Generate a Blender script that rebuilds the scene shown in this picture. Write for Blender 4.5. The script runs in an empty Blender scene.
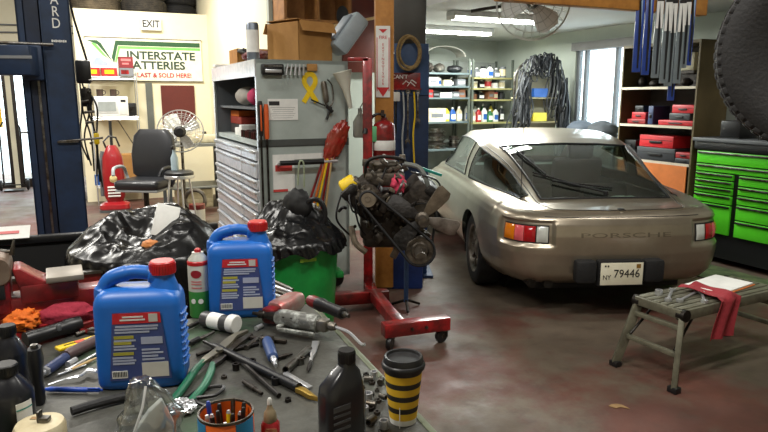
import bpy, bmesh, math, random
from mathutils import Vector as V, Matrix as MX
from math import sin, cos, radians, pi, sqrt, atan2, hypot
RN = random.Random(11)
SC = bpy.context.scene
COL = SC.collection
# ---- camera numbers: measured from the photograph --------------------------------
H = 1.63; PITCH = radians(10.5); FPX = 640.0
cp, sp = cos(PITCH), sin(PITCH)
def at(px, py, d):                       # the place seen at a pixel, d metres along the lens axis
    t = (216 - py) / FPX
    return V(((px - 384) / FPX * d, d * cp + t * d * sp, H - d * sp + t * d * cp))
def on(px, py, z):                       # the place seen at a pixel on the level z
    t = (216 - py) / FPX
    return at(px, py, (z - H) / (-sp + t * cp))
def aty(px, py, y):                      # the place seen at a pixel, at world depth y
    t = (216 - py) / FPX
    return at(px, py, y / (cp + t * sp))
RA = radians(25); rc, rs = cos(RA), sin(RA)
def room(r, d, z=0.0):                   # room axes: r along the back walls, d into the garage
    return V((r * rc - d * rs, r * rs + d * rc, z))
def to_room(p):
    return (p.x * rc + p.y * rs, -p.x * rs + p.y * rc)

# ---- materials ---------------------------------------------------------------------
def lin(c):
    return tuple(((v / 255) / 12.92 if v / 255 <= .04045 else ((v / 255 + .055) / 1.055) ** 2.4) for v in c) + (1,)
MATS = {}
def mat(name, c, rough=.5, metal=0., dirt=None, scale=6., amt=.5, bump=0., bscale=40., coat=0., emit=0., spec=.5, trans=0.):
    if name in MATS: return MATS[name]
    m = bpy.data.materials.new(name); m.use_nodes = True
    nt = m.node_tree; b = nt.nodes['Principled BSDF']
    b.inputs['Roughness'].default_value = rough; b.inputs['Metallic'].default_value = metal
    b.inputs['Specular IOR Level'].default_value = spec
    b.inputs['Coat Weight'].default_value = coat; b.inputs['Coat Roughness'].default_value = .08
    b.inputs['Transmission Weight'].default_value = trans
    tc = nt.nodes.new('ShaderNodeTexCoord')
    n = nt.nodes.new('ShaderNodeTexNoise'); n.inputs['Scale'].default_value = scale; n.inputs['Detail'].default_value = 6; n.inputs['Roughness'].default_value = .65
    nt.links.new(tc.outputs['Object'], n.inputs['Vector'])
    r = nt.nodes.new('ShaderNodeValToRGB')
    base = lin(c); d = lin(dirt) if dirt else tuple(v * .82 for v in base[:3]) + (1,)
    r.color_ramp.elements[0].position = max(0., .62 - .45 * amt); r.color_ramp.elements[0].color = d
    r.color_ramp.elements[1].position = min(1., .62 + .05); r.color_ramp.elements[1].color = base
    if not dirt:
        r.color_ramp.elements[0].position = .3; r.color_ramp.elements[1].position = .6
    nt.links.new(n.outputs['Fac'], r.inputs['Fac'])
    nt.links.new(r.outputs['Color'], b.inputs['Base Color'])
    if emit:
        nt.links.new(r.outputs['Color'], b.inputs['Emission Color']); b.inputs['Emission Strength'].default_value = emit
    if bump:
        n2 = nt.nodes.new('ShaderNodeTexNoise'); n2.inputs['Scale'].default_value = bscale; n2.inputs['Detail'].default_value = 4
        nt.links.new(tc.outputs['Object'], n2.inputs['Vector'])
        bp = nt.nodes.new('ShaderNodeBump'); bp.inputs['Strength'].default_value = bump; bp.inputs['Distance'].default_value = .02
        nt.links.new(n2.outputs['Fac'], bp.inputs['Height']); nt.links.new(bp.outputs['Normal'], b.inputs['Normal'])
    MATS[name] = m
    return m
def glass(name, tint, gloss=.12, rough=.03):
    if name in MATS: return MATS[name]
    m = bpy.data.materials.new(name); m.use_nodes = True; nt = m.node_tree; nt.nodes.clear()
    o = nt.nodes.new('ShaderNodeOutputMaterial'); t = nt.nodes.new('ShaderNodeBsdfTransparent'); g = nt.nodes.new('ShaderNodeBsdfGlossy')
    t.inputs['Color'].default_value = lin(tint); g.inputs['Roughness'].default_value = rough
    lw = nt.nodes.new('ShaderNodeLayerWeight'); lw.inputs['Blend'].default_value = .12
    ad = nt.nodes.new('ShaderNodeMath'); ad.operation = 'ADD'; ad.inputs[1].default_value = gloss; ad.use_clamp = True
    mx = nt.nodes.new('ShaderNodeMixShader')
    nt.links.new(lw.outputs['Facing'], ad.inputs[0]); nt.links.new(ad.outputs[0], mx.inputs['Fac'])
    nt.links.new(t.outputs[0], mx.inputs[1]); nt.links.new(g.outputs[0], mx.inputs[2]); nt.links.new(mx.outputs[0], o.inputs['Surface'])
    MATS[name] = m
    return m
def glow(name, c, s):
    if name in MATS: return MATS[name]
    m = bpy.data.materials.new(name); m.use_nodes = True; nt = m.node_tree; nt.nodes.clear()
    o = nt.nodes.new('ShaderNodeOutputMaterial'); e = nt.nodes.new('ShaderNodeEmission')
    e.inputs['Color'].default_value = lin(c); e.inputs['Strength'].default_value = s
    nt.links.new(e.outputs[0], o.inputs['Surface']); MATS[name] = m
    return m

K = mat('black_plastic', (22, 22, 24), .4)
KM = mat('matte_black', (18, 18, 19), .75)
RUB = mat('black_rubber', (26, 26, 28), .7, bump=.2, bscale=60)
CHR = mat('chrome', (214, 216, 220), .28, .75)
STL = mat('worn_steel', (140, 140, 138), .38, 1., (80, 72, 62), 14)
DST = mat('dark_steel', (70, 68, 66), .45, .9, (38, 33, 29), 12)
IRON = mat('greasy_iron', (62, 55, 48), .55, .55, (26, 22, 19), 11, .8, .3, 30)
ALU = mat('dull_aluminium', (150, 146, 138), .42, .85, (88, 80, 70), 9, .6)
WHT = mat('white_plastic', (226, 226, 222), .45)
OFFW = mat('cream_plastic', (222, 214, 186), .5, 0, (180, 165, 130), 5)
RED = mat('red_paint', (168, 24, 28), .35, 0, (92, 18, 18), 7, .4, coat=.3)
REDP = mat('red_plastic', (190, 30, 34), .4)
YEL = mat('yellow_plastic', (232, 196, 20), .45)
PAPER = mat('white_paper', (232, 232, 228), .8)
LIFT = mat('lift_blue', (30, 54, 88), .5, .1, (22, 38, 60), 4, .6)
WOOD = mat('yellow_pine', (186, 128, 56), .6, 0, (150, 96, 38), 9, .7)
CARD = mat('cardboard', (176, 130, 72), .8, 0, (156, 112, 58), 4)
GREYP = mat('grey_plastic', (96, 99, 102), .5)
CLR = glass('clear_plastic', (225, 228, 228), .1, .12)

# ---- mesh builder --------------------------------------------------------------------
class MB:
    def __init__(s): s.bm = bmesh.new()
    def _new(s, fn):
        a = bmesh.new(); fn(a); me = bpy.data.meshes.new('t'); a.to_mesh(me); a.free(); s.bm.from_mesh(me); bpy.data.meshes.remove(me)
    def box(s, c, size, rz=0., bev=0., rx=0., ry=0., seg=2):
        def f(a):
            bmesh.ops.create_cube(a, size=1.)
            bmesh.ops.scale(a, vec=size, verts=a.verts)
            if bev: bmesh.ops.bevel(a, geom=a.edges[:], offset=bev, segments=seg, profile=.5, affect='EDGES')
            m = MX.Translation(c) @ MX.Rotation(rz, 4, 'Z') @ MX.Rotation(ry, 4, 'Y') @ MX.Rotation(rx, 4, 'X')
            bmesh.ops.transform(a, matrix=m, verts=a.verts)
        s._new(f); return s
    def bb(s, x0, x1, y0, y1, z0, z1, bev=0.):
        return s.box(((x0 + x1) / 2, (y0 + y1) / 2, (z0 + z1) / 2), (abs(x1 - x0), abs(y1 - y0), abs(z1 - z0)), bev=bev)
    def cyl(s, a, b, r, r2=None, n=16, cap=True):
        a, b = V(a), V(b); r2 = r if r2 is None else r2
        d = b - a
        if d.length < 1e-6: return s
        q = d.to_track_quat('Z', 'Y').to_matrix()
        bm = s.bm; A = []; B = []
        for i in range(n):
            t = 2 * pi * i / n; u = q @ V((cos(t), sin(t), 0))
            A.append(bm.verts.new(a + u * r)); B.append(bm.verts.new(b + u * r2))
        for i in range(n):
            j = (i + 1) % n; bm.faces.new((A[i], A[j], B[j], B[i]))
        if cap:
            bm.faces.new(A[::-1]); bm.faces.new(B)
        return s
    def tube(s, pts, r, n=8, closed=False, cap=True, flat=1.):
        pts = [V(p) for p in pts]; N = len(pts); bm = s.bm; rings = []
        up = V((0, 0, 1)); prev = None
        for i, p in enumerate(pts):
            if closed: d = pts[(i + 1) % N] - pts[i - 1]
            else: d = pts[min(i + 1, N - 1)] - pts[max(i - 1, 0)]
            d = d.normalized() if d.length > 1e-9 else V((0, 0, 1))
            if prev is None:
                a = up if abs(d.z) < .9 else V((1, 0, 0))
                x = d.cross(a).normalized()
            else:
                x = (prev - d * prev.dot(d)); x = x.normalized() if x.length > 1e-6 else d.orthogonal().normalized()
            prev = x; y = d.cross(x)
            rr = r[i] if isinstance(r, (list, tuple)) else r
            rings.append([bm.verts.new(p + x * cos(2 * pi * k / n) * rr + y * sin(2 * pi * k / n) * rr * flat) for k in range(n)])
        for i in range(N if closed else N - 1):
            A, B = rings[i], rings[(i + 1) % N]
            for k in range(n):
                l = (k + 1) % n; bm.faces.new((A[k], A[l], B[l], B[k]))
        if cap and not closed:
            bm.faces.new(rings[0][::-1]); bm.faces.new(rings[-1])
        return s
    def lathe(s, prof, c=(0, 0, 0), n=24, m=None):
        c = V(c); bm = s.bm; rings = []
        for r, z in prof:
            if r < 1e-5:
                p = V((0, 0, z)); p = m @ p if m else p
                rings.append([bm.verts.new(c + p)])
            else:
                ring = []
                for k in range(n):
                    p = V((r * cos(2 * pi * k / n), r * sin(2 * pi * k / n), z)); p = m @ p if m else p
                    ring.append(bm.verts.new(c + p))
                rings.append(ring)
        for A, B in zip(rings, rings[1:]):
            if len(A) == 1 and len(B) == 1: continue
            for k in range(n):
                l = (k + 1) % n
                if len(A) == 1: bm.faces.new((A[0], B[k], B[l]))
                elif len(B) == 1: bm.faces.new((A[k], A[l], B[0]))
                else: bm.faces.new((A[k], A[l], B[l], B[k]))
        return s
    def prism(s, poly, t, m=None, bev=0.):      # polygon in local xz, thickness along y (centred)
        def f(a):
            lo = [a.verts.new((x, -t / 2, z)) for x, z in poly]
            fc = a.faces.new(lo)
            r = bmesh.ops.extrude_face_region(a, geom=[fc])
            vs = [e for e in r['geom'] if isinstance(e, bmesh.types.BMVert)]
            bmesh.ops.translate(a, verts=vs, vec=(0, t, 0))
            bmesh.ops.recalc_face_normals(a, faces=a.faces)
            if bev: bmesh.ops.bevel(a, geom=a.edges[:], offset=bev, segments=2, profile=.5, affect='EDGES')
            if m: bmesh.ops.transform(a, matrix=m, verts=a.verts)
        s._new(f); return s
    def ell(s, c, r, m=None, n=16, k=10):
        def f(a):
            bmesh.ops.create_uvsphere(a, u_segments=n, v_segments=k, radius=1.)
            bmesh.ops.scale(a, vec=r, verts=a.verts)
            mm = MX.Translation(c) @ (m.to_4x4() if m else MX.Identity(4))
            bmesh.ops.transform(a, matrix=mm, verts=a.verts)
        s._new(f); return s
    def loft(s, rings, cap=True, closed=True):
        bm = s.bm; R = [[bm.verts.new(p) for p in ring] for ring in rings]; n = len(R[0])
        for A, B in zip(R, R[1:]):
            for k in range(n if closed else n - 1):
                l = (k + 1) % n; bm.faces.new((A[k], A[l], B[l], B[k]))
        if cap and closed:
            bm.faces.new(R[0][::-1]); bm.faces.new(R[-1])
        return s
    def rloft(s, secs, n=32, c=(0, 0, 0), e=5.):    # secs: (z, width, depth[, cx, cy]) superellipse rings
        rings = []
        for q in secs:
            z, w, d = q[:3]; cx, cy = (q[3], q[4]) if len(q) > 4 else (0, 0)
            ring = []
            for k in range(n):
                t = 2 * pi * (k + .5) / n; ct, st = cos(t), sin(t)
                ring.append(V((c[0] + cx + w / 2 * math.copysign(abs(ct) ** (2 / e), ct), c[1] + cy + d / 2 * math.copysign(abs(st) ** (2 / e), st), c[2] + z)))
            rings.append(ring)
        return s.loft(rings)
    def lump(s, c, r, amp=.2, freq=3., seed=0, n=28, k=18, folds=0.):
        from mathutils import noise
        def f(a):
            bmesh.ops.create_uvsphere(a, u_segments=n, v_segments=k, radius=1.)
            for v in a.verts:
                p = v.co.copy(); o = V((seed * 7.1, seed * 3.3, seed))
                h = noise.fractal(p * freq + o, 1., 2., 3) * amp
                if folds: h += abs(noise.noise(p * freq * 1.7 + o * 2)) * folds
                q = p * (1 + h)
                v.co = V((q.x * r[0], q.y * r[1], q.z * r[2])) + V(c)
        s._new(f); return s
    def build(s, name, m, parent=None, smooth=.6, kind=None, label=None, loc=None):
        bmesh.ops.recalc_face_normals(s.bm, faces=s.bm.faces)
        me = bpy.data.meshes.new(name); s.bm.to_mesh(me); s.bm.free()
        if m: me.materials.append(m)
        if smooth:
            me.polygons.foreach_set('use_smooth', [True] * len(me.polygons))
            me.set_sharp_from_angle(angle=smooth)
        o = bpy.data.objects.new(name, me); COL.objects.link(o)
        if parent: o.parent = parent
        if kind: o['kind'] = kind
        if label: o['label'] = label
        if loc is not None: o.location = loc
        return o
def tag(o, label, cat, group=None):
    o['label'] = label; o['category'] = cat
    if group: o['group'] = group
    return o
def thing(name, label, cat, loc=(0, 0, 0), rz=0., group=None):
    o = bpy.data.objects.new(name, None); COL.objects.link(o); o.empty_display_size = .05
    o.location = loc; o.rotation_euler = (0, 0, rz)
    return tag(o, label, cat, group)
def dup(o, loc=None, rz=None, label=None, group=None, parent=None):
    c = o.copy(); COL.objects.link(c)
    if parent: c.parent = parent
    if loc is not None: c.location = loc
    if rz is not None: c.rotation_euler = (0, 0, rz)
    if label: c['label'] = label
    if group: c['group'] = group
    for ch in list(o.children): dup(ch, parent=c)
    return c
def lay(name, label, cat, a, b, z, group=None):    # thing lying on level z from pixel a to pixel b; local x runs along it
    p, q = on(a[0], a[1], z), on(b[0], b[1], z); d = q - p
    return thing(name, label, cat, p, atan2(d.y, d.x), group), d.length
def text_mesh(s, size, depth=.002, sx=1., bold=0.):
    cu = bpy.data.curves.new('txt', 'FONT'); cu.body = s; cu.size = size; cu.extrude = depth; cu.align_x = 'CENTER'; cu.align_y = 'CENTER'; cu.resolution_u = 3; cu.offset = bold * size
    o = bpy.data.objects.new('txt', cu); COL.objects.link(o)
    dg = bpy.context.evaluated_depsgraph_get()
    me = bpy.data.meshes.new_from_object(o.evaluated_get(dg)); bpy.data.objects.remove(o); bpy.data.curves.remove(cu)
    for v in me.vertices: v.co.x *= sx
    return me
def text(name, s, size, m, parent, loc, rot=(pi / 2, 0, 0), depth=.002, sx=1., bold=0.):
    me = text_mesh(s, size, depth, sx, bold); me.name = name; me.materials.clear(); me.materials.append(m)
    o = bpy.data.objects.new(name, me); COL.objects.link(o); o.parent = parent; o.location = loc; o.rotation_euler = rot
    return o
def catmull(pts, n):
    out = []; N = len(pts)
    for i in range(N - 1):
        p0, p1, p2, p3 = pts[max(i - 1, 0)], pts[i], pts[i + 1], pts[min(i + 2, N - 1)]
        for k in range(n):
            t = k / n
            out.append(tuple(.5 * (2 * b + (c - a) * t + (2 * a - 5 * b + 4 * c - d) * t * t + (3 * b - a - 3 * c + d) * t ** 3) for a, b, c, d in zip(p0, p1, p2, p3)))
    out.append(tuple(pts[-1])); return out
def interp(tab, x):
    if x <= tab[0][0]: return tab[0][1:]
    for a, b in zip(tab, tab[1:]):
        if x <= b[0]:
            f = (x - a[0]) / (b[0] - a[0]); return tuple(p + (q - p) * f for p, q in zip(a[1:], b[1:]))
    return tab[-1][1:]
# ================= THE SETTING =======================================================
def floor_colour():
    m = bpy.data.materials.new('painted_concrete'); m.use_nodes = True; nt = m.node_tree; b = nt.nodes['Principled BSDF']
    tc = nt.nodes.new('ShaderNodeTexCoord')
    def nz(s, d=8, r=.6):
        n = nt.nodes.new('ShaderNodeTexNoise'); n.inputs['Scale'].default_value = s; n.inputs['Detail'].default_value = d; n.inputs['Roughness'].default_value = r
        nt.links.new(tc.outputs['Object'], n.inputs['Vector']); return n
    def ramp(n, a, ca, b_, cb):
        r = nt.nodes.new('ShaderNodeValToRGB'); e = r.color_ramp.elements
        e[0].position, e[0].color, e[1].position, e[1].color = a, ca, b_, cb
        nt.links.new(n.outputs['Fac'], r.inputs['Fac']); return r
    def mix(fac, a, c):
        x = nt.nodes.new('ShaderNodeMixRGB'); nt.links.new(fac.outputs['Color'], x.inputs['Fac'])
        nt.links.new(a.outputs['Color'], x.inputs[1]); nt.links.new(c.outputs['Color'], x.inputs[2]); return x
    base = ramp(nz(1.6), .35, lin((78, 67, 56)), .65, lin((104, 91, 77)))
    redp = ramp(nz(3.1), .35, lin((80, 42, 35)), .7, lin((104, 56, 46)))
    fac = ramp(nz(.75, 10, .68), .46, (0, 0, 0, 1), .56, (.8, .8, .8, 1))
    grime = ramp(nz(5., 10, .7), .55, (0, 0, 0, 1), .75, (.7, .7, .7, 1))
    dark = ramp(nz(9), .3, lin((52, 44, 38)), .7, lin((74, 62, 52)))
    c = mix(grime, mix(fac, base, redp), dark)
    nt.links.new(c.outputs['Color'], b.inputs['Base Color'])
    rr = ramp(nz(4), .3, (.5, .5, .5, 1), .7, (.78, .78, .78, 1)); nt.links.new(rr.outputs['Color'], b.inputs['Roughness'])
    bp = nt.nodes.new('ShaderNodeBump'); bp.inputs['Strength'].default_value = .15; bp.inputs['Distance'].default_value = .01
    nt.links.new(nz(30).outputs['Fac'], bp.inputs['Height']); nt.links.new(bp.outputs['Normal'], b.inputs['Normal'])
    return m
CREAM = mat('cream_wall_paint', (236, 229, 200), .7, 0, (228, 219, 188), 1.2, .4)
PALE = mat('pale_wall_paint', (214, 208, 186), .75, 0, (205, 199, 177), 1., .4)
GREYW = mat('grey_wall_paint', (176, 182, 172), .75, 0, (168, 174, 164), 1.2, .4)
CEIL = mat('ceiling_paint', (196, 198, 196), .85, 0, (188, 190, 188), 1., .4)
def struct(name, mb, m): return mb.build(name, m, kind='structure')
def slab(name, r0, r1, d0, d1, z0, z1, m):      # a box in room axes
    mb = MB(); o = struct(name, mb.bb(r0, r1, d0, d1, z0, z1), m); o.rotation_euler = (0, 0, RA); return o
slab('floor', -7, 6.52, -3.2, 16, -.1, 0, floor_colour())
slab('ceiling_main', -7, 6.52, -3.2, 13.6, 4.2, 4.3, CEIL)
slab('ceiling_bay', 3.3, 6.6, 3.86, 9.3, 2.55, 2.65, CEIL)
slab('wall_left', -6.6, -6.5, -3, 13.6, 0, 4.2, PALE)
slab('wall_front', -6.6, 6.52, -3.1, -3.0, 0, 4.2, PALE)
slab('wall_partition', -.02, 1.96, 11.04, 11.16, 0, 2.95, CREAM)         # carries the battery sign
slab('wall_side', 1.96, 2.06, 7.32, 12.5, 0, 4.2, CREAM)
slab('wall_middle', 1.96, 3.7, 7.22, 7.32, 0, 4.2, GREYW)
slab('wall_return', 3.6, 3.7, 7.32, 9.2, 0, 2.55, GREYW)
slab('wall_back', 3.6, 6.6, 9.2, 9.3, 0, 2.55, GREYW)
slab('wall_loft', -.02, 2.06, 12.5, 12.6, 2.95, 4.2, PALE)
slab('floor_loft', -.02, 1.96, 11.16, 12.5, 2.9, 2.95, PALE)
# right wall with its window opening (d 5.92..7.02, z 1.05..2.3)
mb = MB(); mb.bb(6.4, 6.52, -3, 6.15, 0, 4.2).bb(6.4, 6.52, 7.30, 9.3, 0, 4.2).bb(6.4, 6.52, 6.15, 7.30, 0, 1.05).bb(6.4, 6.52, 6.15, 7.30, 2.33, 4.2)
o = struct('wall_right', mb, GREYW); o.rotation_euler = (0, 0, RA)
mb = MB(); mb.bb(2.3, 6.4, 3.74, 3.86, 2.62, 4.2); o = struct('wall_bulkhead', mb, CEIL); o.rotation_euler = (0, 0, RA)
# far left wall with glass door and side light
mb = MB()
mb.bb(-6.5, -1.95, 13.4, 13.52, 0, 4.2).bb(-.3, 2.0, 13.4, 13.52, 0, 4.2).bb(-1.95, -.3, 13.4, 13.52, 2.2, 4.2).bb(-1.2, -1.12, 13.4, 13.52, 0, 2.2)
o = struct('wall_far', mb, PALE); o.rotation_euler = (0, 0, RA)
FRM = mat('dark_bronze_frame', (52, 46, 44), .4, .5)
CLG = glass('window_glass', (235, 240, 240), .03, .02)
def glazed(name, r0, r1, d, z0, z1, mull, m=FRM, t=.05):
    root = bpy.data.objects.new(name, None); COL.objects.link(root); root['kind'] = 'structure'; root.rotation_euler = (0, 0, RA)
    f = MB(); w = .06
    f.bb(r0, r0 + w, d - t / 2, d + t / 2, z0, z1).bb(r1 - w, r1, d - t / 2, d + t / 2, z0, z1).bb(r0, r1, d - t / 2, d + t / 2, z1 - w, z1).bb(r0, r1, d - t / 2, d + t / 2, z0, z0 + w * 1.6)
    for x in mull: f.bb(x - .02, x + .02, d - t / 2, d + t / 2, z0, z1)
    f.build('window_frame', m, root, 0)
    g = MB(); g.bb(r0 + w, r1 - w, d - .004, d + .004, z0 + w, z1 - w); g.build('pane', CLG, root, 0)
    return root
dr = glazed('door_1', -1.12, -.3, 13.46, 0, 2.2, [])
mb = MB(); mb.bb(-1.05, -.37, 13.43, 13.49, .0, .16); mb.build('kick_plate', FRM, dr, 0)
mb = MB(); mb.cyl((-1.05, 13.4, 1.0), (-.37, 13.4, 1.0), .018); mb.build('push_bar', STL, dr)
glazed('window_2', -1.95, -1.2, 13.46, 0, 2.2, [])
root = bpy.data.objects.new('window_1', None); COL.objects.link(root); root['kind'] = 'structure'; root.rotation_euler = (0, 0, RA)
f = MB(); w = .05; x0, x1 = 6.43, 6.49
f.bb(x0, x1, 6.15, 6.20, 1.05, 2.33).bb(x0, x1, 7.25, 7.30, 1.05, 2.33).bb(x0, x1, 6.15, 7.30, 2.27, 2.33).bb(x0, x1, 6.15, 7.30, 1.05, 1.11)
f.build('window_frame', GREYP, root, 0)
for y in (6.55, 7.13):
    f = MB(); f.bb(x0, x1, y - .025, y + .025, 1.11, 2.27); f.build('mullion', GREYP, root, 0)
g = MB(); g.bb(6.455, 6.463, 6.2, 7.25, 1.11, 2.27); g.build('pane', CLG, root, 0)
g = MB(); g.bb(6.33, 6.4, 6.13, 7.32, 2.27, 2.38); g.build('blind_box', mat('blind_grey', (120, 118, 116), .6), root, 0)
# header beam
mb = MB(); mb.bb(2.55, 4.5, 3.66, 3.74, 2.26, 2.62, bev=.006); o = struct('trim_header_beam', mb, WOOD); o.rotation_euler = (0, 0, RA)
# ground outside, seen through the glass
ob = MB(); ob.bb(-30, 40, 16, 60, -.12, -.02); o = struct('ground_outside', ob, mat('pale_asphalt', (176, 178, 180), .9)); o.rotation_euler = (0, 0, RA)
# ================= THE CAR ==============================================================
PAINT = mat('champagne_car_paint', (178, 167, 150), .32, .8, (166, 155, 138), 3., .4, coat=.5)
TINT = glass('tinted_car_glass', (184, 200, 194), .08, .02)
SEAL = mat('black_seal', (14, 14, 15), .5)
DARKI = mat('dark_interior', (66, 66, 64), .8)
def build_car():
    root = thing('car', 'old champagne-gold hatchback coupe parked behind the engine, seen from its rear', 'car', (1.765, 4.55, 0), radians(4.4))
    root.scale = (1.035, .955, 1)
    half = [(0, 0), (.2, .003), (.4, .018), (.55, .045), (.66, .085), (.745, .15), (.805, .25), (.845, .38), (.875, .6), (.9, .9), (.912, 1.3), (.908, 1.8), (.90, 2.4), (.90, 3.0), (.905, 3.4), (.89, 3.8), (.84, 4.08), (.74, 4.27), (.55, 4.385), (.3, 4.435), (0, 4.447)]
    dense = catmull(half, 24)
    # resample
    L = [0]
    for a, b in zip(dense, dense[1:]): L.append(L[-1] + hypot(b[0] - a[0], b[1] - a[1]))
    TOT = L[-1]
    def pos(s):
        s = min(max(s, 0), TOT)
        lo = 0; hi = len(L) - 1
        while hi - lo > 1:
            m = (lo + hi) // 2
            if L[m] <= s: lo = m
            else: hi = m
        f = (s - L[lo]) / max(L[hi] - L[lo], 1e-9)
        a, b = dense[lo], dense[hi]
        return a[0] + (b[0] - a[0]) * f, a[1] + (b[1] - a[1]) * f
    def norm(s):
        a, b = pos(s - .03), pos(s + .03); dx, dy = b[0] - a[0], b[1] - a[1]; l = hypot(dx, dy) or 1
        if s < .03: return (0, -1)
        if s > TOT - .03: return (0, 1)
        return (dy / l, -dx / l)
    TOPT = [(0, .80), (.3, .815), (.8, .84), (1.4, .86), (2.4, .86), (3.1, .845), (3.6, .80), (4.1, .70), (4.45, .58)]
    BOTT = [(0, .25), (.25, .24), (.6, .22), (3.6, .2), (4.2, .22), (4.45, .27)]
    INS = [(0, .13), (.06, .075), (.16, .03), (.3, .01), (.45, 0), (.7, 0), (.84, .012), (.93, .035), (.97, .06), (1, .095)]
    LS1, LS2, LZ1, LZ2 = .50, .95, .548, .745
    def skin(s, w, off=0.):                 # the outer skin, right half; s along the plan outline, w from sill to beltline
        x, y = pos(s); nx, ny = norm(s)
        zt = interp(TOPT, y)[0]; zb = interp(BOTT, y)[0]; z = zb + (zt - zb) * w
        ins = interp(INS, w)[0]
        if y < .5: ins *= 1.15
        # lamp recess
        d = min(s - LS1, LS2 + .05 - s, ); e = min(z - LZ1, LZ2 - z)
        rec = 0.
        if d > 0 and e > 0: rec = .026 * min(1, d / .03) * min(1, e / .022)
        k = off - ins - rec
        return V((max(x + nx * k, 0), y + ny * k, z))
    def skin_z(s, z, off=0.):
        y = pos(s)[1]; zt = interp(TOPT, y)[0]; zb = interp(BOTT, y)[0]
        return skin(s, (z - zb) / (zt - zb), off)
    ss = [i * .0155 for i in range(int(1.3 / .0155))]; s = ss[-1]
    while s + .045 < TOT: s += .04; ss.append(s)
    ss.append(TOT)
    ws = [0, .03, .06, .11, .16, .22] + [.22 + .022 * i for i in range(1, 34)] + [.97, .985, 1.]
    ws = sorted(w for w in set(ws) if w <= 1)
    AX = ((1.11, .318), (3.485, .318))       # wheel centres (y, z)
    def dup_mirror(bm):
        pass
    def arch(v, R):
        for cy, cz in AX:
            d = hypot(v.y - cy, v.z - cz)
            if abs(v.x) > .5 and d < R: return cy, cz, d
        return None
    mb = MB(); bm = mb.bm
    G = {}
    for sd in (1, -1):
        for i, s in enumerate(ss):
            for j, w in enumerate(ws):
                p = skin(s, w)
                if (i == 0 or i == len(ss) - 1) and sd == -1: G[(sd, i, j)] = G[(1, i, j)]; continue
                G[(sd, i, j)] = bm.verts.new((p.x * sd, p.y, p.z))
        for i in range(len(ss) - 1):
            for j in range(len(ws) - 1):
                q = [G[(sd, i, j)], G[(sd, i + 1, j)], G[(sd, i + 1, j + 1)], G[(sd, i, j + 1)]]
                ins = [arch(v.co, .345) for v in q]
                if all(ins): continue
                try: bm.faces.new(q if sd == 1 else q[::-1])
                except ValueError: pass
    for v in list(bm.verts):
        if not v.link_faces: bm.verts.remove(v); continue
        a = arch(v.co, .345)
        if a:
            f = .345 / max(a[2], 1e-4); v.co.y = a[0] + (v.co.y - a[0]) * f; v.co.z = a[1] + (v.co.z - a[1]) * f
    # ---- upper body: rows A belt edge, B glass foot, C roof rail, D hatch edge, E, F centre
    ST = [  # y, zc, zd, xd, zr, xr, zb, xb
        (.10, .812, .812, .40, .81, .52, .808, .60), (.22, .822, .822, .43, .818, .54, .812, .615), (.34, .832, .83, .475, .824, .55, .818, .58),
        (.42, .855, .85, .50, .836, .56, .825, .595), (.70, .955, .945, .51, .905, .575, .845, .65), (1.0, 1.055, 1.04, .53, .99, .588, .856, .705), (1.3, 1.138, 1.118, .55, 1.065, .64, .868, .762),
        (1.62, 1.212, 1.187, .60, 1.13, .695, .878, .80), (1.72, 1.228, 1.205, .60, 1.15, .70, .88, .805), (1.95, 1.258, 1.235, .60, 1.18, .70, .882, .81), (2.3, 1.28, 1.255, .60, 1.198, .70, .88, .81), (2.62, 1.268, 1.24, .60, 1.185, .69, .877, .805),
        (2.72, 1.245, 1.215, .60, 1.165, .685, .875, .80), (3.0, 1.115, 1.085, .565, 1.04, .69, .872, .79), (3.35, .935, .92, .60, .905, .69, .868, .775), (3.48, .87, .868, .60, .866, .70, .862, .77), (3.8, .825, .822, .55, .815, .68, .80, .75), (4.1, .765, .76, .5, .75, .6, .74, .66), (4.3, .70, .695, .4, .685, .5, .68, .58), (4.37, .655, .652, .2, .648, .30, .645, .4)]
    ST = [(q[0], *[(.86 + (v - .86) * 1.09 if v > .86 else v) if k in (0, 1, 3) else v for k, v in enumerate(q[1:])]) for q in ST]
    ST = catmull(ST, 4)
    # contour inset points for the belt row at given y (right half)
    def belt(y):
        lo, hi = 0., TOT
        for _ in range(40):
            m = (lo + hi) / 2
            if skin(m, 1.).y < y: lo = m
            else: hi = m
        return skin((lo + hi) / 2, 1.)
    U = []
    for q in ST:
        y, zc, zd, xd, zr, xr, zb, xb = q
        bend = .10 if y < .3 else max(0, .10 * (1 - (y - .3) / .5))
        A = belt(y)
        rows = [(A.x, A.z), (min(xb, A.x - .01), zb), (min(xr, A.x - .02), zr), (min(xd, A.x - .04), zd), (min(xd, A.x - .04) * .55, zd + (zc - zd) * .75), (0, zc)]
        out = []
        for k, (a, b) in enumerate(zip(rows, rows[1:])):
            n = 4 if k == 1 else 3
            for t in range(n):
                f = t / n; x = a[0] + (b[0] - a[0]) * f; z = a[1] + (b[1] - a[1]) * f
                if k == 1: x += .018 * sin(pi * f)
                out.append((V((x, y, z)), k, f))
        out.append((V((0, y, zc)), 5, 0)); U.append((y, out))
    NR = len(U[0][1])
    parts = {'body': bm, 'rear_window': bmesh.new(), 'side_window': bmesh.new(), 'door_window': bmesh.new(), 'windshield': bmesh.new(), 'side_window2': bmesh.new(), 'door_window2': bmesh.new()}
    def which(y, k, x):
        if .415 < y < 1.47 and k >= 3: return 'rear_window'
        if 2.72 < y < 3.35 and k >= 3: return 'windshield'
        if k == 1 and .56 < y < 1.68: return 'side_window' if x < 0 else 'side_window2'
        if k == 1 and 1.92 < y < 3.2: return 'door_window' if x < 0 else 'door_window2'
        return 'body'
    VV = {k: {} for k in parts}
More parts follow.
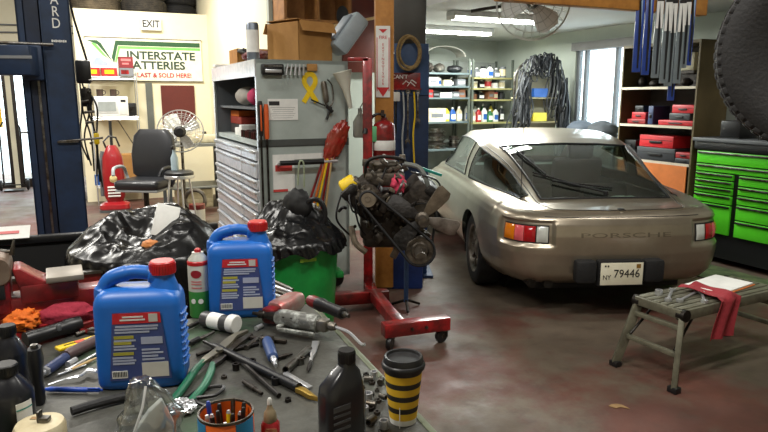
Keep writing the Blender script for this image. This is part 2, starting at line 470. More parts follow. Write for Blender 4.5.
    def vert(kind, sd, i, j):
        if j == NR - 1: sd = 1
        if (sd, i, j) not in VV[kind]:
            p = U[i][1][j][0]; VV[kind][(sd, i, j)] = parts[kind].verts.new((p.x * sd, p.y, p.z))
        return VV[kind][(sd, i, j)]
    for sd in (1, -1):
        for i in range(len(U) - 1):
            for j in range(NR - 1):
                k = U[i][1][j][1]; ym = (U[i][0] + U[i + 1][0]) / 2
                kind = which(ym, k, sd)
                q = [vert(kind, sd, i, j), vert(kind, sd, i + 1, j), vert(kind, sd, i + 1, j + 1), vert(kind, sd, i, j + 1)]
                parts[kind].faces.new(q if sd == -1 else q[::-1])
    # tail strip from the first station to the rear edge, and the nose strip
    for i, rows_ in ((0, 1), (len(U) - 1, -1)):
        y0 = U[i][0]
        for sd in (1, -1):
            prev = None
            for j in range(NR):
                p = U[i][1][j][0]; top = vert('body', sd, i, j)
                # matching point on the rim with the same x
                lo, hi = (0., .9) if rows_ == 1 else (TOT - .9, TOT)
                for _ in range(30):
                    m = (lo + hi) / 2; xx = skin(m, 1.).x
                    if (xx < p.x) == (rows_ == 1): lo = m
                    else: hi = m
                e = skin((lo + hi) / 2, 1.); e = V((p.x * sd, e.y, e.z)) if j else V((p.x * sd, p.y, p.z))
                if j == NR - 1 and sd == -1: ev = eC
                else: ev = bm.verts.new(e)
                if j == NR - 1: eC = ev
                if prev:
                    try: bm.faces.new((prev[0], top, ev, prev[1]) if sd == 1 else (prev[1], ev, top, prev[0]))
                    except ValueError: pass
                prev = (top, ev)
    bmesh.ops.remove_doubles(bm, verts=bm.verts, dist=.0008)
    body = mb.build('body', PAINT, root, .5)
    for k in parts:
        if k == 'body': continue
        m = MB(); m.bm = parts[k]; nm = k.rstrip('2')
        m.build(nm, TINT, root, .8)
    # seals around the glass
    def edge(path, r, nm='window_seal', m=SEAL):
        b = MB(); b.tube(path, r, 6, closed=True); b.build(nm, m, root)
    def rowpath(i0, i1, j0, j1, sd=1, both=False):
        P = []
        for i in range(i0, i1 + 1): p = U[i][1][j0][0]; P.append(V((p.x * sd, p.y, p.z + .002)))
        if both:
            for j in range(j0, NR): p = U[i1][1][j][0]; P.append(V((p.x, p.y, p.z + .002)))
            for j in range(NR - 2, j0 - 1, -1): p = U[i1][1][j][0]; P.append(V((-p.x, p.y, p.z + .002)))
            for i in range(i1 - 1, i0 - 1, -1): p = U[i][1][j0][0]; P.append(V((-p.x, p.y, p.z + .002)))
            for j in range(j0 + 1, NR): p = U[i0][1][j][0]; P.append(V((-p.x, p.y, p.z + .002)))
            for j in range(NR - 2, j0, -1): p = U[i0][1][j][0]; P.append(V((p.x, p.y, p.z + .002)))
        else:
            for j in range(j0 + 1, j1 + 1): p = U[i1][1][j][0]; P.append(V((p.x * sd, p.y, p.z)))
            for i in range(i1 - 1, i0 - 1, -1): p = U[i][1][j1][0]; P.append(V((p.x * sd, p.y, p.z)))
            for j in range(j1 - 1, j0, -1): p = U[i0][1][j][0]; P.append(V((p.x * sd, p.y, p.z)))
        out = [P[0]]
        for p in P[1:]:
            if (p - out[-1]).length > .004: out.append(p)
        return out
    ys = [u[0] for u in U]
    def idx(y): return min(range(len(ys)), key=lambda i: abs(ys[i] - y))
    jB = 3; jC = 7; jD = 10
    edge(rowpath(idx(.42), idx(1.47), jD, 0, both=True), .010)
    for sd in (-1, 1):
        edge(rowpath(idx(.58), idx(1.70), jB, jC, sd), .008)
        edge(rowpath(idx(1.9), idx(3.2), jB, jC, sd), .008)
    # hatch shut line: thin dark groove along the roof rail and across the tail
    for sd in (-1, 1):
        P = [V((U[i][1][jC + 1][0].x * sd, U[i][1][jC + 1][0].y, U[i][1][jC + 1][0].z + .0005)) for i in range(0, idx(1.7))]
        b = MB(); b.tube(P, .0035, 5); b.build('hatch_shut_line', SEAL, root)
    P = []
    for k in range(-22, 23):
        s_ = abs(k) * .0265; p = skin(s_, .945, .001); P.append(V((p.x * (1 if k > 0 else -1), p.y, p.z)))
    b = MB(); b.tube(P, .0035, 5); b.build('hatch_shut_line', SEAL, root)
    # ---- tail lamps
    LENS = {'amber_lens': mat('amber_lens', (216, 120, 14), .15, coat=.6), 'red_lens': mat('red_lens', (176, 18, 26), .15, coat=.6), 'reverse_lens': mat('reverse_lens', (208, 212, 206), .2, coat=.6), 'glint_lens': mat('red_lens_flash_glint', (226, 96, 104), .1, coat=1.)}  # pink segment carries the flash reflection in its lens colour
    for sd in (-1, 1):
        hb = MB()
        def patch(mb_, s0, s1, z0, z1, off, bulge=0.):
            n, k = 10, 6
            for a in range(n):
                for c in range(k):
                    vs_ = []
                    for (da, dc) in ((0, 0), (1, 0), (1, 1), (0, 1)):
                        fa, fc = (a + da) / n, (c + dc) / k
                        p = skin_z(s0 + (s1 - s0) * fa, z0 + (z1 - z0) * fc, off + bulge * min(1, 6 * fa * (1 - fa)) * min(1, 6 * fc * (1 - fc)))
                        vs_.append(mb_.bm.verts.new((p.x * sd, p.y, p.z)))
                    mb_.bm.faces.new(vs_)
            bmesh.ops.remove_doubles(mb_.bm, verts=mb_.bm.verts, dist=.0006)
        patch(hb, .545, .943, .575, .71, .006); lamp = hb.build('tail_lamp', KM, root)
        for nm, a, c in (('reverse_lens', .553, .635), ('red_lens', .645, .735), ('glint_lens', .737, .82), ('amber_lens', .822, .935)):
            lb = MB(); patch(lb, a, c, .585, .70, .008, .010); lb.build('lens' if nm == 'glint_lens' else nm, LENS[nm], lamp)
    # ---- plate, bumper pads, lettering, emblem
    pl = MB(); pl.box((-.05, -.075, .375), (.305, .006, .165), bev=.002); plate = pl.build('licence_plate', mat('plate_cream', (240, 236, 214), .5, 0, (232, 226, 200), 8, emit=0.), root)
    INK = mat('plate_ink', (46, 44, 40), .6)
    text('plate_number', '79446', .085, INK, plate, (-.015, -.080, .375), sx=.9, depth=.0012)
    text('plate_state', 'NY', .048, INK, plate, (-.158, -.080, .35), sx=.9, depth=.0012)
    d = MB()
    for x in (-.17, -.15): d.box((x, -.079, .435), (.012, .003, .012))
    d.build('plate_mark', INK, plate, 0); d = MB(); d.box((.068, -.079, .432), (.03, .003, .03)); d.build('plate_sticker', mat('sticker_brown', (146, 110, 40), .6), plate, 0)
    pb = MB(); pb.box((-.05, -.035, .375), (.33, .07, .19), bev=.01); pb.build('plate_mount', KM, root)
    for sd in (-1, 1):
        b = MB(); b.box((sd * .245 - .05, -.018, .385), (.15, .10, .17), bev=.025, rz=sd * .06); b.build('bumper_pad', RUB, root)
    me = text_mesh('PORSCHE', .088, .0015, 1.75); me.name = 'embossed_lettering'
    me.materials.clear(); me.materials.append(mat('relief_shade_paint', (132, 123, 108), .42, .75))  # embossed letters share the body paint; relief shade put in as darker tone
    for v in me.vertices:
        x = v.co.x; p = skin_z(abs(x), .642 + v.co.y * .55, .0008 + v.co.z); v.co = V((x, p.y, p.z))
    o = bpy.data.objects.new('embossed_lettering', me); COL.objects.link(o); o.parent = root
    b = MB(); b.lathe([(0, .008), (.018, .008), (.026, .004), (.028, 0)], (0, .13, .814), 20); b.build('hatch_lock', DST, root)
    # ---- sticker on the glass, wipers
    def hatch(x, y, up=.01):
        i = 0
        while i < len(ys) - 2 and ys[i + 1] < y: i += 1
        f = (y - ys[i]) / (ys[i + 1] - ys[i])
        a = ST[i]; c = ST[i + 1]; zc = a[1] + (c[1] - a[1]) * f; zd = a[2] + (c[2] - a[2]) * f; xd = a[3] + (c[3] - a[3]) * f
        return V((x, y, zc + (zd - zc) * min(1, abs(x) / xd) ** 2 + up))
    wp = MB(); wp.tube([hatch(.02, .47, .02), hatch(-.08, .52, .025), hatch(-.26, .62, .028), hatch(-.34, .66, .02)], .009, 6); wp.tube([hatch(.1, .55, .012), hatch(-.2, .63, .014), hatch(-.45, .83, .014)], .007, 6); wp.cyl(hatch(.02, .47, -.005), hatch(.02, .47, .03), .018)
    wp.build('rear_wiper', KM, root)
    wp = MB(); wp.tube([hatch(-.47, 1.32, .014), hatch(-.44, 1.1, .018), hatch(-.36, .78, .018)], [.006, .011, .008], 6); wp.build('wiper_blade', KM, root)
    # antenna on the left rear fender
    an = MB(); an.cyl((-.60, .62, .85), (-.60, .60, 1.62), .0035, .002, 6); an.lathe([(.016, 0), (.012, .02), (.005, .03)], (-.60, .62, .835)); an.build('antenna', KM, root)
    # mirror (left), underbody, wheels
    b = MB(); b.bb(-.56, .56, .3, 4.1, .17, .3)
    b.build('underbody', KM, root, 0)
    b = MB()
    for cy, cz in AX:
        for sd in (-1, 1):
            n = 14
            for i in range(n):
                t0, t1 = pi * (i / n) * 1.2 - .1 * pi, pi * ((i + 1) / n) * 1.2 - .1 * pi
                q = [(sd * .62, cy + .36 * cos(t0), cz + .36 * sin(t0)), (sd * .87, cy + .36 * cos(t0), cz + .36 * sin(t0)), (sd * .87, cy + .36 * cos(t1), cz + .36 * sin(t1)), (sd * .62, cy + .36 * cos(t1), cz + .36 * sin(t1))]
                b.bm.faces.new([b.bm.verts.new(p) for p in q])
            b.cyl((sd * .60, cy, cz), (sd * .63, cy, cz), .36, n=24)
            b.build('wheel_housing', KM, root); b = MB()
    b = MB(); b.tube([(-.62, .16, .25), (-.62, .5, .25)], .035, 10); b.tube([(-.5, .14, .25), (-.5, .5, .25)], .035, 10); b.build('tailpipe', DST, root)
    for cy, cz in AX:
        for sd in (-1, 1):
            w_ = MB(); mm = MX.Rotation(pi / 2 * sd, 3, 'Y'); R_ = .318
            w_.lathe([(.21, -.10), (.28, -.11), (R_ - .012, -.095), (R_, -.07), (R_, .07), (R_ - .012, .095), (.28, .108), (.215, .10), (.205, .06)], (sd * .765, cy, cz), 40, mm)
            wheel = w_.build('wheel', RUB, root)
            r_ = MB(); r_.lathe([(.205, -.09), (.212, .10), (.195, .095), (.18, .05), (.10, .055), (.06, .075), (0, .078)], (sd * .765, cy, cz), 40, mm)
            for k in range(5):
                t = 2 * pi * k / 5; r_.cyl((sd * .825, cy + .06 * cos(t), cz + .06 * sin(t)), (sd * .84, cy + .06 * cos(t), cz + .06 * sin(t)), .012, n=8)
            for k in range(10):
                t = 2 * pi * k / 10; r_.box((sd * .825, cy + .14 * cos(t), cz + .14 * sin(t)), (.03, .1, .022), rx=t, bev=.004)
            r_.build('rim', ALU, wheel)
    # ---- interior
    b = MB(); b.bb(-.66, .66, .30, 3.4, .30, .34).bb(-.60, .60, .35, 1.25, .60, .64).bb(-.68, -.64, .4, 3.3, .3, .82).bb(.64, .68, .4, 3.3, .3, .82).bb(-.62, .62, 3.05, 3.4, .5, .86).bb(-.6, .6, .22, .3, .34, .8)
    b.build('cabin_lining', DARKI, root, 0)
    def seat(x, y, z, w, h, head=True):
        s_ = MB(); s_.box((x, y + .18, z), (w, .5, .16), bev=.05); s_.box((x, y - .08, z + h / 2 + .02), (w, .13, h), rx=radians(12), bev=.055)
        if head: s_.box((x, y - .19, z + h + .10), (w * .52, .10, .2), rx=radians(12), bev=.045)
        s_.build('seat', DARKI, root)
    for x in (-.34, .34): seat(x, 2.15, .5, .5, .52); seat(x, 1.42, .5, .42, .34, False)
    b = MB(); b.tube([V((-.34 + .18 * cos(t), 2.95, .80 + .18 * sin(t))) for t in [2 * pi * k / 24 for k in range(24)]], .013, 6, closed=True); b.cyl((-.34, 2.95, .8), (-.34, 3.1, .76), .03); b.build('steering_wheel', DARKI, root)
    return root
car = build_car()
# loose things in the boot, seen through the hatch glass
def car_pt(x, y, z): return car.matrix_basis @ V((x, y, z))
bpy.context.view_layer.update()
b = MB(); b.lump((0, 0, .05), (.22, .17, .07), .12, 2.2, 3); o = b.build('plastic_sheet', mat('milky_plastic', (206, 222, 208), .5), None, .8, loc=car_pt(.30, .74, .70)); tag(o, 'crumpled pale plastic sheet in the boot of the gold car', 'plastic sheet')
# ================= MIDDLE OF THE SHOP ==================================================
# ---- pine post with its sign, extinguisher ------------------------------------------
pp = at(383, 290, 5.5); PX, PY = .0, pp.y + .08
mb = MB(); mb.box((0, 0, 2.1), (.15, .15, 4.18), bev=.008); o = mb.build('timber_post', WOOD, None, loc=(PX, PY, 0.01), label=None); o.rotation_euler = (0, 0, radians(4))
tag(o, 'yellow pine post in the middle of the shop, red arrow sign on it', 'post')
s = thing('arrow_sign', 'tall white sign with a red arrow pointing down, on the pine post', 'sign', aty(383, 62, PY - .085), radians(3))
mb = MB(); mb.box((0, 0, 0), (.115, .006, .56), bev=.001); mb.build('board', WHT, s, 0)
RS = mat('sign_red', (196, 26, 34), .5)
mb = MB(); W_, Z_ = .048, .268
for x in (-W_, W_): mb.box((x, -.005, -.02), (.006, .003, .42))
mb.prism([(-.05, -.20), (.05, -.20), (0, -.275)], .003, MX.Translation((0, -.005, 0)))
mb.prism([(-.035, .255), (.035, .255), (0, .225)], .003, MX.Translation((0, -.005, 0)))
mb.build('arrow', RS, s, 0)
text('lettering', 'FIRE', .036, RS, s, (0, -.0045, .19), depth=.0008)
for i, ch in enumerate('EXTINGUISHER'):
    text('lettering', ch, .030, RS, s, (0, -.0045, .135 - i * .028), depth=.0008)
e = thing('fire_extinguisher', 'red fire extinguisher with white label hanging on the pine post', 'fire extinguisher', aty(384, 164, PY - .22)) ; e.scale = (1.15, 1.15, .95)
mb = MB(); mb.lathe([(0, 0), (.07, .0), (.078, .02), (.078, .30), (.07, .335), (.045, .36), (.022, .372), (.022, .39), (0, .39)]); mb.build('cylinder', RED, e, .8)
mb = MB(); mb.lathe([(.0785, .12), (.0795, .122), (.0795, .20), (.0785, .202)]); mb.build('label_band', PAPER, e, .8)
mb = MB(); mb.prism([(-.03, .075), (0, .095), (.03, .075), (0, .055)], .003, MX.Translation((0, -.08, 0))); mb.build('diamond_mark', PAPER, e, 0)
mb = MB(); mb.box((-.072, -.015, .255), (.05, .09, .13), bev=.008); mb.build('inspection_tag', mat('tag_green', (92, 168, 116), .6), e)
mb = MB(); mb.cyl((0, 0, .39), (0, 0, .42), .014); mb.box((-.01, -.02, .43), (.025, .10, .012), rx=.3); mb.box((-.01, -.03, .405), (.022, .10, .01), rx=-.15); mb.build('valve_lever', DST, e)
mb = MB(); mb.tube(catmull([(0, -.01, .41), (-.05, -.03, .42), (-.09, -.03, .38), (-.12, -.05, .32), (-.13, -.06, .26)], 6), [.011] * 20 + [.02] * 5, 8); mb.build('hose', K, e)
mb = MB(); mb.box((0, .085, .2), (.05, .02, .3)); mb.build('bracket', DST, e)
# ---- blue steel column with rope coil, red tool board and hanging tools ----------------
bx = thing('lift_column', 'light blue steel lift column just right of the pine post', 'lift column', (.235, 5.86, 0), radians(2))
BL2 = mat('faded_blue_paint', (62, 92, 138), .5, .1, (46, 72, 112), 4, .5)
BL3 = mat('deep_blue_paint', (28, 52, 92), .5, .1, (20, 38, 66), 4, .5)
mb = MB(); mb.box((0, 0, 1.0), (.30, .24, 2.0), bev=.01).box((-.15, .01, 1.0), (.015, .26, 2.0)).box((.15, .01, 1.0), (.015, .26, 2.0)); mb.build('column', BL3, bx)
mb = MB(); mb.box((0, -.128, 1.87), (.30, .012, .44), bev=.003); mb.build('face_plate', BL2, bx)
mb = MB(); mb.box((0, 0, .012), (.42, .4, .024)); mb.build('base_plate', BL3, bx)
o = MB().box((-.02, 0, 2.29), (.30, .26, .52), bev=.012).box((-.02, -.135, 2.15), (.05, .01, .05)).build('junction_box', mat('box_grey', (84, 84, 82), .5, .3), None, loc=(.235, 5.86, 0)); tag(o, 'dark grey electrical box on top of the light blue column', 'electrical box')
mb = MB(); c0 = aty(408, 53, 5.665)
for k in range(5):
    rr = .115 + .008 * (k % 3) - .004 * k; n = 40
    mb.tube([(rr * cos(2 * pi * i / n) * .82 + .004 * k, .012 * (k % 2) - .006 * k, rr * 1.18 * sin(2 * pi * i / n) + .006 * sin(5 * pi * i / n + k)) for i in range(n)], .011, 6, closed=True)
o = mb.build('rope_coil', mat('tan_rope', (176, 152, 104), .8, 0, (130, 108, 70), 30), None, loc=c0); tag(o, 'coil of tan rope hanging on the light blue column', 'rope')
tb = thing('tool_rack', 'red tool board with pale lettering on the light blue column', 'tool rack', aty(406, 81, 5.715))
mb = MB(); mb.box((0, .0, 0), (.25, .012, .14), bev=.003).box((0, -.02, -.07), (.27, .04, .012)); mb.build('board', RED, tb)
text('lettering', "CAN'T", .048, PAPER, tb, (-.055, -.007, .035), depth=.0008)
mb = MB(); mb.tube([(-.03, -.008, -.03), (0, -.008, .0), (.03, -.008, -.02), (.05, -.008, .01), (.09, -.008, -.02)], .005, 5); mb.tube([(.01, -.008, -.045), (.04, -.008, -.01), (.08, -.008, -.045)], .004, 5); mb.build('script_mark', PAPER, tb)
for k in range(7):
    mb = MB(); mb.tube([(-.115 + .038 * k, -.02, -.075), (-.115 + .038 * k, -.04, -.10), (-.115 + .038 * k, -.055, -.09)], .004, 5); mb.build('hook', STL, tb)
def hangtool(px, kind, label, ln):
    p = aty(px, 92, 5.655)
    t = thing(kind, label, {'long_screwdriver': 'screwdriver', 'wrench': 'wrench', 'test_lead': 'cable', 'brush': 'brush'}[kind], p)
    b = MB()
    if kind == 'wrench':
        b.box((0, 0, -ln / 2), (.016, .008, ln), bev=.003); b.lathe([(.009, -.005), (.02, -.005), (.02, .005), (.009, .005), (.009, -.005)], (0, 0, .0), 14, MX.Rotation(pi / 2, 3, 'X')); b.prism([(-.024, -ln), (-.01, -ln + .015), (.01, -ln + .015), (.024, -ln), (.018, -ln - .035), (.008, -ln - .012), (-.008, -ln - .012), (-.018, -ln - .035)], .009)
        b.build('wrench_body', STL, t)
    elif kind == 'long_screwdriver':
        b.lathe([(0, 0), (.016, -.004), (.018, -.05), (.014, -.09), (0, -.095)]); b.build('handle', WHT if px < 402 else YEL, t)
        b = MB(); b.cyl((0, 0, -.09), (0, 0, -ln), .006); b.build('shank', DST, t)
    elif kind == 'brush':
        b.box((0, 0, -.04), (.07, .02, .08), bev=.006); b.build('head', WHT, t); b = MB(); b.cyl((0, 0, -.08), (0, 0, -ln), .008); b.build('handle', DST, t)
    else:
        b.tube(catmull([(0, 0, 0), (.01, 0, -ln * .3), (-.004, 0, -ln * .6), (.008, 0, -ln)], 6), .008, 6); b.build('cable', YEL if px > 410 else mat('pale_cable', (190, 196, 200), .5), t)
    return t
hangtool(396, 'brush', 'white-headed brush hanging at the left end of the red tool board', .36)
hangtool(403, 'test_lead', 'pale grey cable hanging below the red tool board', .66)
hangtool(408, 'wrench', 'long steel wrench hanging between pale and yellow cables', .42)
hangtool(414, 'test_lead', 'yellow cable hanging below the red tool board', .62)
hangtool(418, 'wrench', 'small steel wrench hanging right of the yellow cable', .24)
# ---- engine stand ----------------------------------------------------------------------
st = thing('engine_stand', 'red wheeled engine stand carrying the greasy engine', 'engine stand', (0, 0, 0))
A1, A2 = on(383, 330, .135), on(448, 322, .135); B1, B2 = on(322, 300, .10), on(388, 295, .10)
def beam(mb, a, b, w, h):
    a, b = V(a), V(b); d = b - a; mb.box((a + b) / 2, (d.length, w, h), rz=atan2(d.y, d.x), bev=.006)
mb = MB(); A1.z = A2.z = .135; beam(mb, A1, A2, .09, .09); fb = mb.build('front_beam', RED, st)
mb = MB(); B1.z = B2.z = .10; beam(mb, B1, B2, .09, .09); mb.build('rear_beam', RED, st)
M0 = B1 + (B2 - B1) * .78; M1 = A1 + (A2 - A1) * .3
mb = MB(); beam(mb, M0, M1, .08, .08); mb.build('spine', RED, st)
for f in (.4, .62):
    b = MB(); q = A1 + (A2 - A1) * f; n = V(((A2 - A1).y, -(A2 - A1).x, 0)).normalized(); b.cyl(q + n * .044, q + n * .054, .012, n=6); b.build('bolt', STL, st)
mb = MB(); mast = V((-.13, 5.12, 0)); mb.box(mast + V((0, 0, 1.0)), (.075, .09, 1.86), bev=.006); mb.box(mast + V((-.07, 0, 1.92)), (.16, .09, .03), bev=.004); mb.build('mast', RED, st)
mb = MB(); mb.cyl(mast + V((0, 0, .95)), (.02, 4.62, .92), .05); mb.box((.02, 4.63, .92), (.28, .04, .24), bev=.01); mb.build('mounting_head', RED, st)
mb = MB(); beam(mb, mast + V((0, 0, .1)), M0, .08, .08); mb.build('mast_foot', RED, st)
def caster(p, rz):
    h = MB(); w_ = MB()
    h.box(p + V((0, 0, .082)), (.05, .04, .012)); h.box(p + V((-.02 * cos(rz), -.02 * sin(rz), .055)), (.06, .006, .06), rz=rz); h.box(p + V((.014 * sin(rz), -.014 * cos(rz), .06)), (.05, .004, .055), rz=rz); c = h.build('caster', STL, st)
    m = MX.Rotation(rz, 3, 'Z') @ MX.Rotation(pi / 2, 3, 'X'); w_.lathe([(0, -.014), (.018, -.016), (.042, -.016), (.046, -.008), (.046, .008), (.042, .016), (.018, .016), (0, .014)], p + V((-.02 * cos(rz), -.02 * sin(rz), .046)), 20, m); w_.build('caster_wheel', K, c)
for q, rz in ((A1 + (A2 - A1) * .12, 1.2), (A1 + (A2 - A1) * .93, .6), (B1 + (B2 - B1) * .1, .4), (B1 + (B2 - B1) * .97, .3)):
    caster(V((q.x, q.y, 0)), rz)
# ---- blue steel box and jack stand behind the engine stand -----------------------------
o = MB().box((0, 0, .24), (.27, .26, .48), bev=.015).box((0, -.135, .40), (.2, .012, .03)).build('storage_bin', mat('royal_blue_paint', (26, 56, 124), .45, 0, (18, 40, 92), 5), None, loc=(.20, 5.45, .0)); tag(o, 'royal blue box on the floor behind the engine stand', 'box')
j = thing('prop_stand', 'slim blue prop stand with dark feet under the engine', 'stand', on(406, 308, 0))
mb = MB(); mb.cyl((0, 0, .05), (0, 0, .62), .018); mb.box((0, 0, .63), (.09, .03, .02)); mb.build('post', BL2, j)
for k in range(3):
    t = 2 * pi * k / 3 + .6; b = MB(); b.cyl((0, 0, .07), (.13 * cos(t), .13 * sin(t), .012), .011); b.build('foot', DST, j)
# ---- engine ------------------------------------------------------------------------------
en = thing('engine', 'greasy V8 engine block with cooling fan hanging from the red stand', 'engine', at(398, 208, 4.3))
I2 = mat('oily_dark_iron', (40, 36, 33), .5, .4, (18, 16, 15), 12, .7, .3, 30)
GA = mat('grimy_aluminium', (112, 104, 94), .45, .75, (40, 35, 30), 14, .85, .25, 50)
TAN = mat('dusty_tan', (140, 128, 110), .55, .3, (74, 64, 54), 12, .8)
S = 4.3 / 640
def ep(px, py, y=0.): return V(((px - 398) * S, y, -(py - 208) * S * 1.0))
mb = MB()
mb.box(ep(390, 215, .10), (.40, .42, .30), bev=.03); mb.box(ep(388, 236, .12), (.34, .44, .14), bev=.04)
for sd in (-1, 1): mb.box(ep(392 + sd * 26, 197, .10), (.20, .46, .22), ry=sd * radians(42), bev=.03)
for i in range(14): mb.box((RN.uniform(-.2, .16), -.13 + RN.uniform(-.02, .02), RN.uniform(-.18, .10)), (RN.uniform(.03, .08), .08, RN.uniform(.03, .08)), ry=RN.uniform(0, 1), bev=.008)
mb.build('block', IRON, en)
mb = MB()

for sd in (-1, 1): MB().box(ep(391 + sd * 40, 190, .10), (.12, .48, .075), ry=sd * radians(42), bev=.025).build('valve_cover', I2, en)
mb = MB(); mb.box(ep(385, 178, .10), (.26, .36, .09), bev=.02); mb.lathe([(.07, 0), (.10, .02), (.11, .05), (.09, .07), (.05, .075), (0, .07)], ep(384, 172, .06), 24)
for i in range(16): mb.box(ep(366 + i * 2.6, RN.uniform(160, 173), RN.uniform(-.06, .12)), (RN.uniform(.02, .05), .05, RN.uniform(.02, .06)), ry=RN.uniform(0, 1), bev=.006)
mb.build('intake_manifold', GA, en)
mb = MB(); mb.tube(catmull([ep(366, 180, -.02), ep(367, 162, -.05), ep(380, 156, -.06), ep(400, 158, -.05), ep(408, 165, 0)], 6), .012, 7); mb.build('fuel_pipe', I2, en)
mb = MB(); mb.tube(catmull([ep(404, 163, -.05), ep(418, 166, -.09), ep(425, 178, -.12), ep(428, 192, -.10)], 6), .016, 8); mb.build('radiator_hose', mat('grey_hose', (104, 108, 104), .6), en)
mb = MB(); mb.lathe([(0, -.10), (.062, -.10), (.072, -.07), (.072, 0), (.062, .03), (.03, .04), (0, .04)], ep(369, 192, -.20), 24, MX.Rotation(pi / 2, 3, 'X'))
for k in range(10): mb.box(ep(369, 192, -.22) + V((.072 * cos(k * .628), 0, .072 * sin(k * .628))), (.014, .06, .014), ry=-k * .628)
mb.build('alternator', GA, en)
mb = MB(); mb.lathe([(.018, -.03), (.045, -.03), (.05, -.025), (.032, -.012), (.05, 0), (.05, .004), (.018, .004)], ep(369, 193, -.265), 24, MX.Rotation(pi / 2, 3, 'X')); mb.lathe([(0, -.035), (.016, -.035), (.016, .01), (0, .01)], ep(369, 193, -.265), 12, MX.Rotation(pi / 2, 3, 'X')); mb.build('alternator_pulley', TAN, en)
mb = MB(); m = MX.Rotation(pi / 2, 3, 'X') @ MX.Rotation(radians(-30), 3, 'Y'); mb.lathe([(0, -.06), (.045, -.06), (.055, -.05), (.058, .03), (.05, .045), (0, .05)], ep(350, 184, -.02), 20, MX.Rotation(radians(60), 3, 'Y')); mb.build('oil_filter', YEL, en)
mb = MB(); mb.lathe([(0, -.02), (.05, -.02), (.062, -.03), (.086, -.035), (.096, -.03), (.096, .0), (.086, .012), (.06, .01), (.05, .02), (0, .02)], ep(418, 243, -.25), 32, MX.Rotation(pi / 2, 3, 'X')); mb.lathe([(.0, -.045), (.03, -.045), (.035, -.03), (.035, .2), (0, .2)], ep(418, 243, -.25), 20, MX.Rotation(pi / 2, 3, 'X')); mb.build('crank_pulley', GA, en)
fanc = ep(420, 212, -.24)
mb = MB(); mb.lathe([(0, -.03), (.022, -.03), (.03, -.015), (.045, 0), (.045, .02), (.03, .03), (.03, .14), (0, .14)], fanc, 24, MX.Rotation(pi / 2, 3, 'X')); mb.lathe([(.075, -.015), (.09, -.02), (.09, .02), (.075, .015), (.02, .01)], fanc + V((-.01, .07, .01)), 24, MX.Rotation(pi / 2, 3, 'X')); fan = mb.build('fan_hub', GA, en)
for ang, mt in ((52, TAN), (-16, mat('bright_blade', (158, 152, 144), .45, .4, (96, 88, 80), 10, .6)), (152, I2), (230, I2)):
    b = MB(); t = radians(ang); R_ = MX.Translation(fanc) @ MX.Rotation(-t, 4, 'Y') @ MX.Rotation(radians(22), 4, 'X')
    b.prism([(.03, -.02), (.10, -.050), (.20, -.066), (.235, -.05), (.245, .036), (.22, .055), (.10, .042), (.03, .02)], .004, R_, bev=.001); b.build('fan_blade', mt, fan)
def belt(c1, r1, c2, r2, y, w=.009):
    c1, c2 = V((c1.x, c1.z)), V((c2.x, c2.z)); d = c2 - c1; L_ = d.length; a = atan2(d.y, d.x); off = math.acos(max(-1, min(1, (r1 - r2) / L_)))
    pts = []
    for i in range(15): t = a + off + (2 * pi - 2 * off) * i / 14; pts.append((c1.x + r1 * cos(t), y, c1.y + r1 * sin(t)))
    for i in range(15): t = a - off + 2 * off * i / 14; pts.append((c2.x + r2 * cos(t), y, c2.y + r2 * sin(t)))
    return MB().tube(pts, w, 6, closed=True)
belt(ep(369, 193), .05, ep(418, 243), .096, -.265).build('drive_belt', RUB, en)
belt(ep(420, 212), .09, ep(418, 243), .08, -.18).build('drive_belt', RUB, en)
mb = MB(); mb.box(ep(402, 235, -.16), (.045, .03, .28), ry=radians(28), bev=.008); mb.box(ep(413, 222, -.14), (.05, .03, .26), ry=radians(-52), bev=.008); mb.build('pulley_bracket', GA, en)
mb = MB(); mb.box(ep(400, 203, -.13), (.2, .04, .05), ry=radians(30), bev=.01); mb.build('pump_arm', TAN, en)
for (a, b_, c) in (((343, 190), (338, 215), (352, 236)), ((352, 186), (360, 222), (372, 240)), ((410, 170), (432, 176), (440, 186)), ((386, 166), (376, 200), (392, 230))):
    mb = MB(); mb.tube(catmull([ep(*a, -.10), ep(*b_, -.14), ep(*c, -.05)], 8), .007, 6); mb.build('wiring', K, en)
mb = MB(); mb.tube(catmull([ep(352, 222, -.14), ep(356, 238, -.16), ep(366, 248, -.14)], 6), .02, 8); mb.build('exhaust_stub', TAN, en)
for i in range(9):
    mb = MB(); p = ep(RN.uniform(352, 408), RN.uniform(198, 240), -.19); mb.cyl(p, p + V((0, -.018, 0)), .011, n=6); mb.build('bolt', STL if i % 2 else DST, en)
for i in range(4):
    mb = MB(); p = ep(358 + i * 6.5, 210 + 4 * i, -.12); mb.tube(catmull([p, p + V((-.03, -.06, .03)), p + V((-.05, -.02, .12)), p + V((0, .05, .18))], 5), .006, 6); mb.build('ignition_lead', K, en)
o = MB().lump((0, 0, 0), (.045, .04, .06), .25, 2.5, 4, folds=.2).build('shop_rag', mat('pink_cloth', (206, 62, 92), .9, bump=.3), None, .9, loc=en.location + ep(398, 181, -.13)); tag(o, 'pink rag stuffed into the top of the greasy engine', 'rag')
o = MB().bb(-.09, .09, -.05, .05, 0, .02, .004).build('tray_lid', mat('teal_plastic', (24, 130, 118), .5), None, loc=at(428, 172, 4.5)); o.rotation_euler = (0, .35, .2); tag(o, 'teal plastic strip resting on the right top of the engine', 'plastic strip')
# ---- tool chest -------------------------------------------------------------------------
CH = thing('tool_chest', 'tall grey tool chest with bright drawer fronts and an open hutch', 'tool chest', (-.985, 5.05, 0), RA)
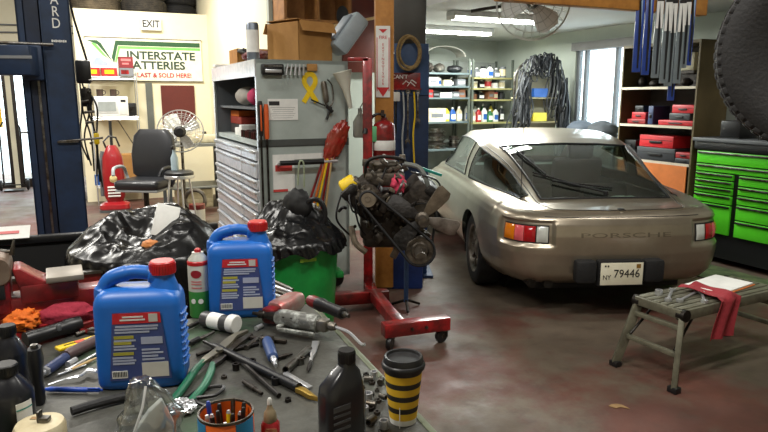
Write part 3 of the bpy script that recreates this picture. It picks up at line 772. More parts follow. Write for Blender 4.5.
# local: +x along the side panel (to the right), +y along the drawer front (away); front faces -x
SIDE = mat('grey_green_enamel', (178, 188, 184), .45, .1, (160, 170, 166), 2.5, .5)
BRS = mat('brushed_aluminium', (232, 234, 238), .25, .5, (206, 210, 216), 18, .5)
DKI = mat('hutch_dark_grey', (92, 97, 102), .6)  # darker grey for the shelf and walls inside the hutch
LC, DC, TC, ZS = 1.80, .76, 1.92, 1.28
mb = MB(); mb.bb(.0, DC, 0, .03, .12, TC).bb(0, DC, LC - .03, LC, .12, TC).bb(DC - .03, DC, 0, LC, .12, TC).bb(0, DC, 0, LC, .12, .16).bb(0.02, DC, .03, LC - .03, ZS - .04, ZS).bb(0, DC, 0, LC, TC - .03, TC); mb.build('carcass', SIDE, CH, 0)
mb = MB(); mb.bb(-.004, .0, 0, .035, .12, TC).bb(-.012, .0, 0, LC, TC - .13, TC).bb(-.004, 0, LC - .06, LC, .12, TC); mb.build('front_trim', BRS, CH, 0)
mb = MB(); mb.bb(-.005, DC + .002, -.002, 0.0, 1.24, 1.29).bb(.0, DC, -.006, 0, ZS - .03, ZS + .02); mb.build('side_seam', mat('seam_dark_grey', (74, 78, 76), .5), CH, 0)
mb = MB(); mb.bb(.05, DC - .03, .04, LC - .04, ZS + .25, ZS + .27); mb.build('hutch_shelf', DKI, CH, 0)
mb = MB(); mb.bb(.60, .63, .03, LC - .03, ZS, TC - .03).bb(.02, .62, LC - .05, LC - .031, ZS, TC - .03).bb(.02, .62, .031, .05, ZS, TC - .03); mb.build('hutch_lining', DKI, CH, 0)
zs = [ZS - .06, 1.12, .98, .89, .80, .71, .60, .49, .36, .20]
for c0_, c1_ in ((.04, .54), (.56, 1.74)):
    for a, b_ in zip(zs, zs[1:]):
        dd = MB(); dd.bb(-.018, .3, c0_, c1_, b_ + .012, a - .006, .003); dr_ = dd.build('drawer', BRS, CH, 0)
        h = MB(); h.bb(-.034, -.016, c0_ + .01, c1_ - .01, a - .034, a - .010, .004); h.build('drawer_pull', CHR, dr_, .6)
for x in (.08, DC - .08):
    for y in (.12, LC - .12):
        b = MB(); b.cyl((x, y - .025, .06), (x, y + .025, .06), .06, n=18); b.box((x, y, .115), (.08, .08, .01)); b.build('caster', K, CH)
mb = MB(); mb.tube(catmull([(.15, -.01, 1.10), (.15, -.09, 1.12), (.17, -.10, 1.12)], 4) + [(.62, -.10, 1.12)], .014, 8); mb.tube([(.62, -.10, 1.12), (.60, -.06, 1.11), (.60, 0, 1.10)], .012, 8); mb.build('push_handle', CHR, CH)
mb = MB(); mb.cyl((.14, -.10, 1.12), (.50, -.10, 1.12), .02); mb.build('grip', K, CH)
CHM = CH.matrix_basis
def chp(x, y, z): return CHM @ V((x, y, z))
bpy.context.view_layer.update(); CHM = CH.matrix_world.copy()
def sidep(px, py, off=0.):             # place on the chest's side panel seen at a pixel
    p0 = chp(0, 0, 0); n = V((sin(RA), -cos(RA), 0)); a = at(px, py, 1.) - V((0, 0, H)); a = V((a.x, a.y, a.z))
    t = (p0 + n * off - V((0, 0, H))).dot(n) / a.dot(n)
    return V((0, 0, H)) + a * t
def side_thing(name, label, cat, px, py, off=.004, group=None): return thing(name, label, cat, sidep(px, py, off), RA, group)
# hutch contents
def hut(x, y, z): return chp(x, y, z)
CRT = [('carton', (.25, .34, .17), (118, 34, 34), .30, 'dark red carton on the hutch shelf of the tool chest'), ('carton', (.22, .30, .09), (206, 104, 30), .66, 'orange carton in the hutch of the tool chest')]
z0 = ZS + .272
def inhutch(mbx, name, m, label, cat, x, y, z, group=None):
    o = mbx.build(name, m, None, .6, loc=hut(x, y, z)); o.rotation_euler = (0, 0, RA); return tag(o, label, cat, group)
inhutch(MB().lump((0, 0, .085), (.1, .24, .085), .06, 2, 5), 'shop_rag', mat('grey_white_cloth', (176, 172, 164), .9), 'bundle of grey-white cloth on the upper hutch shelf of the chest', 'cloth', .17, 1.05, z0 + .005)
inhutch(MB().lump((0, 0, .08), (.08, .10, .075), .08, 2, 8), 'shop_rag', mat('pink_bundle', (206, 66, 110), .9), 'pink bundle on the upper hutch shelf of the chest', 'cloth', .15, .62, z0 + .005)
inhutch(MB().bb(-.1, .1, -.24, .24, 0, .07, .005), 'carton', mat('rust_red_card', (146, 46, 32), .7), 'long rust-red carton in the lower hutch of the chest', 'carton', .24, 1.46, ZS + .094)
inhutch(MB().bb(-.1, .1, -.24, .24, 0, .09, .005), 'carton', mat('dark_card', (50, 44, 44), .7), 'dark carton lowest in the hutch of the chest', 'carton', .24, 1.46, ZS + .002)
inhutch(MB().bb(-.08, .08, -.18, .18, 0, .055, .005), 'carton', mat('orange_card', (216, 112, 30), .7), 'orange carton on the rust-red carton in the hutch', 'carton', .22, 1.50, ZS + .166)
SOC = mat('socket_dark_red', (70, 22, 22), .4, .5)
for k in range(4):
    for q in range(8):
        inhutch(MB().lathe([(0, 0), (.018, 0), (.018, .06), (.010, .062), (.010, .04), (0, .04)], n=10), 'socket', SOC if (k + q) % 3 else DST, 'dark red or black socket in the standing rows inside the hutch', 'socket', .06 + .05 * k, .28 + .075 * q, ZS + .001, 'sockets standing in the hutch')
for k, (y, w, h) in enumerate(((.95, .10, .10), (1.10, .16, .07))):
    inhutch(MB().bb(-.07, .07, -w / 2, w / 2, 0, h, .004), 'carton', PAPER, ['white carton behind the rows of sockets in the hutch', 'low white carton at the far end of the hutch'][k], 'carton', .14, y, ZS + .001)
inhutch(MB().lathe([(0, 0), (.03, 0), (.03, .14), (.012, .17), (.012, .2), (0, .2)]), 'spray_bottle', mat('mint_plastic', (120, 160, 130), .5), 'mint green bottle at the near edge of the hutch', 'bottle', .08, .12, ZS + .001)
# things on the side panel
t = side_thing('ribbon_magnet', 'yellow ribbon magnet on the grey side of the tool chest', 'magnet', 310, 89)
w_ = .020
lp = [V((-.055 + .0, 0, -.105)), V((.0, -.001, -.02)), V((.045, -.001, .05)), V((.035, -.001, .10)), V((0, -.001, .118)), V((-.035, -.001, .10)), V((-.045, -.001, .05)), V((0, -.003, -.02)), V((.055, -.003, -.105))]
mb = MB(); P = [V(p) for p in catmull([tuple(p) for p in lp], 6)]
L_, R_ = [], []
for i, p in enumerate(P):
    d = (P[min(i + 1, len(P) - 1)] - P[max(i - 1, 0)]).normalized(); n = V((d.z, 0, -d.x)); L_.append(p + n * w_); R_.append(p - n * w_)
for i in range(len(P) - 1):
    q = [mb.bm.verts.new(v) for v in (L_[i], L_[i + 1], R_[i + 1], R_[i])]; mb.bm.faces.new(q)
bmesh.ops.remove_doubles(mb.bm, verts=mb.bm.verts, dist=.0005)
bmesh.ops.solidify(mb.bm, geom=mb.bm.faces[:], thickness=.002)
mb.build('ribbon', YEL, t, 0)
t = side_thing('paper_sheet', 'white printed sheet taped to the grey side of the tool chest', 'paper', 283, 109.5)
mb = MB(); mb.box((0, 0, 0), (.245, .001, .165)); mb.build('sheet', PAPER, t, 0)
mb = MB(); mb.box((-.07, -.001, .048), (.085, .001, .032)); mb.build('heading_block', mat('print_black', (40, 40, 42), .7), t, 0)
mb = MB()
for i in range(6): mb.box((0, -.001, .015 - .016 * i), (.20 - .02 * (i % 3), .0008, .003))
mb.build('print_lines', mat('print_grey', (150, 150, 152), .7), t, 0)
t = side_thing('radio_head', 'black and silver car radio fixed high on the chest side', 'car radio', 272.5, 69.5, .03)
mb = MB(); mb.box((0, 0, 0), (.175, .05, .085), bev=.012); mb.build('case', K, t)
mb = MB(); mb.box((0, -.028, -.012), (.13, .006, .025), bev=.003); mb.build('display', CHR, t); mb = MB(); mb.box((.0, -.028, .026), (.14, .004, .012)); mb.build('button_strip', STL, t)
t = side_thing('magnetic_tray', 'row of small silver tools stuck on the chest side beside the radio', 'tool tray', 296, 68, .015)
mb = MB(); mb.box((0, 0, 0), (.17, .02, .02), bev=.004); mb.build('bar', STL, t)
for k in range(5):
    b = MB(); b.cyl((-.07 + .032 * k, -.018, .03), (-.09 + .036 * k, -.02, -.055), .007, .009, 8); b.build('small_tool', CHR, t)
t = side_thing('sanding_block', 'small tan block on the chest side right of the silver tools', 'block', 312, 67.5, .014); MB().box((0, 0, 0), (.085, .024, .055), bev=.004).build('block', CARD, t)
t = side_thing('blow_gun', 'silver air blow gun hanging by its loop on the chest side', 'air gun', 325, 92, .03)
mb = MB(); mb.lathe([(0, -.09), (.02, -.085), (.024, -.06), (.024, .06), (.016, .085), (0, .09)], (0, 0, 0), 16, MX.Rotation(radians(-8), 3, 'Y')); mb.build('cup', ALU, t)
mb = MB(); mb.tube(catmull([(.0, 0, -.09), (.03, 0, -.12), (.07, 0, -.07), (.06, 0, .05), (.02, 0, .10)], 5), .006, 6); mb.build('lever', STL, t)
mb = MB(); mb.cyl((.01, 0, -.11), (.06, -.01, -.16), .014); mb.cyl((.05, 0, -.12), (.01, 0, -.22), .011); mb.cyl((.0, 0, -.11), (-.12, 0, -.06), .006); mb.build('trigger', K, t)
for k, (px, lab) in enumerate(((260.5, 'pry bar with black and orange handle hung at the chest corner'), (266.5, 'orange-handled pry bar hung on the chest side next to the corner'))):
    t = side_thing('pry_bar', lab, 'pry bar', px, 118 + k * 3, .035)
    mb = MB(); mb.rloft([(-.14, .03, .024), (-.12, .036, .03), (.10, .038, .03), (.13, .028, .022)], 16, e=3); mb.build('grip', K if k == 0 else mat('orange_grip', (214, 92, 36), .5), t)
    if k == 0: MB().box((0, -.018, 0), (.012, .006, .2), bev=.002).build('grip_insert', MATS.get('orange_grip') or mat('orange_grip', (214, 92, 36), .5), t)
    mb = MB(); mb.tube([(0, 0, -.14), (0, 0, -.70), (.01, -.01, -.76), (.03, -.03, -.78)], [.009, .009, .011, .006], 8); mb.build('bar', DST, t)
t = side_thing('warning_label', 'white and red printed label on the lower side of the chest', 'label', 284, 178, .006); MB().box((0, 0, .04), (.18, .001, .30)).build('sheet', PAPER, t, 0); MB().box((-.03, -.0012, -.10), (.12, .001, .02)).build('red_print', mat('print_red', (206, 70, 66), .7), t, 0); MB().box((0, -.0012, .08), (.14, .001, .05)).build('red_print', mat('print_red', (206, 70, 66), .7), t, 0)
t = side_thing('warning_label', 'wide white strip label just under the chest side seam', 'label', 312, 156, .007); MB().box((0, 0, 0), (.30, .001, .045)).build('sheet', PAPER, t, 0)
t = side_thing('tool_pouch', 'shiny red wrapped pouch hanging on the chest side', 'pouch', 336, 141, .052)
mb = MB(); mb.lump((0, 0, 0), (.072, .030, .165), .16, 2.8, 6, 44, 30, folds=.4); o = mb.build('pouch', mat('red_vinyl', (164, 30, 28), .25, 0, (140, 52, 36), 16, .35, coat=.5), t, 1.); o.rotation_euler = (0, radians(28), 0)
t = side_thing('folding_ruler_bundle', 'bundle of red and yellow rods hung below the red pouch', 'rods', 322, 184, .10)
for k, (dx, c) in enumerate(((-.06, RED), (-.025, mat('orange_rod', (206, 110, 36), .5)), (.0, YEL), (.03, RED), (.055, mat('tan_rod', (190, 160, 110), .5)))):
    b = MB(); b.box((dx, 0, 0), (.016, .02, .42), ry=radians(20 - 3 * k), bev=.003); b.build('rod', c, t)
t = side_thing('cable_loop', 'pale green cable looped over the chest push handle', 'cable', 301, 168, .115); MB().tube(catmull([(-.02, .03, -.14), (-.02, -.012, .03), (0, -.018, .06), (.02, -.012, .02), (.03, .02, -.16)], 6), .007, 6).build('cable', mat('pale_green_cable', (176, 190, 160), .5), t)
# on top of the chest
def topth(mbx, name, m, label, cat, x, y, rz=0., z=TC + .001, sm=.6):
    o = mbx.build(name, m, None, sm, loc=chp(x, y, z)); o.rotation_euler = (0, 0, RA + rz); return tag(o, label, cat)
bxx = thing('cardboard_box', 'large cardboard box standing on top of the tool chest', 'box', chp(.47, .36, TC + .001), radians(48))
bw, bd, bh = .37, .40, .31
mb = MB(); mb.bb(-bw / 2, bw / 2, -bd / 2, -bd / 2 + .006, 0, bh).bb(-bw / 2, bw / 2, bd / 2 - .006, bd / 2, 0, bh).bb(-bw / 2, -bw / 2 + .006, -bd / 2, bd / 2, 0, bh).bb(bw / 2 - .006, bw / 2, -bd / 2, bd / 2, 0, bh).bb(-bw / 2, bw / 2, -bd / 2, bd / 2, 0, .006); mb.build('carton', CARD, bxx, 0)
for sd in (-1, 1):
    f = MB(); f.box((0, sd * (bd / 2 + .035), bh - .035), (bw, .09, .005), rx=-sd * 1.15); f.build('flap', CARD, bxx, 0)
    f = MB(); f.box((sd * (bw / 2 - .05), 0, bh + .012), (.11, bd, .005), ry=-sd * .15); f.build('flap', CARD, bxx, 0)
cr = thing('wooden_crate', 'small wooden crate with junk at the far end of the chest top', 'crate', chp(.28, 1.36, TC + .001), RA)
mb = MB(); mb.bb(-.16, .16, -.18, -.165, 0, .16).bb(-.16, .16, .165, .18, 0, .16).bb(-.16, -.145, -.18, .18, 0, .16).bb(.145, .16, -.18, .18, 0, .16).bb(-.16, .16, -.18, .18, 0, .012); mb.build('crate', WOOD, cr, 0)
topth(MB().box((0, 0, .09), (.22, .26, .03), ry=.5, bev=.01).box((.06, 0, .05), (.10, .2, .09), bev=.02), 'drill_case', K, 'black folded drill case on the chest top beside the crate', 'case', .22, 1.10)
topth(MB().lump((0, 0, .05), (.14, .16, .05), .2, 3, 9, folds=.2), 'rag_heap', mat('dark_red_white_cloth', (150, 130, 128), .9, 0, (110, 40, 44), 9), 'heap of reddish-white rags on the chest top', 'rags', .22, .76, z=TC + .012)
topth(MB().bb(-.10, .10, -.06, .06, 0, .03, .004), 'printed_manual', PAPER, 'white booklet lying flat on the front edge of the chest top', 'booklet', .08, 1.60, .0)
tl = thing('lamp_housing', 'slim silver can on the chest top left of the cardboard box', 'can', chp(.10, .48, TC + .001), RA); MB().lathe([(0, 0), (.05, 0), (.052, .01), (.052, .3), (.045, .32), (0, .32)]).build('can', mat('blue_grey_metal', (120, 128, 140), .4, .6), tl); MB().lathe([(.0525, .08), (.0535, .08), (.0535, .26), (.0525, .26)]).build('wrap_label', PAPER, tl)
g = thing('plastic_case', 'grey plastic tool case leaning above the right end of the chest', 'case', chp(.86, .26, TC + .02), RA)
mb = MB(); mb.box((0, 0, .22), (.15, .24, .36), bev=.03, ry=radians(38)); o = mb.build('shell', mat('case_blue_grey', (148, 160, 168), .45), g)
mb = MB(); mb.box((-.064, 0, .27), (.03, .18, .26), bev=.012, ry=radians(38)); mb.build('lid_panel', mat('case_grey', (112, 122, 132), .5), g)
fu = thing('funnel', 'milky white plastic funnel hung at the chest right edge', 'funnel', sidep(345, 84, .11), RA)
MB().lathe([(.075, .10), (.078, .10), (.030, -.05), (.016, -.20), (.013, -.20), (.026, -.05), (.075, .10)], (0, 0, 0), 24, MX.Rotation(radians(-14), 3, 'Y')).build('funnel_body', glass('milky_translucent', (190, 190, 180), .2, .5) if False else mat('milky_white', (206, 206, 192), .5), fu)
bd_ = thing('cable_spool_board', 'white and blue printed packet wedged behind the grey plastic case', 'packet', chp(.60, .70, TC + .001), RA + .4); MB().box((0, 0, .17), (.20, .03, .34), bev=.004).build('packet', PAPER, bd_); MB().box((.04, -.017, .12), (.08, .002, .2)).build('blue_print', mat('print_blue', (44, 70, 130), .6), bd_, 0)
jg = thing('plastic_jug', 'hazy plastic jug right of the chest beside the red mast', 'jug', V((-.20, 5.40, 1.30)))
MB().tube([(0, 0, .24), (.02, 0, .28), (.08, .0, .29), (.10, 0, .28)], .005, 6).build('added_hook', STL, jg)  # hook added to carry the jug, none is known there
MB().rloft([(0, .10, .10), (.01, .12, .11), (.13, .12, .11), (.18, .06, .06), (.20, .035, .035), (.24, .035, .035)], 24, e=3).build('jug_body', mat('hazy_plastic', (150, 150, 140), .4), jg, .8)
# wall cabinet and wood pieces over the chest
WB = thing('wall_cabinet', 'rough open wooden wall shelf above the cardboard box', 'shelf', room(2.36, 6.98, 2.42), RA)
mb = MB(); mb.bb(-.36, .4, -.22, .22, 0, .03).bb(-.36, -.33, -.22, .22, 0, .6).bb(.0, .03, -.22, .22, 0, .6).bb(-.36, .4, -.22, .22, .5, .53).bb(.37, .4, -.22, .22, 0, .6).bb(-.36, .4, .2, .22, 0, .6); mb.build('shelf_case', mat('rough_plywood', (166, 116, 62), .7, 0, (128, 84, 42), 6, .6), WB, 0)
cl = thing('round_mirror', 'small oval mirror hung in front of the wooden wall shelf', 'mirror', room(2.64, 6.72, 2.50), RA); MB().lathe([(0, -.006), (.085, -.006), (.09, 0), (.085, .006), (0, .006)], (0, 0, 0), 28, MX.Rotation(pi / 2, 3, 'X') @ MX.Diagonal((.8, 1.15, 1))).build('rim', K, cl); MB().lathe([(0, -.008), (.07, -.008), (.07, -.005), (0, -.005)], (0, 0, 0), 28, MX.Rotation(pi / 2, 3, 'X') @ MX.Diagonal((.8, 1.15, 1))).build('glass', CHR, cl)
o = MB().box((0, 0, 0), (.62, .05, .03), ry=-.22, bev=.004).build('shelf_plank', mat('pale_plank', (206, 176, 128), .7), None, loc=room(2.70, 6.60, 2.42)); o.rotation_euler = (0, 0, RA); tag(o, 'pale wooden stick poking up out of the clutter over the box', 'plank')
o = MB().bb(-.24, .24, -.03, .03, 0, .95, .006).build('cupboard_door', mat('mahogany_panel', (104, 40, 24), .5, 0, (84, 30, 18), 3), None, loc=room(3.03, 7.12, 1.92)); o.rotation_euler = (0, 0, RA); tag(o, 'dark mahogany panel on the wall behind the grey plastic case', 'panel')
# ---- green bin with black bag ---------------------------------------------------------------
gp = at(292, 235, 4.0); GB = thing('trash_bin', 'round green plastic bin in front of the tool chest', 'bin', (gp.x, gp.y, 0))
GRN = mat('green_plastic', (26, 160, 70), .4, 0, (20, 128, 56), 3)
mb = MB(); mb.lathe([(0, .0), (.23, .0), (.24, .02), (.285, .70), (.30, .70), (.305, .72), (.305, .755), (.29, .76), (.275, .75), (.235, .03), (0, .03)], n=48); mb.build('tub', GRN, GB, .5)
for k in range(2):
    t = pi * k + .3; b = MB(); b.box((.29 * cos(t), .29 * sin(t), .52), (.05, .14, .04), rz=t, bev=.01); b.build('handle', GRN, GB)
BAG = mat('black_bag_plastic', (13, 14, 16), .27, 0, (10, 10, 12), 5, .4, .12, 9, spec=.4)
from mathutils import noise as NZ
def bag(name, label, loc, R0, skirt, peaks, seed, sx=1., sy=1., mouth=.55, cat='bag'):
    mb = MB(); bm = mb.bm; n, k = 200, 64; rings = []
    for j in range(k + 1):
        f = j / k; ring = []
        for i in range(n):
            t = 2 * pi * i / n; u, v = cos(t), sin(t)
            if f < .35:                                   # skirt hanging over the rim
                g_ = f / .35; r = R0 * (1.03 + .02 * (1 - g_)); z = -skirt * (1 - g_)
                fold = abs(NZ.noise(V((u * 5, v * 5, seed)))) * .03 * (1.4 - g_) + abs(sin(t * 17 + seed + g_)) * .012
                r += fold; z += NZ.noise(V((u * 3, v * 3, seed + 9))) * .05 * (1 - g_)
            else:                                         # heap above the rim
                g_ = (f - .35) / .65; r = R0 * 1.04 * (1 - g_) ** .8 if g_ < 1 else 0
                x, y = u * r, v * r; z = .02 + .03 * sin(pi * g_)
                for (qx, qy, h, s_) in peaks: z += h * math.exp(-((x - qx) ** 2 + (y - qy) ** 2) / s_ ** 2)
                p = V((x, y, seed)); e_ = min(1, g_ * 4)
                z += e_ * ((1 - abs(NZ.noise(p * 7)) * 2) * .022 + (1 - abs(NZ.noise(p * 14 + V((3, 1, 0)))) * 2) * .012 + (1 - abs(NZ.noise(p * 30 + V((5, 2, 0)))) * 2) * .003)
                r = max(r, .0)
            ring.append(bm.verts.new((u * r * sx, v * r * sy, z)))
        rings.append(ring)
    for A, B in zip(rings, rings[1:]):
        for i in range(n): bm.faces.new((A[i], A[(i + 1) % n], B[(i + 1) % n], B[i]))
    bmesh.ops.remove_doubles(bm, verts=bm.verts, dist=.0004)
    o = mb.build(name, BAG, None, 1.2, loc=loc); return tag(o, label, cat)
bg1 = bag('trash_bag', 'shiny black bag lining the round green bin', (gp.x, gp.y, .765), .312, .045, [(.0, -.02, .16, .11), (-.14, .03, .12, .10), (.13, .05, .10, .10), (.02, .14, .10, .1)], 3)
t = thing('welding_mask', 'round black mask with a strap lying on the black bag in the green bin', 'mask', (gp.x + .04, gp.y - .02, .93)); MB().lump((0, 0, .05), (.085, .07, .095), .16, 1.6, 4, folds=.2).build('shell', mat('matte_black_fabric', (16, 16, 17), .6), t, 1.); MB().tube([(.11 + .065 * cos(2 * pi * i / 20), -.03, .0 + .09 * sin(2 * pi * i / 20)) for i in range(20)], .016, 7, closed=True).build('strap', K, t)
# ---- red parts cart with the big black bag ---------------------------------------------------
def on2(px, py, z): return on(px, py, z)
ang = radians(22); PC = thing('parts_cart', 'red steel parts cart with a black inside, behind the workbench', 'cart', (-1.62, 2.62, 0), ang)
# local x right along the bench back, y away
mb = MB(); L0, L1, W0, W1, ZT, ZB = -1.0, 1.0, 0., .80, .86, .50
mb.bb(L0, L1, W0, W0 + .012, ZB, ZT).bb(L1 - .012, L1, W0, W1, ZB, ZT).bb(L0, L0 + .012, W0, W1, ZB, ZT).bb(L0, L1, W1 - .012, W1, ZB, ZT).bb(L0, L1, W0, W1, ZB, ZB + .02)
mb.build('tray', RED, PC, 0)
mb = MB(); mb.bb(L0 + .014, L1 - .014, W0 + .014, W0 + .02, ZB + .02, ZT - .005).bb(L0 + .014, L1 - .014, W1 - .02, W1 - .014, ZB + .02, ZT - .005).bb(L0 + .014, L0 + .02, W0 + .014, W1 - .014, ZB + .02, ZT - .005).bb(L1 - .02, L1 - .014, W0 + .014, W1 - .014, ZB + .02, ZT - .005).bb(L0 + .014, L1 - .014, W0 + .014, W1 - .014, ZB + .02, ZB + .03); mb.build('liner', KM, PC, 0)
mb = MB(); mb.bb(L0, L1, W0 - .01, W0 + .03, ZT, ZT + .012); mb.build('front_rim', STL, PC, 0)
mb = MB(); mb.bb(L0, L1, W1 - .04, W1 + .01, ZT, ZT + .04, .008); mb.build('rear_rim', K, PC)
for x in (L0 + .06, L1 - .06):
    for y in (W0 + .06, W1 - .06):
        b = MB(); b.bb(x - .02, x + .02, y - .02, y + .02, .0, ZB); b.build('leg', RED, PC, 0)
bpy.context.view_layer.update(); PCM = PC.matrix_world.copy()
p = PCM @ V((-.10, W1 - .06, ZT + .041)); t = thing('paper_tag', 'white tag with a red print lying on the rear rim of the parts cart', 'tag', at(46, 246, 3.25) * 1, ang)
t.location = PCM @ V((-.08, W1 - .02, ZT + .07)); MB().box((0, 0, -.005), (.20, .1, .004), rx=.55).build('card', PAPER, t, 0); MB().box((-.005, -.005, -.002), (.11, .02, .003), rx=.55).build('red_print', mat('print_rose', (214, 120, 120), .7), t, 0)
bg2 = bag('trash_bag', 'big slumped black bag with white paper in it, on the red parts cart', PCM @ V((.60, .30, .88)), .32, .30, [(.05, .1, .14, .15), (-.15, .0, .10, .13), (.18, -.05, .09, .11)], 8, 1.12, 1.1)
o = MB().box((0, 0, .07), (.11, .01, .16), ry=.3, rx=-.4, bev=.003).build('paper_scrap', PAPER, None, loc=PCM @ V((.68, .16, .975))); o.rotation_euler = (0, 0, ang); tag(o, 'white paper scrap sticking out of the big black bag', 'paper')
o = MB().lump((0, 0, 0), (.04, .03, .025), .2, 3, 2).build('food_wrapper', mat('orange_wrapper', (206, 130, 70), .6), None, loc=PCM @ V((.60, .06, .955))); tag(o, 'small orange wrapper beside the white paper on the black bag', 'wrapper')
# ---- work platform at the right ------------------------------------------------------------
c1, c2 = on(682, 311, .45), on(636, 296, .45); ax = (c1 + c2) / 2; wd = (c1 - c2).length; ang2 = atan2((c1 - c2).x, -(c1 - c2).y)
WP = thing('work_platform', 'grey aluminium folding work platform standing behind the car', 'work platform', (ax.x, ax.y, 0), ang2)
ALG = mat('painted_aluminium', (128, 126, 108), .5, .4, (92, 90, 76), 10, .6)
LP = .92; hw_ = wd / 2
mb = MB()
for sd in (-1, 1): mb.bb(0, LP, sd * hw_ - .012, sd * hw_ + .012, .39, .45, .004)
for i in range(6): y = -hw_ + .03 + i * (wd - .06) / 5; mb.bb(.01, LP - .01, y - .02, y + .02, .440, .455, .003)
for x in (0, LP): mb.bb(x - .012, x + .012, -hw_, hw_, .40, .452, .005)
mb.build('deck', ALG, WP, .5)
for sx, x0 in ((-1, .02), (1, LP - .02)):
    for sd in (-1, 1):
        b = MB(); a_, b_ = V((x0, sd * (hw_ - .01), .42)), V((x0 + sx * .10, sd * (hw_ + .05), .02)); d = b_ - a_
        m = MX.Translation((a_ + b_) / 2) @ d.to_track_quat('Z', 'Y').to_matrix().to_4x4()
        v0 = len(b.bm.verts); b.box((0, 0, 0), (.032, .05, d.length), bev=.004); bmesh.ops.transform(b.bm, matrix=m, verts=b.bm.verts); lg = b.build('leg', ALG, WP)
        f = MB(); f.box(b_ + V((0, 0, -.002)), (.05, .06, .036), bev=.006); f.build('rubber_foot', K, lg)
        kn = MB(); kn.cyl(a_ + V((0, -.02 * sd, 0)), a_ + V((0, .03 * sd, 0)), .035); kn.build('hinge', DST, lg)
    for z in (.20, .345):
        f = (.42 - z) / .40; b = MB(); b.box((x0 + sx * .10 * f, 0, z), (.03, 2 * (hw_ - .01 + .06 * f) - .02, .028), bev=.004); b.build('rung', ALG, WP)
for sd in (-1, 1): MB().cyl((.16, sd * (hw_ - .03), .40), (-.03, sd * (hw_ - .005), .22), .008).build('brace', DST, WP)
bpy.context.view_layer.update(); WM = WP.matrix_world.copy()
def wp_thing(name, label, cat, x, y, rz, z=.456, group=None): return thing(name, label, cat, WM @ V((x, y, z)), ang2 + rz, group)
for k, (x, y, rz, ln, lab) in enumerate(((.17, .05, .55, .22, 'chrome combination wrench lying nearest the platform left end'), (.24, -.02, .25, .24, 'chrome ratchet handle lying across the middle of the platform tools'), (.30, -.075, .7, .17, 'short chrome wrench at the front of the platform tools'))):
    t = wp_thing('wrench', lab, 'wrench', x, y, rz)
    b = MB(); b.bb(-ln / 2, ln / 2, -.008, .008, .002, .012, .003); b.lathe([(.009, 0), (.02, 0), (.02, .014), (.009, .014), (.009, 0)], (-ln / 2, 0, 0), 16); b.prism([(ln / 2 - .01, -.008), (ln / 2 + .012, -.02), (ln / 2 + .035, -.016), (ln / 2 + .016, -.006), (ln / 2 + .016, .006), (ln / 2 + .035, .016), (ln / 2 + .012, .02), (ln / 2 - .01, .008)], .010, MX.Translation((0, 0, .007)) @ MX.Rotation(pi / 2, 4, 'X')); b.build('wrench_body', CHR, t)
t = wp_thing('socket', 'chrome socket ring standing among the wrenches on the platform', 'socket', .13, .10, 0); MB().lathe([(.012, 0), (.022, 0), (.022, .03), (.012, .03), (.012, 0)], n=18).build('ring', CHR, t)
t = wp_thing('clipboard', 'white pad on an orange-edged board lying on the platform', 'clipboard', .62, .04, .12); MB().bb(-.20, .20, -.13, .13, 0, .006, .002).build('board', mat('orange_board', (214, 122, 60), .6), t, 0); MB().bb(-.19, .19, -.12, .12, .0065, .016, .002).build('pad', PAPER, t, 0)
# red rag draped over the front edge
mb = MB(); rows = []
for i in range(26):
    u = i / 25; row = []
    for j in range(16):
        v = j / 15; y = .10 - u * .54; x = .30 + v * .2 + .03 * sin(u * 5) - .03 * u
        ye = -hw_ - .016
        if y > ye: z = .478 + .010 * sin(v * 9 + u * 4) + .008 * sin(u * 13 + v * 3)
        else: z = .475 - (ye - y) * .9; y = ye - .012 - .012 * sin(v * 11 + u * 3)
        row.append(V((x, y, z)))
    rows.append(row)
for i in range(25):
    for j in range(15): mb.bm.faces.new([mb.bm.verts.new(q) for q in (rows[i][j], rows[i + 1][j], rows[i + 1][j + 1], rows[i][j + 1])])
bmesh.ops.remove_doubles(mb.bm, verts=mb.bm.verts, dist=.0003); bmesh.ops.solidify(mb.bm, geom=mb.bm.faces[:], thickness=.003)
o = mb.build('shop_rag', mat('red_cloth', (150, 44, 52), .95, bump=.3), None, 1.2, loc=(ax.x, ax.y, 0)); o.rotation_euler = (0, 0, ang2); tag(o, 'dull red rag draped over the front edge of the grey work platform', 'rag')
o = MB().prism([(-.05, 0), (-.02, .025), (.01, .012), (.05, .03), (.03, -.01), (.0, -.025), (-.03, -.018)], .003, MX.Rotation(pi / 2, 4, 'X')).build('dry_leaf', mat('dry_leaf', (150, 120, 80), .8), None, 0, loc=on(618, 406, .003)); tag(o, 'dry leaf lying on the bare floor in front of the platform', 'leaf')
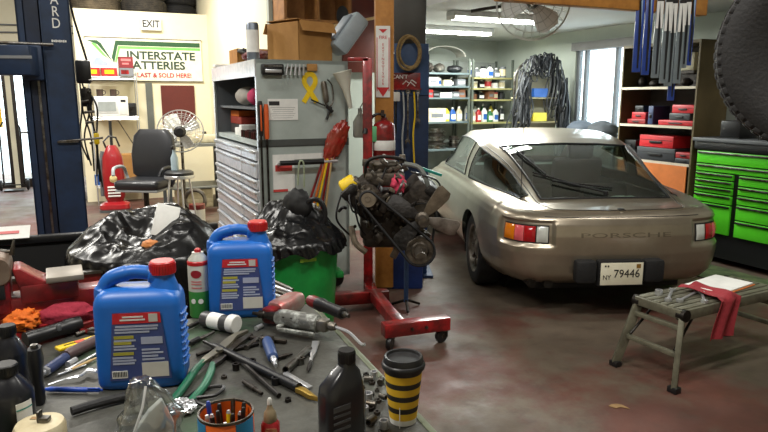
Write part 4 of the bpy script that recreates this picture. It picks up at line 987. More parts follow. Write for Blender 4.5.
# ================= THE WORKBENCH AND WHAT LIES ON IT ====================================
BZ = .95
k0 = on(312, 303, BZ); e1 = on(435, 432, BZ)
BA = atan2((k0 - e1).x, (k0 - e1).y) * -1          # bench turned by this angle
WBN = thing('workbench', 'big dark steel workbench with green paint marks filling the foreground', 'workbench', (k0.x, k0.y, 0), BA)
BM = mat('bench_top_steel', (92, 92, 86), .5, .35, (52, 50, 46), 5, .7, .15, 40)
def bench_mat():
    nt = BM.node_tree; b = nt.nodes['Principled BSDF']; tc = nt.nodes['Texture Coordinate']
    old = b.inputs['Base Color'].links[0].from_socket
    n = nt.nodes.new('ShaderNodeTexNoise'); n.inputs['Scale'].default_value = 3.2; n.inputs['Detail'].default_value = 8; n.inputs['Roughness'].default_value = .6
    r = nt.nodes.new('ShaderNodeValToRGB'); r.color_ramp.elements[0].position = .54; r.color_ramp.elements[1].position = .70
    x = nt.nodes.new('ShaderNodeMixRGB'); x.inputs[2].default_value = lin((58, 88, 60))
    nt.links.new(tc.outputs['Object'], n.inputs['Vector']); nt.links.new(n.outputs['Fac'], r.inputs['Fac']); nt.links.new(r.outputs['Color'], x.inputs['Fac'])
    nt.links.new(old, x.inputs[1]); nt.links.new(x.outputs['Color'], b.inputs['Base Color'])
bench_mat()
BL, BD = 2.1, .96
mb = MB(); mb.bb(-BL, 0, -BD, 0, BZ - .04, BZ, .004); mb.build('bench_top', BM, WBN)
mb = MB(); mb.bb(-.012, .004, -BD, 0, BZ - .05, BZ + .002, .002); mb.build('edge_strip', mat('edge_olive_steel', (112, 118, 98), .45, .5), WBN)
for x in (-BL + .08, -.08):
    for y in (-BD + .08, -.08): MB().bb(x - .035, x + .035, y - .035, y + .035, 0, BZ - .04).build('leg', DST, WBN, 0)
MB().bb(-BL + .05, -.05, -BD + .05, -.05, .25, .28).build('lower_shelf', DST, WBN, 0)
def Bt(name, label, cat, px, py, rz=0., z=BZ + .001, group=None): return thing(name, label, cat, on(px, py, z), rz, group)
# ---- blue jugs ---------------------------------------------------------------------------
JUG = mat('blue_jug_plastic', (28, 104, 192), .38, 0, (24, 94, 178), 3)
NAVY = mat('label_navy', (62, 76, 132), .5); LRED = mat('label_red', (206, 38, 48), .5); LBE = mat('label_beige', (206, 204, 196), .6); LYE = mat('label_yellow', (178, 172, 66), .6); LGR = mat('label_grey_blue', (176, 184, 208), .6)
def make_jug(label, px, py, rz):
    j = Bt('antifreeze_jug', label, 'jug', px, py, rz, group=None)
    W, D = .200, .118
    mb = MB()
    mb.rloft([(0, W * .90, D * .86), (.004, W * .96, D * .93), (.014, W, D), (.05, W, D), (.20, W * .985, D * .985), (.214, W * .96, D * .95), (.226, W * .90, D * .86), (.236, W * .74, D * .66, -.004, 0), (.240, W * .5, D * .5, -.006, 0)], 64, e=6)
    for k in range(8):                                       # grip ribs on the right side
        mb.tube([(W / 2 - .004, -D * .36, .05 + .018 * k), (W / 2 + .0012, -D * .2, .047 + .018 * k), (W / 2 + .0012, D * .2, .047 + .018 * k)], .0035, 5)
    # handle arch from the left shoulder over to the neck
    P = catmull([(-W * .40, 0, .20), (-W * .395, 0, .232), (-W * .31, 0, .258), (-W * .13, 0, .270), (.0, 0, .272), (.035, 0, .264), (.052, 0, .240)], 7)
    mb.tube(P, [.023] * 8 + [.0185] * 14 + [.0165] * 12 + [.022] * 9, 14, flat=1.0)
    mb.lathe([(.038, .215), (.034, .235), (.027, .255), (.025, .268), (.025, .275)], (.056, 0, 0), 28)
    mb.build('body', JUG, j, .7)
    c = MB(); c.lathe([(.0, .298), (.026, .298), (.029, .295), (.030, .272), (.030, .268), (.026, .268)], (.056, 0, 0), 36)
    for k in range(30):
        t = 2 * pi * k / 30; c.box((.056 + .030 * cos(t), .030 * sin(t), .281), (.002, .003, .02), rz=t)
    c.build('cap', REDP, j)
    y = -D / 2
    def pan(x0, x1, z0, z1, nm, m, par, dy, x0t=None, x1t=None):
        x0t = x0 if x0t is None else x0t; x1t = x1 if x1t is None else x1t
        b = MB(); b.prism([(x0, z0), (x1, z0), (x1t, z1), (x0t, z1)], .0008, MX.Translation((0, y - dy, 0))); return b.build(nm, m, par, 0)
    lb = pan(-.066, .074, .026, .192, 'label', NAVY, j, .0010, -.050, .056)
    pan(-.051, .057, .165, .190, 'red_band', LRED, lb, .0018, -.049, .056)
    pan(.030, .050, .168, .187, 'white_square', LBE, lb, .0026)
    pan(.008, .068, .032, .068, 'beige_panel', LBE, lb, .0018); pan(-.060, -.025, .032, .050, 'bar_code', PAPER, lb, .0018)
    b = MB()
    for k in range(9): b.box((-.057 + .0036 * k, y - .0026, .042), (.0014 + .0008 * (k % 2), .0006, .012))
    b.build('bar_code_lines', mat('print_black', (40, 40, 42), .7), lb, 0)
    b = MB()
    for z, x0, x1 in ((.158, -.045, .05), (.151, -.047, .048), (.144, -.047, .03), (.124, -.050, -.002), (.110, -.052, -.006), (.103, -.052, -.002), (.082, -.056, -.01), (.075, -.056, -.004), (.068, -.056, -.008), (.124, .012, .056), (.100, .010, .05), (.092, .010, .058), (.084, .010, .046), (.076, .010, .06)):
        b.box(((x0 + x1) / 2, y - .002, z), (x1 - x0, .0006, .0044))
    b.build('label_lines', LGR, lb, 0)
    b = MB()
    for z, x0, x1 in ((.132, -.050, -.006), (.118, -.051, -.012), (.092, -.054, -.008)): b.box(((x0 + x1) / 2, y - .002, z), (x1 - x0, .0006, .0075))
    b.build('yellow_lines', LYE, lb, 0)
    pan(.010, .058, .114, .131, 'pale_panel', LGR, lb, .0022)
    b = MB()
    for z, x0, x1 in ((.181, -.028, .018), (.174, -.034, .022)): b.box(((x0 + x1) / 2, y - .0028, z), (x1 - x0, .0006, .0036))
    b.build('title_lines', PAPER, lb, 0)
    return j
make_jug('blue jug with a red cap nearest the camera, plastic bag in front of it', 146, 379, radians(8))
make_jug('blue jug with a red cap farther back, beside the green and white spray can', 243, 312, radians(7))
# ---- green-white spray can -----------------------------------------------------------------
t = Bt('spray_can', 'upright green and white spray can with a red top between the jugs', 'spray can', 201, 315)
GCAN = mat('can_green', (62, 150, 70), .35, .2); 
MB().lathe([(0, 0), (.031, 0), (.033, .004), (.033, .085)], n=36).build('lower_can', GCAN, t)
MB().lathe([(.033, .085), (.033, .165), (.031, .172)], n=36).build('upper_can', mat('can_white', (206, 208, 200), .35, .2), t)
MB().lathe([(.0333, .168), (.0333, .178), (.030, .182)], n=36).build('red_ring', REDP, t)
MB().lathe([(.031, .178), (.030, .186), (.018, .200), (.017, .206), (0, .206)], n=36).build('dome', mat('can_white', (206, 208, 200), .35, .2), t)
MB().lathe([(.010, .204), (.010, .214), (.006, .218), (0, .218)], n=20).build('nozzle', REDP, t)
b = MB()
for k in range(-5, 6):
    a = -pi / 2 + k * .09; w_ = .012 * sqrt(max(0, 1 - (k / 5.5) ** 2)); b.box((.0334 * cos(a), .0334 * sin(a), .142), (.0032, .0006, 2 * w_ + .001), rz=a + pi / 2)
b.build('oval_mark', mat('mark_maroon', (150, 26, 40), .5), t)
b = MB()
for z in (.118, .110, .098):
    for k in range(-4, 5): a = -pi / 2 + k * .11; b.box((.0334 * cos(a), .0334 * sin(a), z), (.003, .0006, .004), rz=a + pi / 2)
b.build('print_lines', mat('print_rose', (214, 120, 120), .7), t)
for a in (-pi / 2 - .35, -pi / 2 + .35): MB().lathe([(0, 0), (.008, 0), (.008, .0008), (0, .0008)], (.0334 * cos(a), .0334 * sin(a), .055), 16, MX.Rotation(a + pi / 2, 3, 'Z') @ MX.Rotation(pi / 2, 3, 'X')).build('hazard_dot', PAPER, t)
# ---- helper for tools lying along two pixels ---------------------------------------------------
def L(name, label, cat, a, b, z=BZ + .001, group=None): return lay(name, label, cat, a, b, z, group)
RX = MX.Rotation(pi / 2, 3, 'Y')                         # lathe axis -> +x
def lathe_x(mb, prof, c=(0, 0, 0), n=20): return mb.lathe([(r, z) for r, z in prof], c, n, RX)
# white-capped can lying down
t, l = L('marker_can', 'small black and white can with a white cap lying in front of the farther jug', 'can', (204, 326), (236, 333)); r = .024
lathe_x(MB(), [(0, 0), (r * .9, .0), (r, .006), (r, l - .02)], (0, 0, r)).build('can', mat('can_charcoal', (64, 64, 66), .4), t)
lathe_x(MB(), [(r * 1.01, l * .25), (r * 1.02, l * .26), (r * 1.02, l * .6), (r * 1.01, l * .61)], (0, 0, r)).build('label', PAPER, t)
lathe_x(MB(), [(r, l - .022), (r * 1.12, l - .02), (r * 1.12, l), (r * 1.0, l + .004), (0, l + .004)], (0, 0, r * 1.0 + .003)).build('cap', WHT, t)
t, l = L('hose_barb', 'steel rod lying left of the white-capped can', 'rod', (186, 331), (203, 323)); lathe_x(MB(), [(0, 0), (.007, 0), (.007, l), (0, l)], (0, 0, .009)).build('rod', STL, t)
# coffee cup
t = Bt('coffee_cup', 'black and yellow striped paper cup with a black lid at the bench edge', 'cup', 403, 420)
cupY = mat('cup_yellow', (222, 178, 36), .6); cupK = mat('cup_black', (34, 30, 26), .6)
def rad(z): return .0285 + (.0415 - .0285) * z / .128
zb = [0, .012, .028, .040, .056, .068, .084, .096, .113, .120, .128]
mtl = [WHT, cupY, cupK, cupY, cupK, cupY, cupK, cupY, cupK, cupY]
nm = ['base_ring', 'yellow_stripe', 'black_stripe']
for a, b_, m_ in zip(zb, zb[1:], mtl):
    MB().lathe([(rad(a), a), (rad(b_), b_)], n=48).build('base_ring' if m_ is WHT else 'yellow_stripe' if m_ is cupY else 'black_stripe', m_, t, 1.)
MB().lathe([(0, .002), (rad(0), 0)], n=48).build('cup_base', WHT, t)
MB().lathe([(.0415, .122), (.0455, .122), (.0465, .128), (.0450, .132), (.0425, .134), (.0415, .143), (.0395, .147), (.036, .146), (.034, .141), (0, .1405)], n=48).build('lid', K, t)
MB().box((-.008, -.0318, .038), (.0015, .0015, .0760), rx=-.10).build('cup_seam', PAPER, t, 0)
# black oil bottle at the front
t = Bt('oil_bottle', 'black motor-oil style bottle standing at the front centre of the bench', 'bottle', 342, 446, radians(38)); t.scale = (.86, .86, .88)
OB = mat('bottle_black', (24, 25, 30), .3, coat=.3)
MB().rloft([(0, .098, .058), (.004, .105, .064), (.125, .105, .064), (.150, .098, .058), (.178, .062, .044, .012, 0), (.190, .036, .034, .016, 0), (.200, .033, .033, .016, 0)], 48, e=4).build('body', OB, t, .8)
b = MB(); b.lathe([(.0185, .196), (.0195, .198), (.0195, .222), (.018, .226), (0, .226)], (.016, 0, 0), 28)
for k in range(26): a = 2 * pi * k / 26; b.box((.016 + .0195 * cos(a), .0195 * sin(a), .21), (.0016, .002, .022), rz=a)
b.build('cap', K, t)
MB().tube([(.0530, -.02, .125), (.0535, -.018, .06), (.0530, -.018, .01)], .0012, 5).build('seam', mat('seam_grey', (130, 140, 150), .4), t)
b = MB()
for k in range(5): b.box((-.02, -.0325, .11 - .016 * k), (.045, .0008, .006 if k else .012))
b.build('pale_print', mat('print_dim_grey', (82, 84, 88), .7), t, 0)
# ---- big die grinder, air ratchet, impact tool -----------------------------------------------
t, l = L('air_grinder', 'long dirty grey air grinder lying across the bench behind the black bottle', 'air tool', (256, 322), (347, 338), BZ + .012)
GT = mat('worn_grey_enamel', (186, 190, 184), .4, .2, (92, 92, 88), 30, .4)
r = .027
lathe_x(MB(), [(0, .075), (.018, .076), (.024, .085), (r, .10), (r, .205), (r * .92, .218), (.015, .222), (0, .222)], (0, 0, r), 26).build('motor_body', GT, t)
lathe_x(MB(), [(0, -.01), (.005, -.01), (.006, .01), (.012, .014), (.012, .03), (.009, .034), (.012, .05), (.017, .076), (0, .076)], (0, 0, r), 20).build('collet', DST, t)
b = MB(); b.box((.235, 0, r), (.035, .036, .036), bev=.008); lathe_x(b, [(0, .25), (.010, .25), (.013, .262), (.010, .275), (0, .275)], (0, 0, r)); b.build('inlet', ALU, t)
b = MB(); b.box((.165, -.038, .008), (.12, .014, .012), bev=.005, rz=.05); b.box((.11, -.028, .012), (.02, .03, .014), bev=.004); b.build('throttle_lever', GT, t)
MB().tube(catmull([(.272, 0, r), (.32, -.005, .02), (.37, -.03, .004), (.385, -.035, .006)], 6), .0045, 6).build('air_whip', CHR, t)
for k in range(4):
    MB().box((.115 + .026 * k, -.0235 + .001 * k, .040), (.007, .003, .004), bev=.001).build('chip_mark', DST, t)
t, l = L('impact_driver', 'scuffed red and silver pistol air tool lying behind the grey grinder', 'air tool', (276, 322), (318, 300), BZ + .001)
b = MB(); b.rloft([(0, .05, .055), (.01, .06, .065), (.06, .062, .066), (.10, .066, .06), (.13, .05, .05)], 28, e=3); 
bm = b.bm; bmesh.ops.transform(bm, matrix=MX.Translation((-.005, 0, .036)) @ MX.Rotation(pi / 2, 4, 'Y'), verts=bm.verts); b.build('hammer_case', mat('scuffed_red_silver', (176, 172, 164), .4, .5, (182, 34, 36), 10, .75), t)
b = MB(); b.box((-.02, 0, .03), (.05, .052, .052), bev=.014); b.build('nose_cover', RED, t)
t2, l2 = L('air_drill', 'black-handled air tool lying to the right of the red and silver one', 'air tool', (318, 309), (349, 322), BZ + .03); r = .018
lathe_x(MB(), [(0, 0), (.02, .0), (.022, .02), (r, .04), (r, l2 * .8), (.014, l2 * .82), (0, l2 * .82)], (0, 0, r)).build('handle', K, t2)
lathe_x(MB(), [(0, l2 * .82), (.008, l2 * .82), (.010, l2 * .9), (.006, l2 * .92), (.006, l2), (0, l2)], (0, 0, r)).build('plug', STL, t2)
lathe_x(MB(), [(0, -.045), (.016, -.045), (.02, -.03), (.02, 0), (0, 0)], (0, 0, r)).build('nose', RED, t2)
for k in range(5):
    t, l = L('extension_bar', ['topmost chrome bar', 'second chrome bar from the top', 'middle chrome bar', 'second lowest chrome bar', 'lowest chrome bar'][k] + ' of the fan of bars right of the farther jug', 'bar', (275, 284 + 4.5 * k), (293 + k * 1.5, 292 + 4.2 * k)); lathe_x(MB(), [(0, 0), (.007, 0), (.007, l * .8), (.005, l * .85), (.005, l), (0, l)], (0, 0, .0085), 12).build('bar', CHR if k % 2 else STL, t)
# ---- pliers with green handles ------------------------------------------------------------------
t, l = L('pliers', 'large slip-joint pliers with green handles lying open on the bench', 'pliers', (176, 408), (242, 336), BZ + .002)
sc = l
def plate(mbx, poly, th, z): mbx.prism(poly, th, MX.Translation((0, 0, z)) @ MX.Rotation(-pi / 2, 4, 'X'))
b = MB(); plate(b, [(sc * .46, -.004), (sc * .56, -.014), (sc * .74, -.020), (sc * .86, -.026), (sc * .99, -.034), (sc * 1.0, -.026), (sc * .92, -.010), (sc * .80, .004), (sc * .66, .012), (sc * .5, .010)], .009, .007); b.build('lower_jaw', STL, t)
b = MB(); plate(b, [(sc * .44, .022), (sc * .56, .012), (sc * .66, .000), (sc * .78, -.004), (sc * .90, -.002), (sc * 1.0, -.020), (sc * 1.01, -.012), (sc * .94, .012), (sc * .82, .022), (sc * .66, .026), (sc * .52, .034)], .009, .015); b.cyl((sc * .64, .006, .018), (sc * .64, .006, .025), .010, n=14); b.build('upper_jaw', mat('plier_steel', (150, 146, 132), .4, .9), t)
GH = mat('green_grip', (34, 104, 76), .45)
MB().tube(catmull([(sc * .50, .002, .008), (sc * .38, -.014, .010), (sc * .2, -.028, .010), (0, -.028, .010)], 6), [.008] * 4 + [.0095] * 15, 10).build('handle', GH, t)
MB().tube(catmull([(sc * .50, .026, .014), (sc * .38, .026, .013), (sc * .2, .018, .011), (-.004, .010, .011)], 6), [.008] * 4 + [.0095] * 15, 10).build('handle', GH, t)
# ---- pry bar with brass tip, small tools ----------------------------------------------------------
t, l = L('rubber_hose', 'straight black rod with a brass tip lying across the centre of the bench', 'rod', (214, 350), (303, 394), BZ + .001); r = .011
lathe_x(MB(), [(0, -.05), (.005, -.05), (.006, 0), (r, .004), (r, l * .96), (0, l * .96)], (0, 0, r)).build('rod', K, t)
b = MB(); b.prism([(l * .96, -.006), (l * .96, .012), (l * 1.0, .010), (l * 1.08, .012), (l * 1.16, .004), (l * 1.06, -.004), (l * 1.0, -.008)], .012, MX.Translation((0, 0, .008)) @ MX.Rotation(pi / 2, 4, 'X'), bev=.002); b.build('tip', mat('old_brass', (168, 138, 62), .4, .7), t)
t, l = L('drive_shaft', 'thin dark rod beside the black rod with the brass tip', 'rod', (232, 351), (284, 397), BZ + .001); lathe_x(MB(), [(0, 0), (.006, 0), (.006, l), (0, l)], (0, -.012, .007), 10).build('rod', DST, t)
t, l = L('steel_bar', 'flat bright steel bar by the brass tip of the black rod', 'bar', (281, 376), (306, 391), BZ + .001); MB().box((l / 2, .012, .004), (l, .014, .006), bev=.001).build('bar', CHR, t)
t, l = L('air_fitting', 'small blue air fitting with a steel nose in the middle of the bench', 'fitting', (267, 345), (276, 371), BZ + .001); r = .014
lathe_x(MB(), [(0, .005), (r, .005), (r * 1.1, .03), (r, l * .7), (.008, l * .72)], (0, 0, r)).build('body', mat('fitting_blue', (54, 76, 122), .4), t)
MB().box((.0, 0, r), (.014, .04, .024), bev=.003).build('collar', STL, t); lathe_x(MB(), [(0, l * .7), (.008, l * .7), (.008, l * .85), (.005, l * .87), (.005, l), (0, l)], (0, 0, r)).build('nose', CHR, t)
t, l = L('socket_extension', 'long chrome deep socket right of the blue air fitting', 'socket', (286, 374), (309, 352), BZ + .001); r = .010
lathe_x(MB(), [(r * .7, 0), (r, 0), (r, l), (0, l)], (0, 0, r)).build('tube', STL, t); lathe_x(MB(), [(0, .012), (r * .72, .012), (r * .72, .001)], (0, 0, r)).build('bore', KM, t)
t, l = L('drill_bit', 'chrome tapered bit pointing at the camera left of the black bottle', 'bit', (316, 344), (308, 374), BZ + .001)
b = MB(); b.prism([(0, -.010), (0, .010), (l * .45, .007), (l * .55, .0035), (l * .7, .004), (l * .7, -.004), (l * .55, -.0035), (l * .45, -.007)], .008, MX.Translation((0, 0, .006)) @ MX.Rotation(pi / 2, 4, 'X'), bev=.001); b.build('flat', CHR, t); lathe_x(MB(), [(0, l * .68), (.005, l * .68), (.006, l * .9), (0, l)], (0, 0, .006), 10).build('point', DST, t)
t, l = L('flat_bar', 'flat dark steel bar lying under the plier jaws', 'bar', (224, 353), (258, 345), BZ + .001); MB().box((l / 2, .0, .005), (l, .02, .008), bev=.002).build('bar', DST, t)
t, l = L('flat_bar', 'long dark bar lying behind the plier jaws', 'bar', (230, 340), (284, 346), BZ + .001); MB().box((l / 2, .018, .006), (l, .012, .010), bev=.002).build('bar', IRON, t)
t, l = L('small_bolt', 'short bright pin left of the grinder collet', 'pin', (256, 331), (262, 328), BZ + .001); lathe_x(MB(), [(0, 0), (.007, 0), (.007, l), (0, l)], (0, 0, .008), 12).build('pin', CHR, t)
NUT = None
spots = [(363, 388), (366, 376), (372, 384), (377, 391), (371, 396), (378, 402), (366, 405), (371, 410), (377, 414), (362, 398), (369, 424), (224, 378), (243, 361), (288, 401)]
for i, (px, py) in enumerate(spots):
    if i > 10:
        t = Bt('nut', ['dark nut on the bare bench right of the plier handles', 'dark nut right of the plier jaws', 'dark nut just below the brass tip'][i - 11], 'nut', px, py, RN.random())
    else:
        t = Bt('nut', 'small steel nut in the scatter between the black bottle and the striped cup', 'nut', px, py, RN.random(), group='nuts beside the striped cup')
    r = .008 if i % 3 else .0062
    b = MB(); b.lathe([(r * .55, 0), (r, 0), (r, r * .9), (r * .55, r * .9), (r * .55, 0)], n=6); b.build('nut_body', [STL, DST, IRON][i % 3], t)
# ---- pencil can, red bottle, plastic bag, hose, pen --------------------------------------------------
t = Bt('pencil_can', 'orange and blue tin full of pens and picks at the bench front', 'tin', 228, 456); t.scale = (1.08, 1.08, 1)
MB().lathe([(0, .001), (.046, .001), (.048, .004), (.048, .088), (.046, .092), (.044, .09), (.044, .01), (0, .01)], n=48).build('tin', mat('tin_orange', (222, 98, 26), .45), t)
for a in (-2.55, -.55):
    b = MB()
    for k in range(-5, 6): aa = a + k * .08; b.box((.0484 * cos(aa), .0484 * sin(aa), .048), (.0042, .0008, .08), rz=aa + pi / 2)
    b.build('blue_panel', mat('tin_blue', (40, 128, 176), .5), t)
MB().lathe([(.0475, .088), (.049, .090), (.0485, .094), (.0455, .094), (.0440, .0900)], n=48).build('rim', STL, t)
b = MB()
for z, w_ in ((.072, 6), (.058, 4)):
    for k in range(-w_, w_ + 1):
        aa = -1.6 + k * .045
        if (k * 7 + w_) % 3: b.box((.0486 * cos(aa), .0486 * sin(aa), z), (.0018, .0006, .006), rz=aa + pi / 2)
b.build('dark_print', mat('print_black', (40, 40, 42), .7), t)
pens = [(K, 'black pen'), (K, ''), (STL, ''), (YEL, ''), (K, ''), (mat('pen_blue', (30, 60, 150), .4), ''), (K, ''), (CHR, ''), (K, ''), (STL, ''), (K, ''), (K, '')]
labs = ['black pen at the left rim of the orange tin', 'black marker left of centre in the orange tin', 'steel pick at the left in the orange tin', 'yellow pencil in the middle of the orange tin', 'black pen at the back of the orange tin', 'blue pen at the back left of the orange tin', 'black pen at the right rim of the orange tin', 'chrome pick at the right in the orange tin', 'black marker right of the yellow pencil in the orange tin', 'steel pick in front in the orange tin', 'thin black pen in front in the orange tin', 'short black marker at the far right of the orange tin']
tp = t.location
for i, (m_, _) in enumerate(pens):
    a = 2 * pi * i / 12 + .2; rr = .030 if i % 2 else .018
    q = thing('pen' if m_ in (K, YEL) or 'pen' in labs[i] else 'pick', labs[i], 'pen', tp + V((rr * cos(a), rr * sin(a), .012)))
    if i == 3: q.location = tp + V((0.004, 0.002, .012))
    tip = V((.008 * cos(a), .008 * sin(a), .072 + .008 * (i % 3)))
    MB().cyl((0, 0, 0), tip, .0045, n=8).build('barrel', m_, q); MB().cyl(tip, tip * 1.08, .0046, .003, 8).build('end_cap', CHR if i % 3 == 0 else m_, q)
t = Bt('oil_vial', 'small red and gold bottle with a pointed nozzle right of the orange tin', 'bottle', 271, 444); t.scale = (.9, .9, .88)
MB().rloft([(0, .036, .030), (.003, .040, .034), (.050, .040, .034), (.058, .030, .026)], 28, e=3).build('body', mat('vial_red', (150, 26, 34), .35), t)
MB().box((.005, -.0178, .028), (.026, .001, .038)).build('gold_label', mat('label_gold', (196, 172, 116), .5, 0, (150, 60, 50), 60), t, 0)
MB().lathe([(.014, .056), (.015, .060), (.013, .078), (.009, .084), (.006, .090), (.004, .104), (.0025, .110), (0, .110)], n=20).build('nozzle', mat('old_gold_plastic', (128, 114, 88), .5), t)
MB().lathe([(.0055, .097), (.0055, .108), (.003, .112), (0, .112)], n=14).build('tip_cap', mat('grey_white', (196, 196, 192), .5), t)
t = Bt('plastic_bag', 'clear plastic bag with white paper inside in front of the nearest blue jug', 'bag', 146, 452, .2)
BAGC = glass('bag_film', (222, 226, 226), .22, .2)
mb = MB(); bm = mb.bm; rings = []
for j in range(22):
    f = j / 21; ring = []
    wx = .062 * (1 - f ** 2.2 * .75); wy = .045 * (1 - f * .72); z = .152 * f; cx = .012 * sin(f * 3)
    for i in range(36):
        a = 2 * pi * i / 36; n_ = NZ.noise(V((cos(a) * 2.2, sin(a) * 2.2, f * 5))) * .013 + abs(sin(a * 5 + f * 4)) * .004
        ring.append(V((cx + (wx + n_) * cos(a), (wy + n_) * sin(a), z)))
    rings.append(ring)
mb.loft(rings, cap=True); mb.build('film', BAGC, t, 1.3)
MB().prism([(-.02, .02), (.045, .0), (.054, .05), (.034, .105), (.008, .085), (-.016, .055)], .018, MX.Rotation(.3, 4, 'Z') @ MX.Translation((0, -.012, .006)), bev=.005).build('paper_insert', PAPER, t)
mb = MB(); mb.tube([(-.03, -.04, .005), (-.012, -.042, .06), (.006, -.034, .11), (.012, -.02, .145)], .0025, 5); mb.build('zip_strip', mat('zip_white', (214, 216, 216), .4), t)
t, l = L('air_hose', 'short black hose lying in front of the nearest jug, left of the plastic bag', 'hose', (72, 416), (134, 399), BZ + .001); MB().tube(catmull([(0, 0, .011), (l * .3, .004, .011), (l * .7, .003, .011), (l, -.002, .011)], 6), .010, 10).build('hose', RUB, t)
t, l = L('ballpoint_pen', 'blue ballpoint pen lying left of the nearest jug', 'pen', (46, 392), (103, 393), BZ + .001); r = .0062
PB = mat('pen_bright_blue', (24, 72, 178), .35)
lathe_x(MB(), [(0, 0), (r * .6, 0), (r, .012), (r, l * .72), (r * .8, l * .74), (r * .8, l * .95), (0, l * .95)], (0, 0, r + .001), 14).build('barrel', PB, t); MB().box((l * .86, -.004, r * 2.1), (l * .22, .004, .003), bev=.001).build('clip', PB, t); lathe_x(MB(), [(0, l * .95), (.003, l * .95), (.003, l), (0, l)], (0, 0, r + .001), 10).build('button', PB, t)
t, l = L('wire_cutting', 'bent crimped strip of bright steel behind the blue pen', 'metal strip', (48, 386), (106, 372), BZ + .001)
b = MB(); b.tube(catmull([(0, 0, .004), (l * .3, .004, .006), (l * .55, -.004, .009), (l * .7, .012, .010), (l * .8, -.006, .012), (l, .0, .006)], 6), [.003] * 10 + [.006] * 8 + [.008] * 8 + [.004] * 5, 6, flat=.5); b.build('strip', CHR, t)
t, l = L('plier_wrench', 'thin chrome bar running up to the nearest jug behind the steel strip', 'bar', (66, 372), (106, 350), BZ + .001); MB().box((l / 2, 0, .004), (l, .008, .006), bev=.002).build('bar', CHR, t)
t, l = L('spark_plug', 'dark blue and steel fitting between the black bottles and the brown tube', 'fitting', (42, 379), (66, 362), BZ + .001); r = .013
lathe_x(MB(), [(0, .02), (r, .02), (r, l), (0, l)], (0, 0, r)).build('barrel', mat('fitting_navy', (46, 58, 96), .4), t); lathe_x(MB(), [(0, 0), (.006, 0), (.007, .01), (r, .012), (r, .022)], (0, 0, r), 6).build('hex_end', CHR, t)
t, l = L('flex_socket', 'small bright socket lying beneath the yellow wrapper', 'socket', (68, 368), (76, 363), BZ + .001); lathe_x(MB(), [(0, 0), (.008, 0), (.008, l), (0, l)], (0, 0, .009), 12).build('socket_body', CHR, t)
t, l = L('caulk_tube', 'matte brown tube lying in front of the yellow wrapper', 'tube', (67, 361), (102, 343), BZ + .001); lathe_x(MB(), [(0, 0), (.012, .0), (.016, .01), (.015, l * .8), (.011, l), (0, l)], (0, 0, .016)).build('tube_body', mat('tube_brown', (86, 66, 66), .5), t)
t, l = L('snack_wrapper', 'yellow wrapper with a red mark lying left of the nearest jug', 'wrapper', (58, 352), (99, 340), BZ + .012)
b = MB(); b.box((l / 2, .006, .006), (l, .032, .010), bev=.004); b.build('packet', YEL, t); MB().box((l * .55, .004, .0116), (.026, .018, .001)).build('red_mark', mat('mark_orange_red', (206, 84, 60), .6), t, 0); MB().box((l * .3, .004, .0116), (.03, .004, .001)).build('dark_mark', K, t, 0)
t, l = L('torch_handle', 'fat black handle with a grey switch behind the yellow wrapper', 'handle tool', (26, 348), (80, 331), BZ + .001); r = .020
lathe_x(MB(), [(0, 0), (r, 0), (r * 1.1, .02), (r, .04), (r, l * .7), (r * 1.2, l * .75), (r * 1.1, l), (0, l)], (0, 0, r * 1.2)).build('handle', K, t); MB().box((l * .55, -.018, .036), (.012, .012, .02), bev=.004).build('switch', GREYP, t)
for k, (a, b_, lab) in enumerate((((72, 330), (103, 320), 'dark red pick lying right of the rolled red rag'), ((76, 337), (104, 327), 'thin steel pick below the dark red pick'), ((80, 323), (104, 313), 'thin black rod behind the dark red pick'))):
    t, l = L('pick', lab, 'pick', a, b_, BZ + .001); lathe_x(MB(), [(0, 0), (.006, 0), (.006, l * .6), (.003, l * .62), (.003, l), (0, l)], (0, 0, .007), 10).build('shaft', [RED, STL, K][k], t)
# ---- rags on the bench --------------------------------------------------------------------------
o = MB().lump((0, 0, .03), (.055, .045, .034), .22, 2.6, 12, 40, 26, folds=.45).build('cleaning_rag', mat('orange_cloth', (226, 116, 26), .8, 0, (206, 96, 18), 8, bump=.4), None, 1., loc=on(25, 329, BZ)); tag(o, 'crumpled bright orange cloth in front of the red vise', 'rag')
o = MB().lump((0, 0, .032), (.085, .05, .038), .14, 1.8, 21, 40, 26, folds=.15).build('cleaning_rag', mat('rose_red_cloth', (170, 46, 68), .9, 0, (146, 36, 54), 6, bump=.4), None, 1., loc=on(66, 323, BZ)); o.rotation_euler = (0, 0, .5); tag(o, 'rolled rose-red cloth right of the orange cloth by the vise', 'rag')
# ---- bottles at the left edge ------------------------------------------------------------------------
def blackbottle(px, py, label, r, h, lab=True):
    t = Bt('chemical_bottle', label, 'bottle', px, py, .2)
    MB().lathe([(0, 0), (r * .95, 0), (r, .004), (r, h * .58), (r * .96, h * .62), (r * .55, h * .80), (r * .42, h * .84), (r * .40, h * .86)], n=40).build('body', OB, t, .7)
    b = MB(); b.lathe([(r * .46, h * .85), (r * .48, h * .86), (r * .48, h * .985), (r * .44, h), (0, h)], n=30)
    for k in range(26): a = 2 * pi * k / 26; b.box((r * .48 * cos(a), r * .48 * sin(a), h * .925), (.0016, .002, h * .10), rz=a)
    b.build('cap', K, t)
    if lab:
        b = MB()
        for k in range(8): a = -.95 + k * .09; b.box((r * 1.01 * cos(a), r * 1.01 * sin(a), h * .30), (.0052, .001, h * .42), rz=a + pi / 2)
        b.build('label', PAPER, t); b = MB()
        for k in range(8): a = -.95 + k * .09; b.box((r * 1.02 * cos(a), r * 1.02 * sin(a), h * .42), (.0050, .001, .003), rz=a + pi / 2)
        b.build('teal_line', mat('print_teal', (60, 150, 140), .6), t)
    return t
blackbottle(13, 432, 'short black bottle with a white label at the left front of the bench', .046, .150)
t = blackbottle(14, 392, 'taller black bottle standing behind the white-labelled one', .038, .165, False)
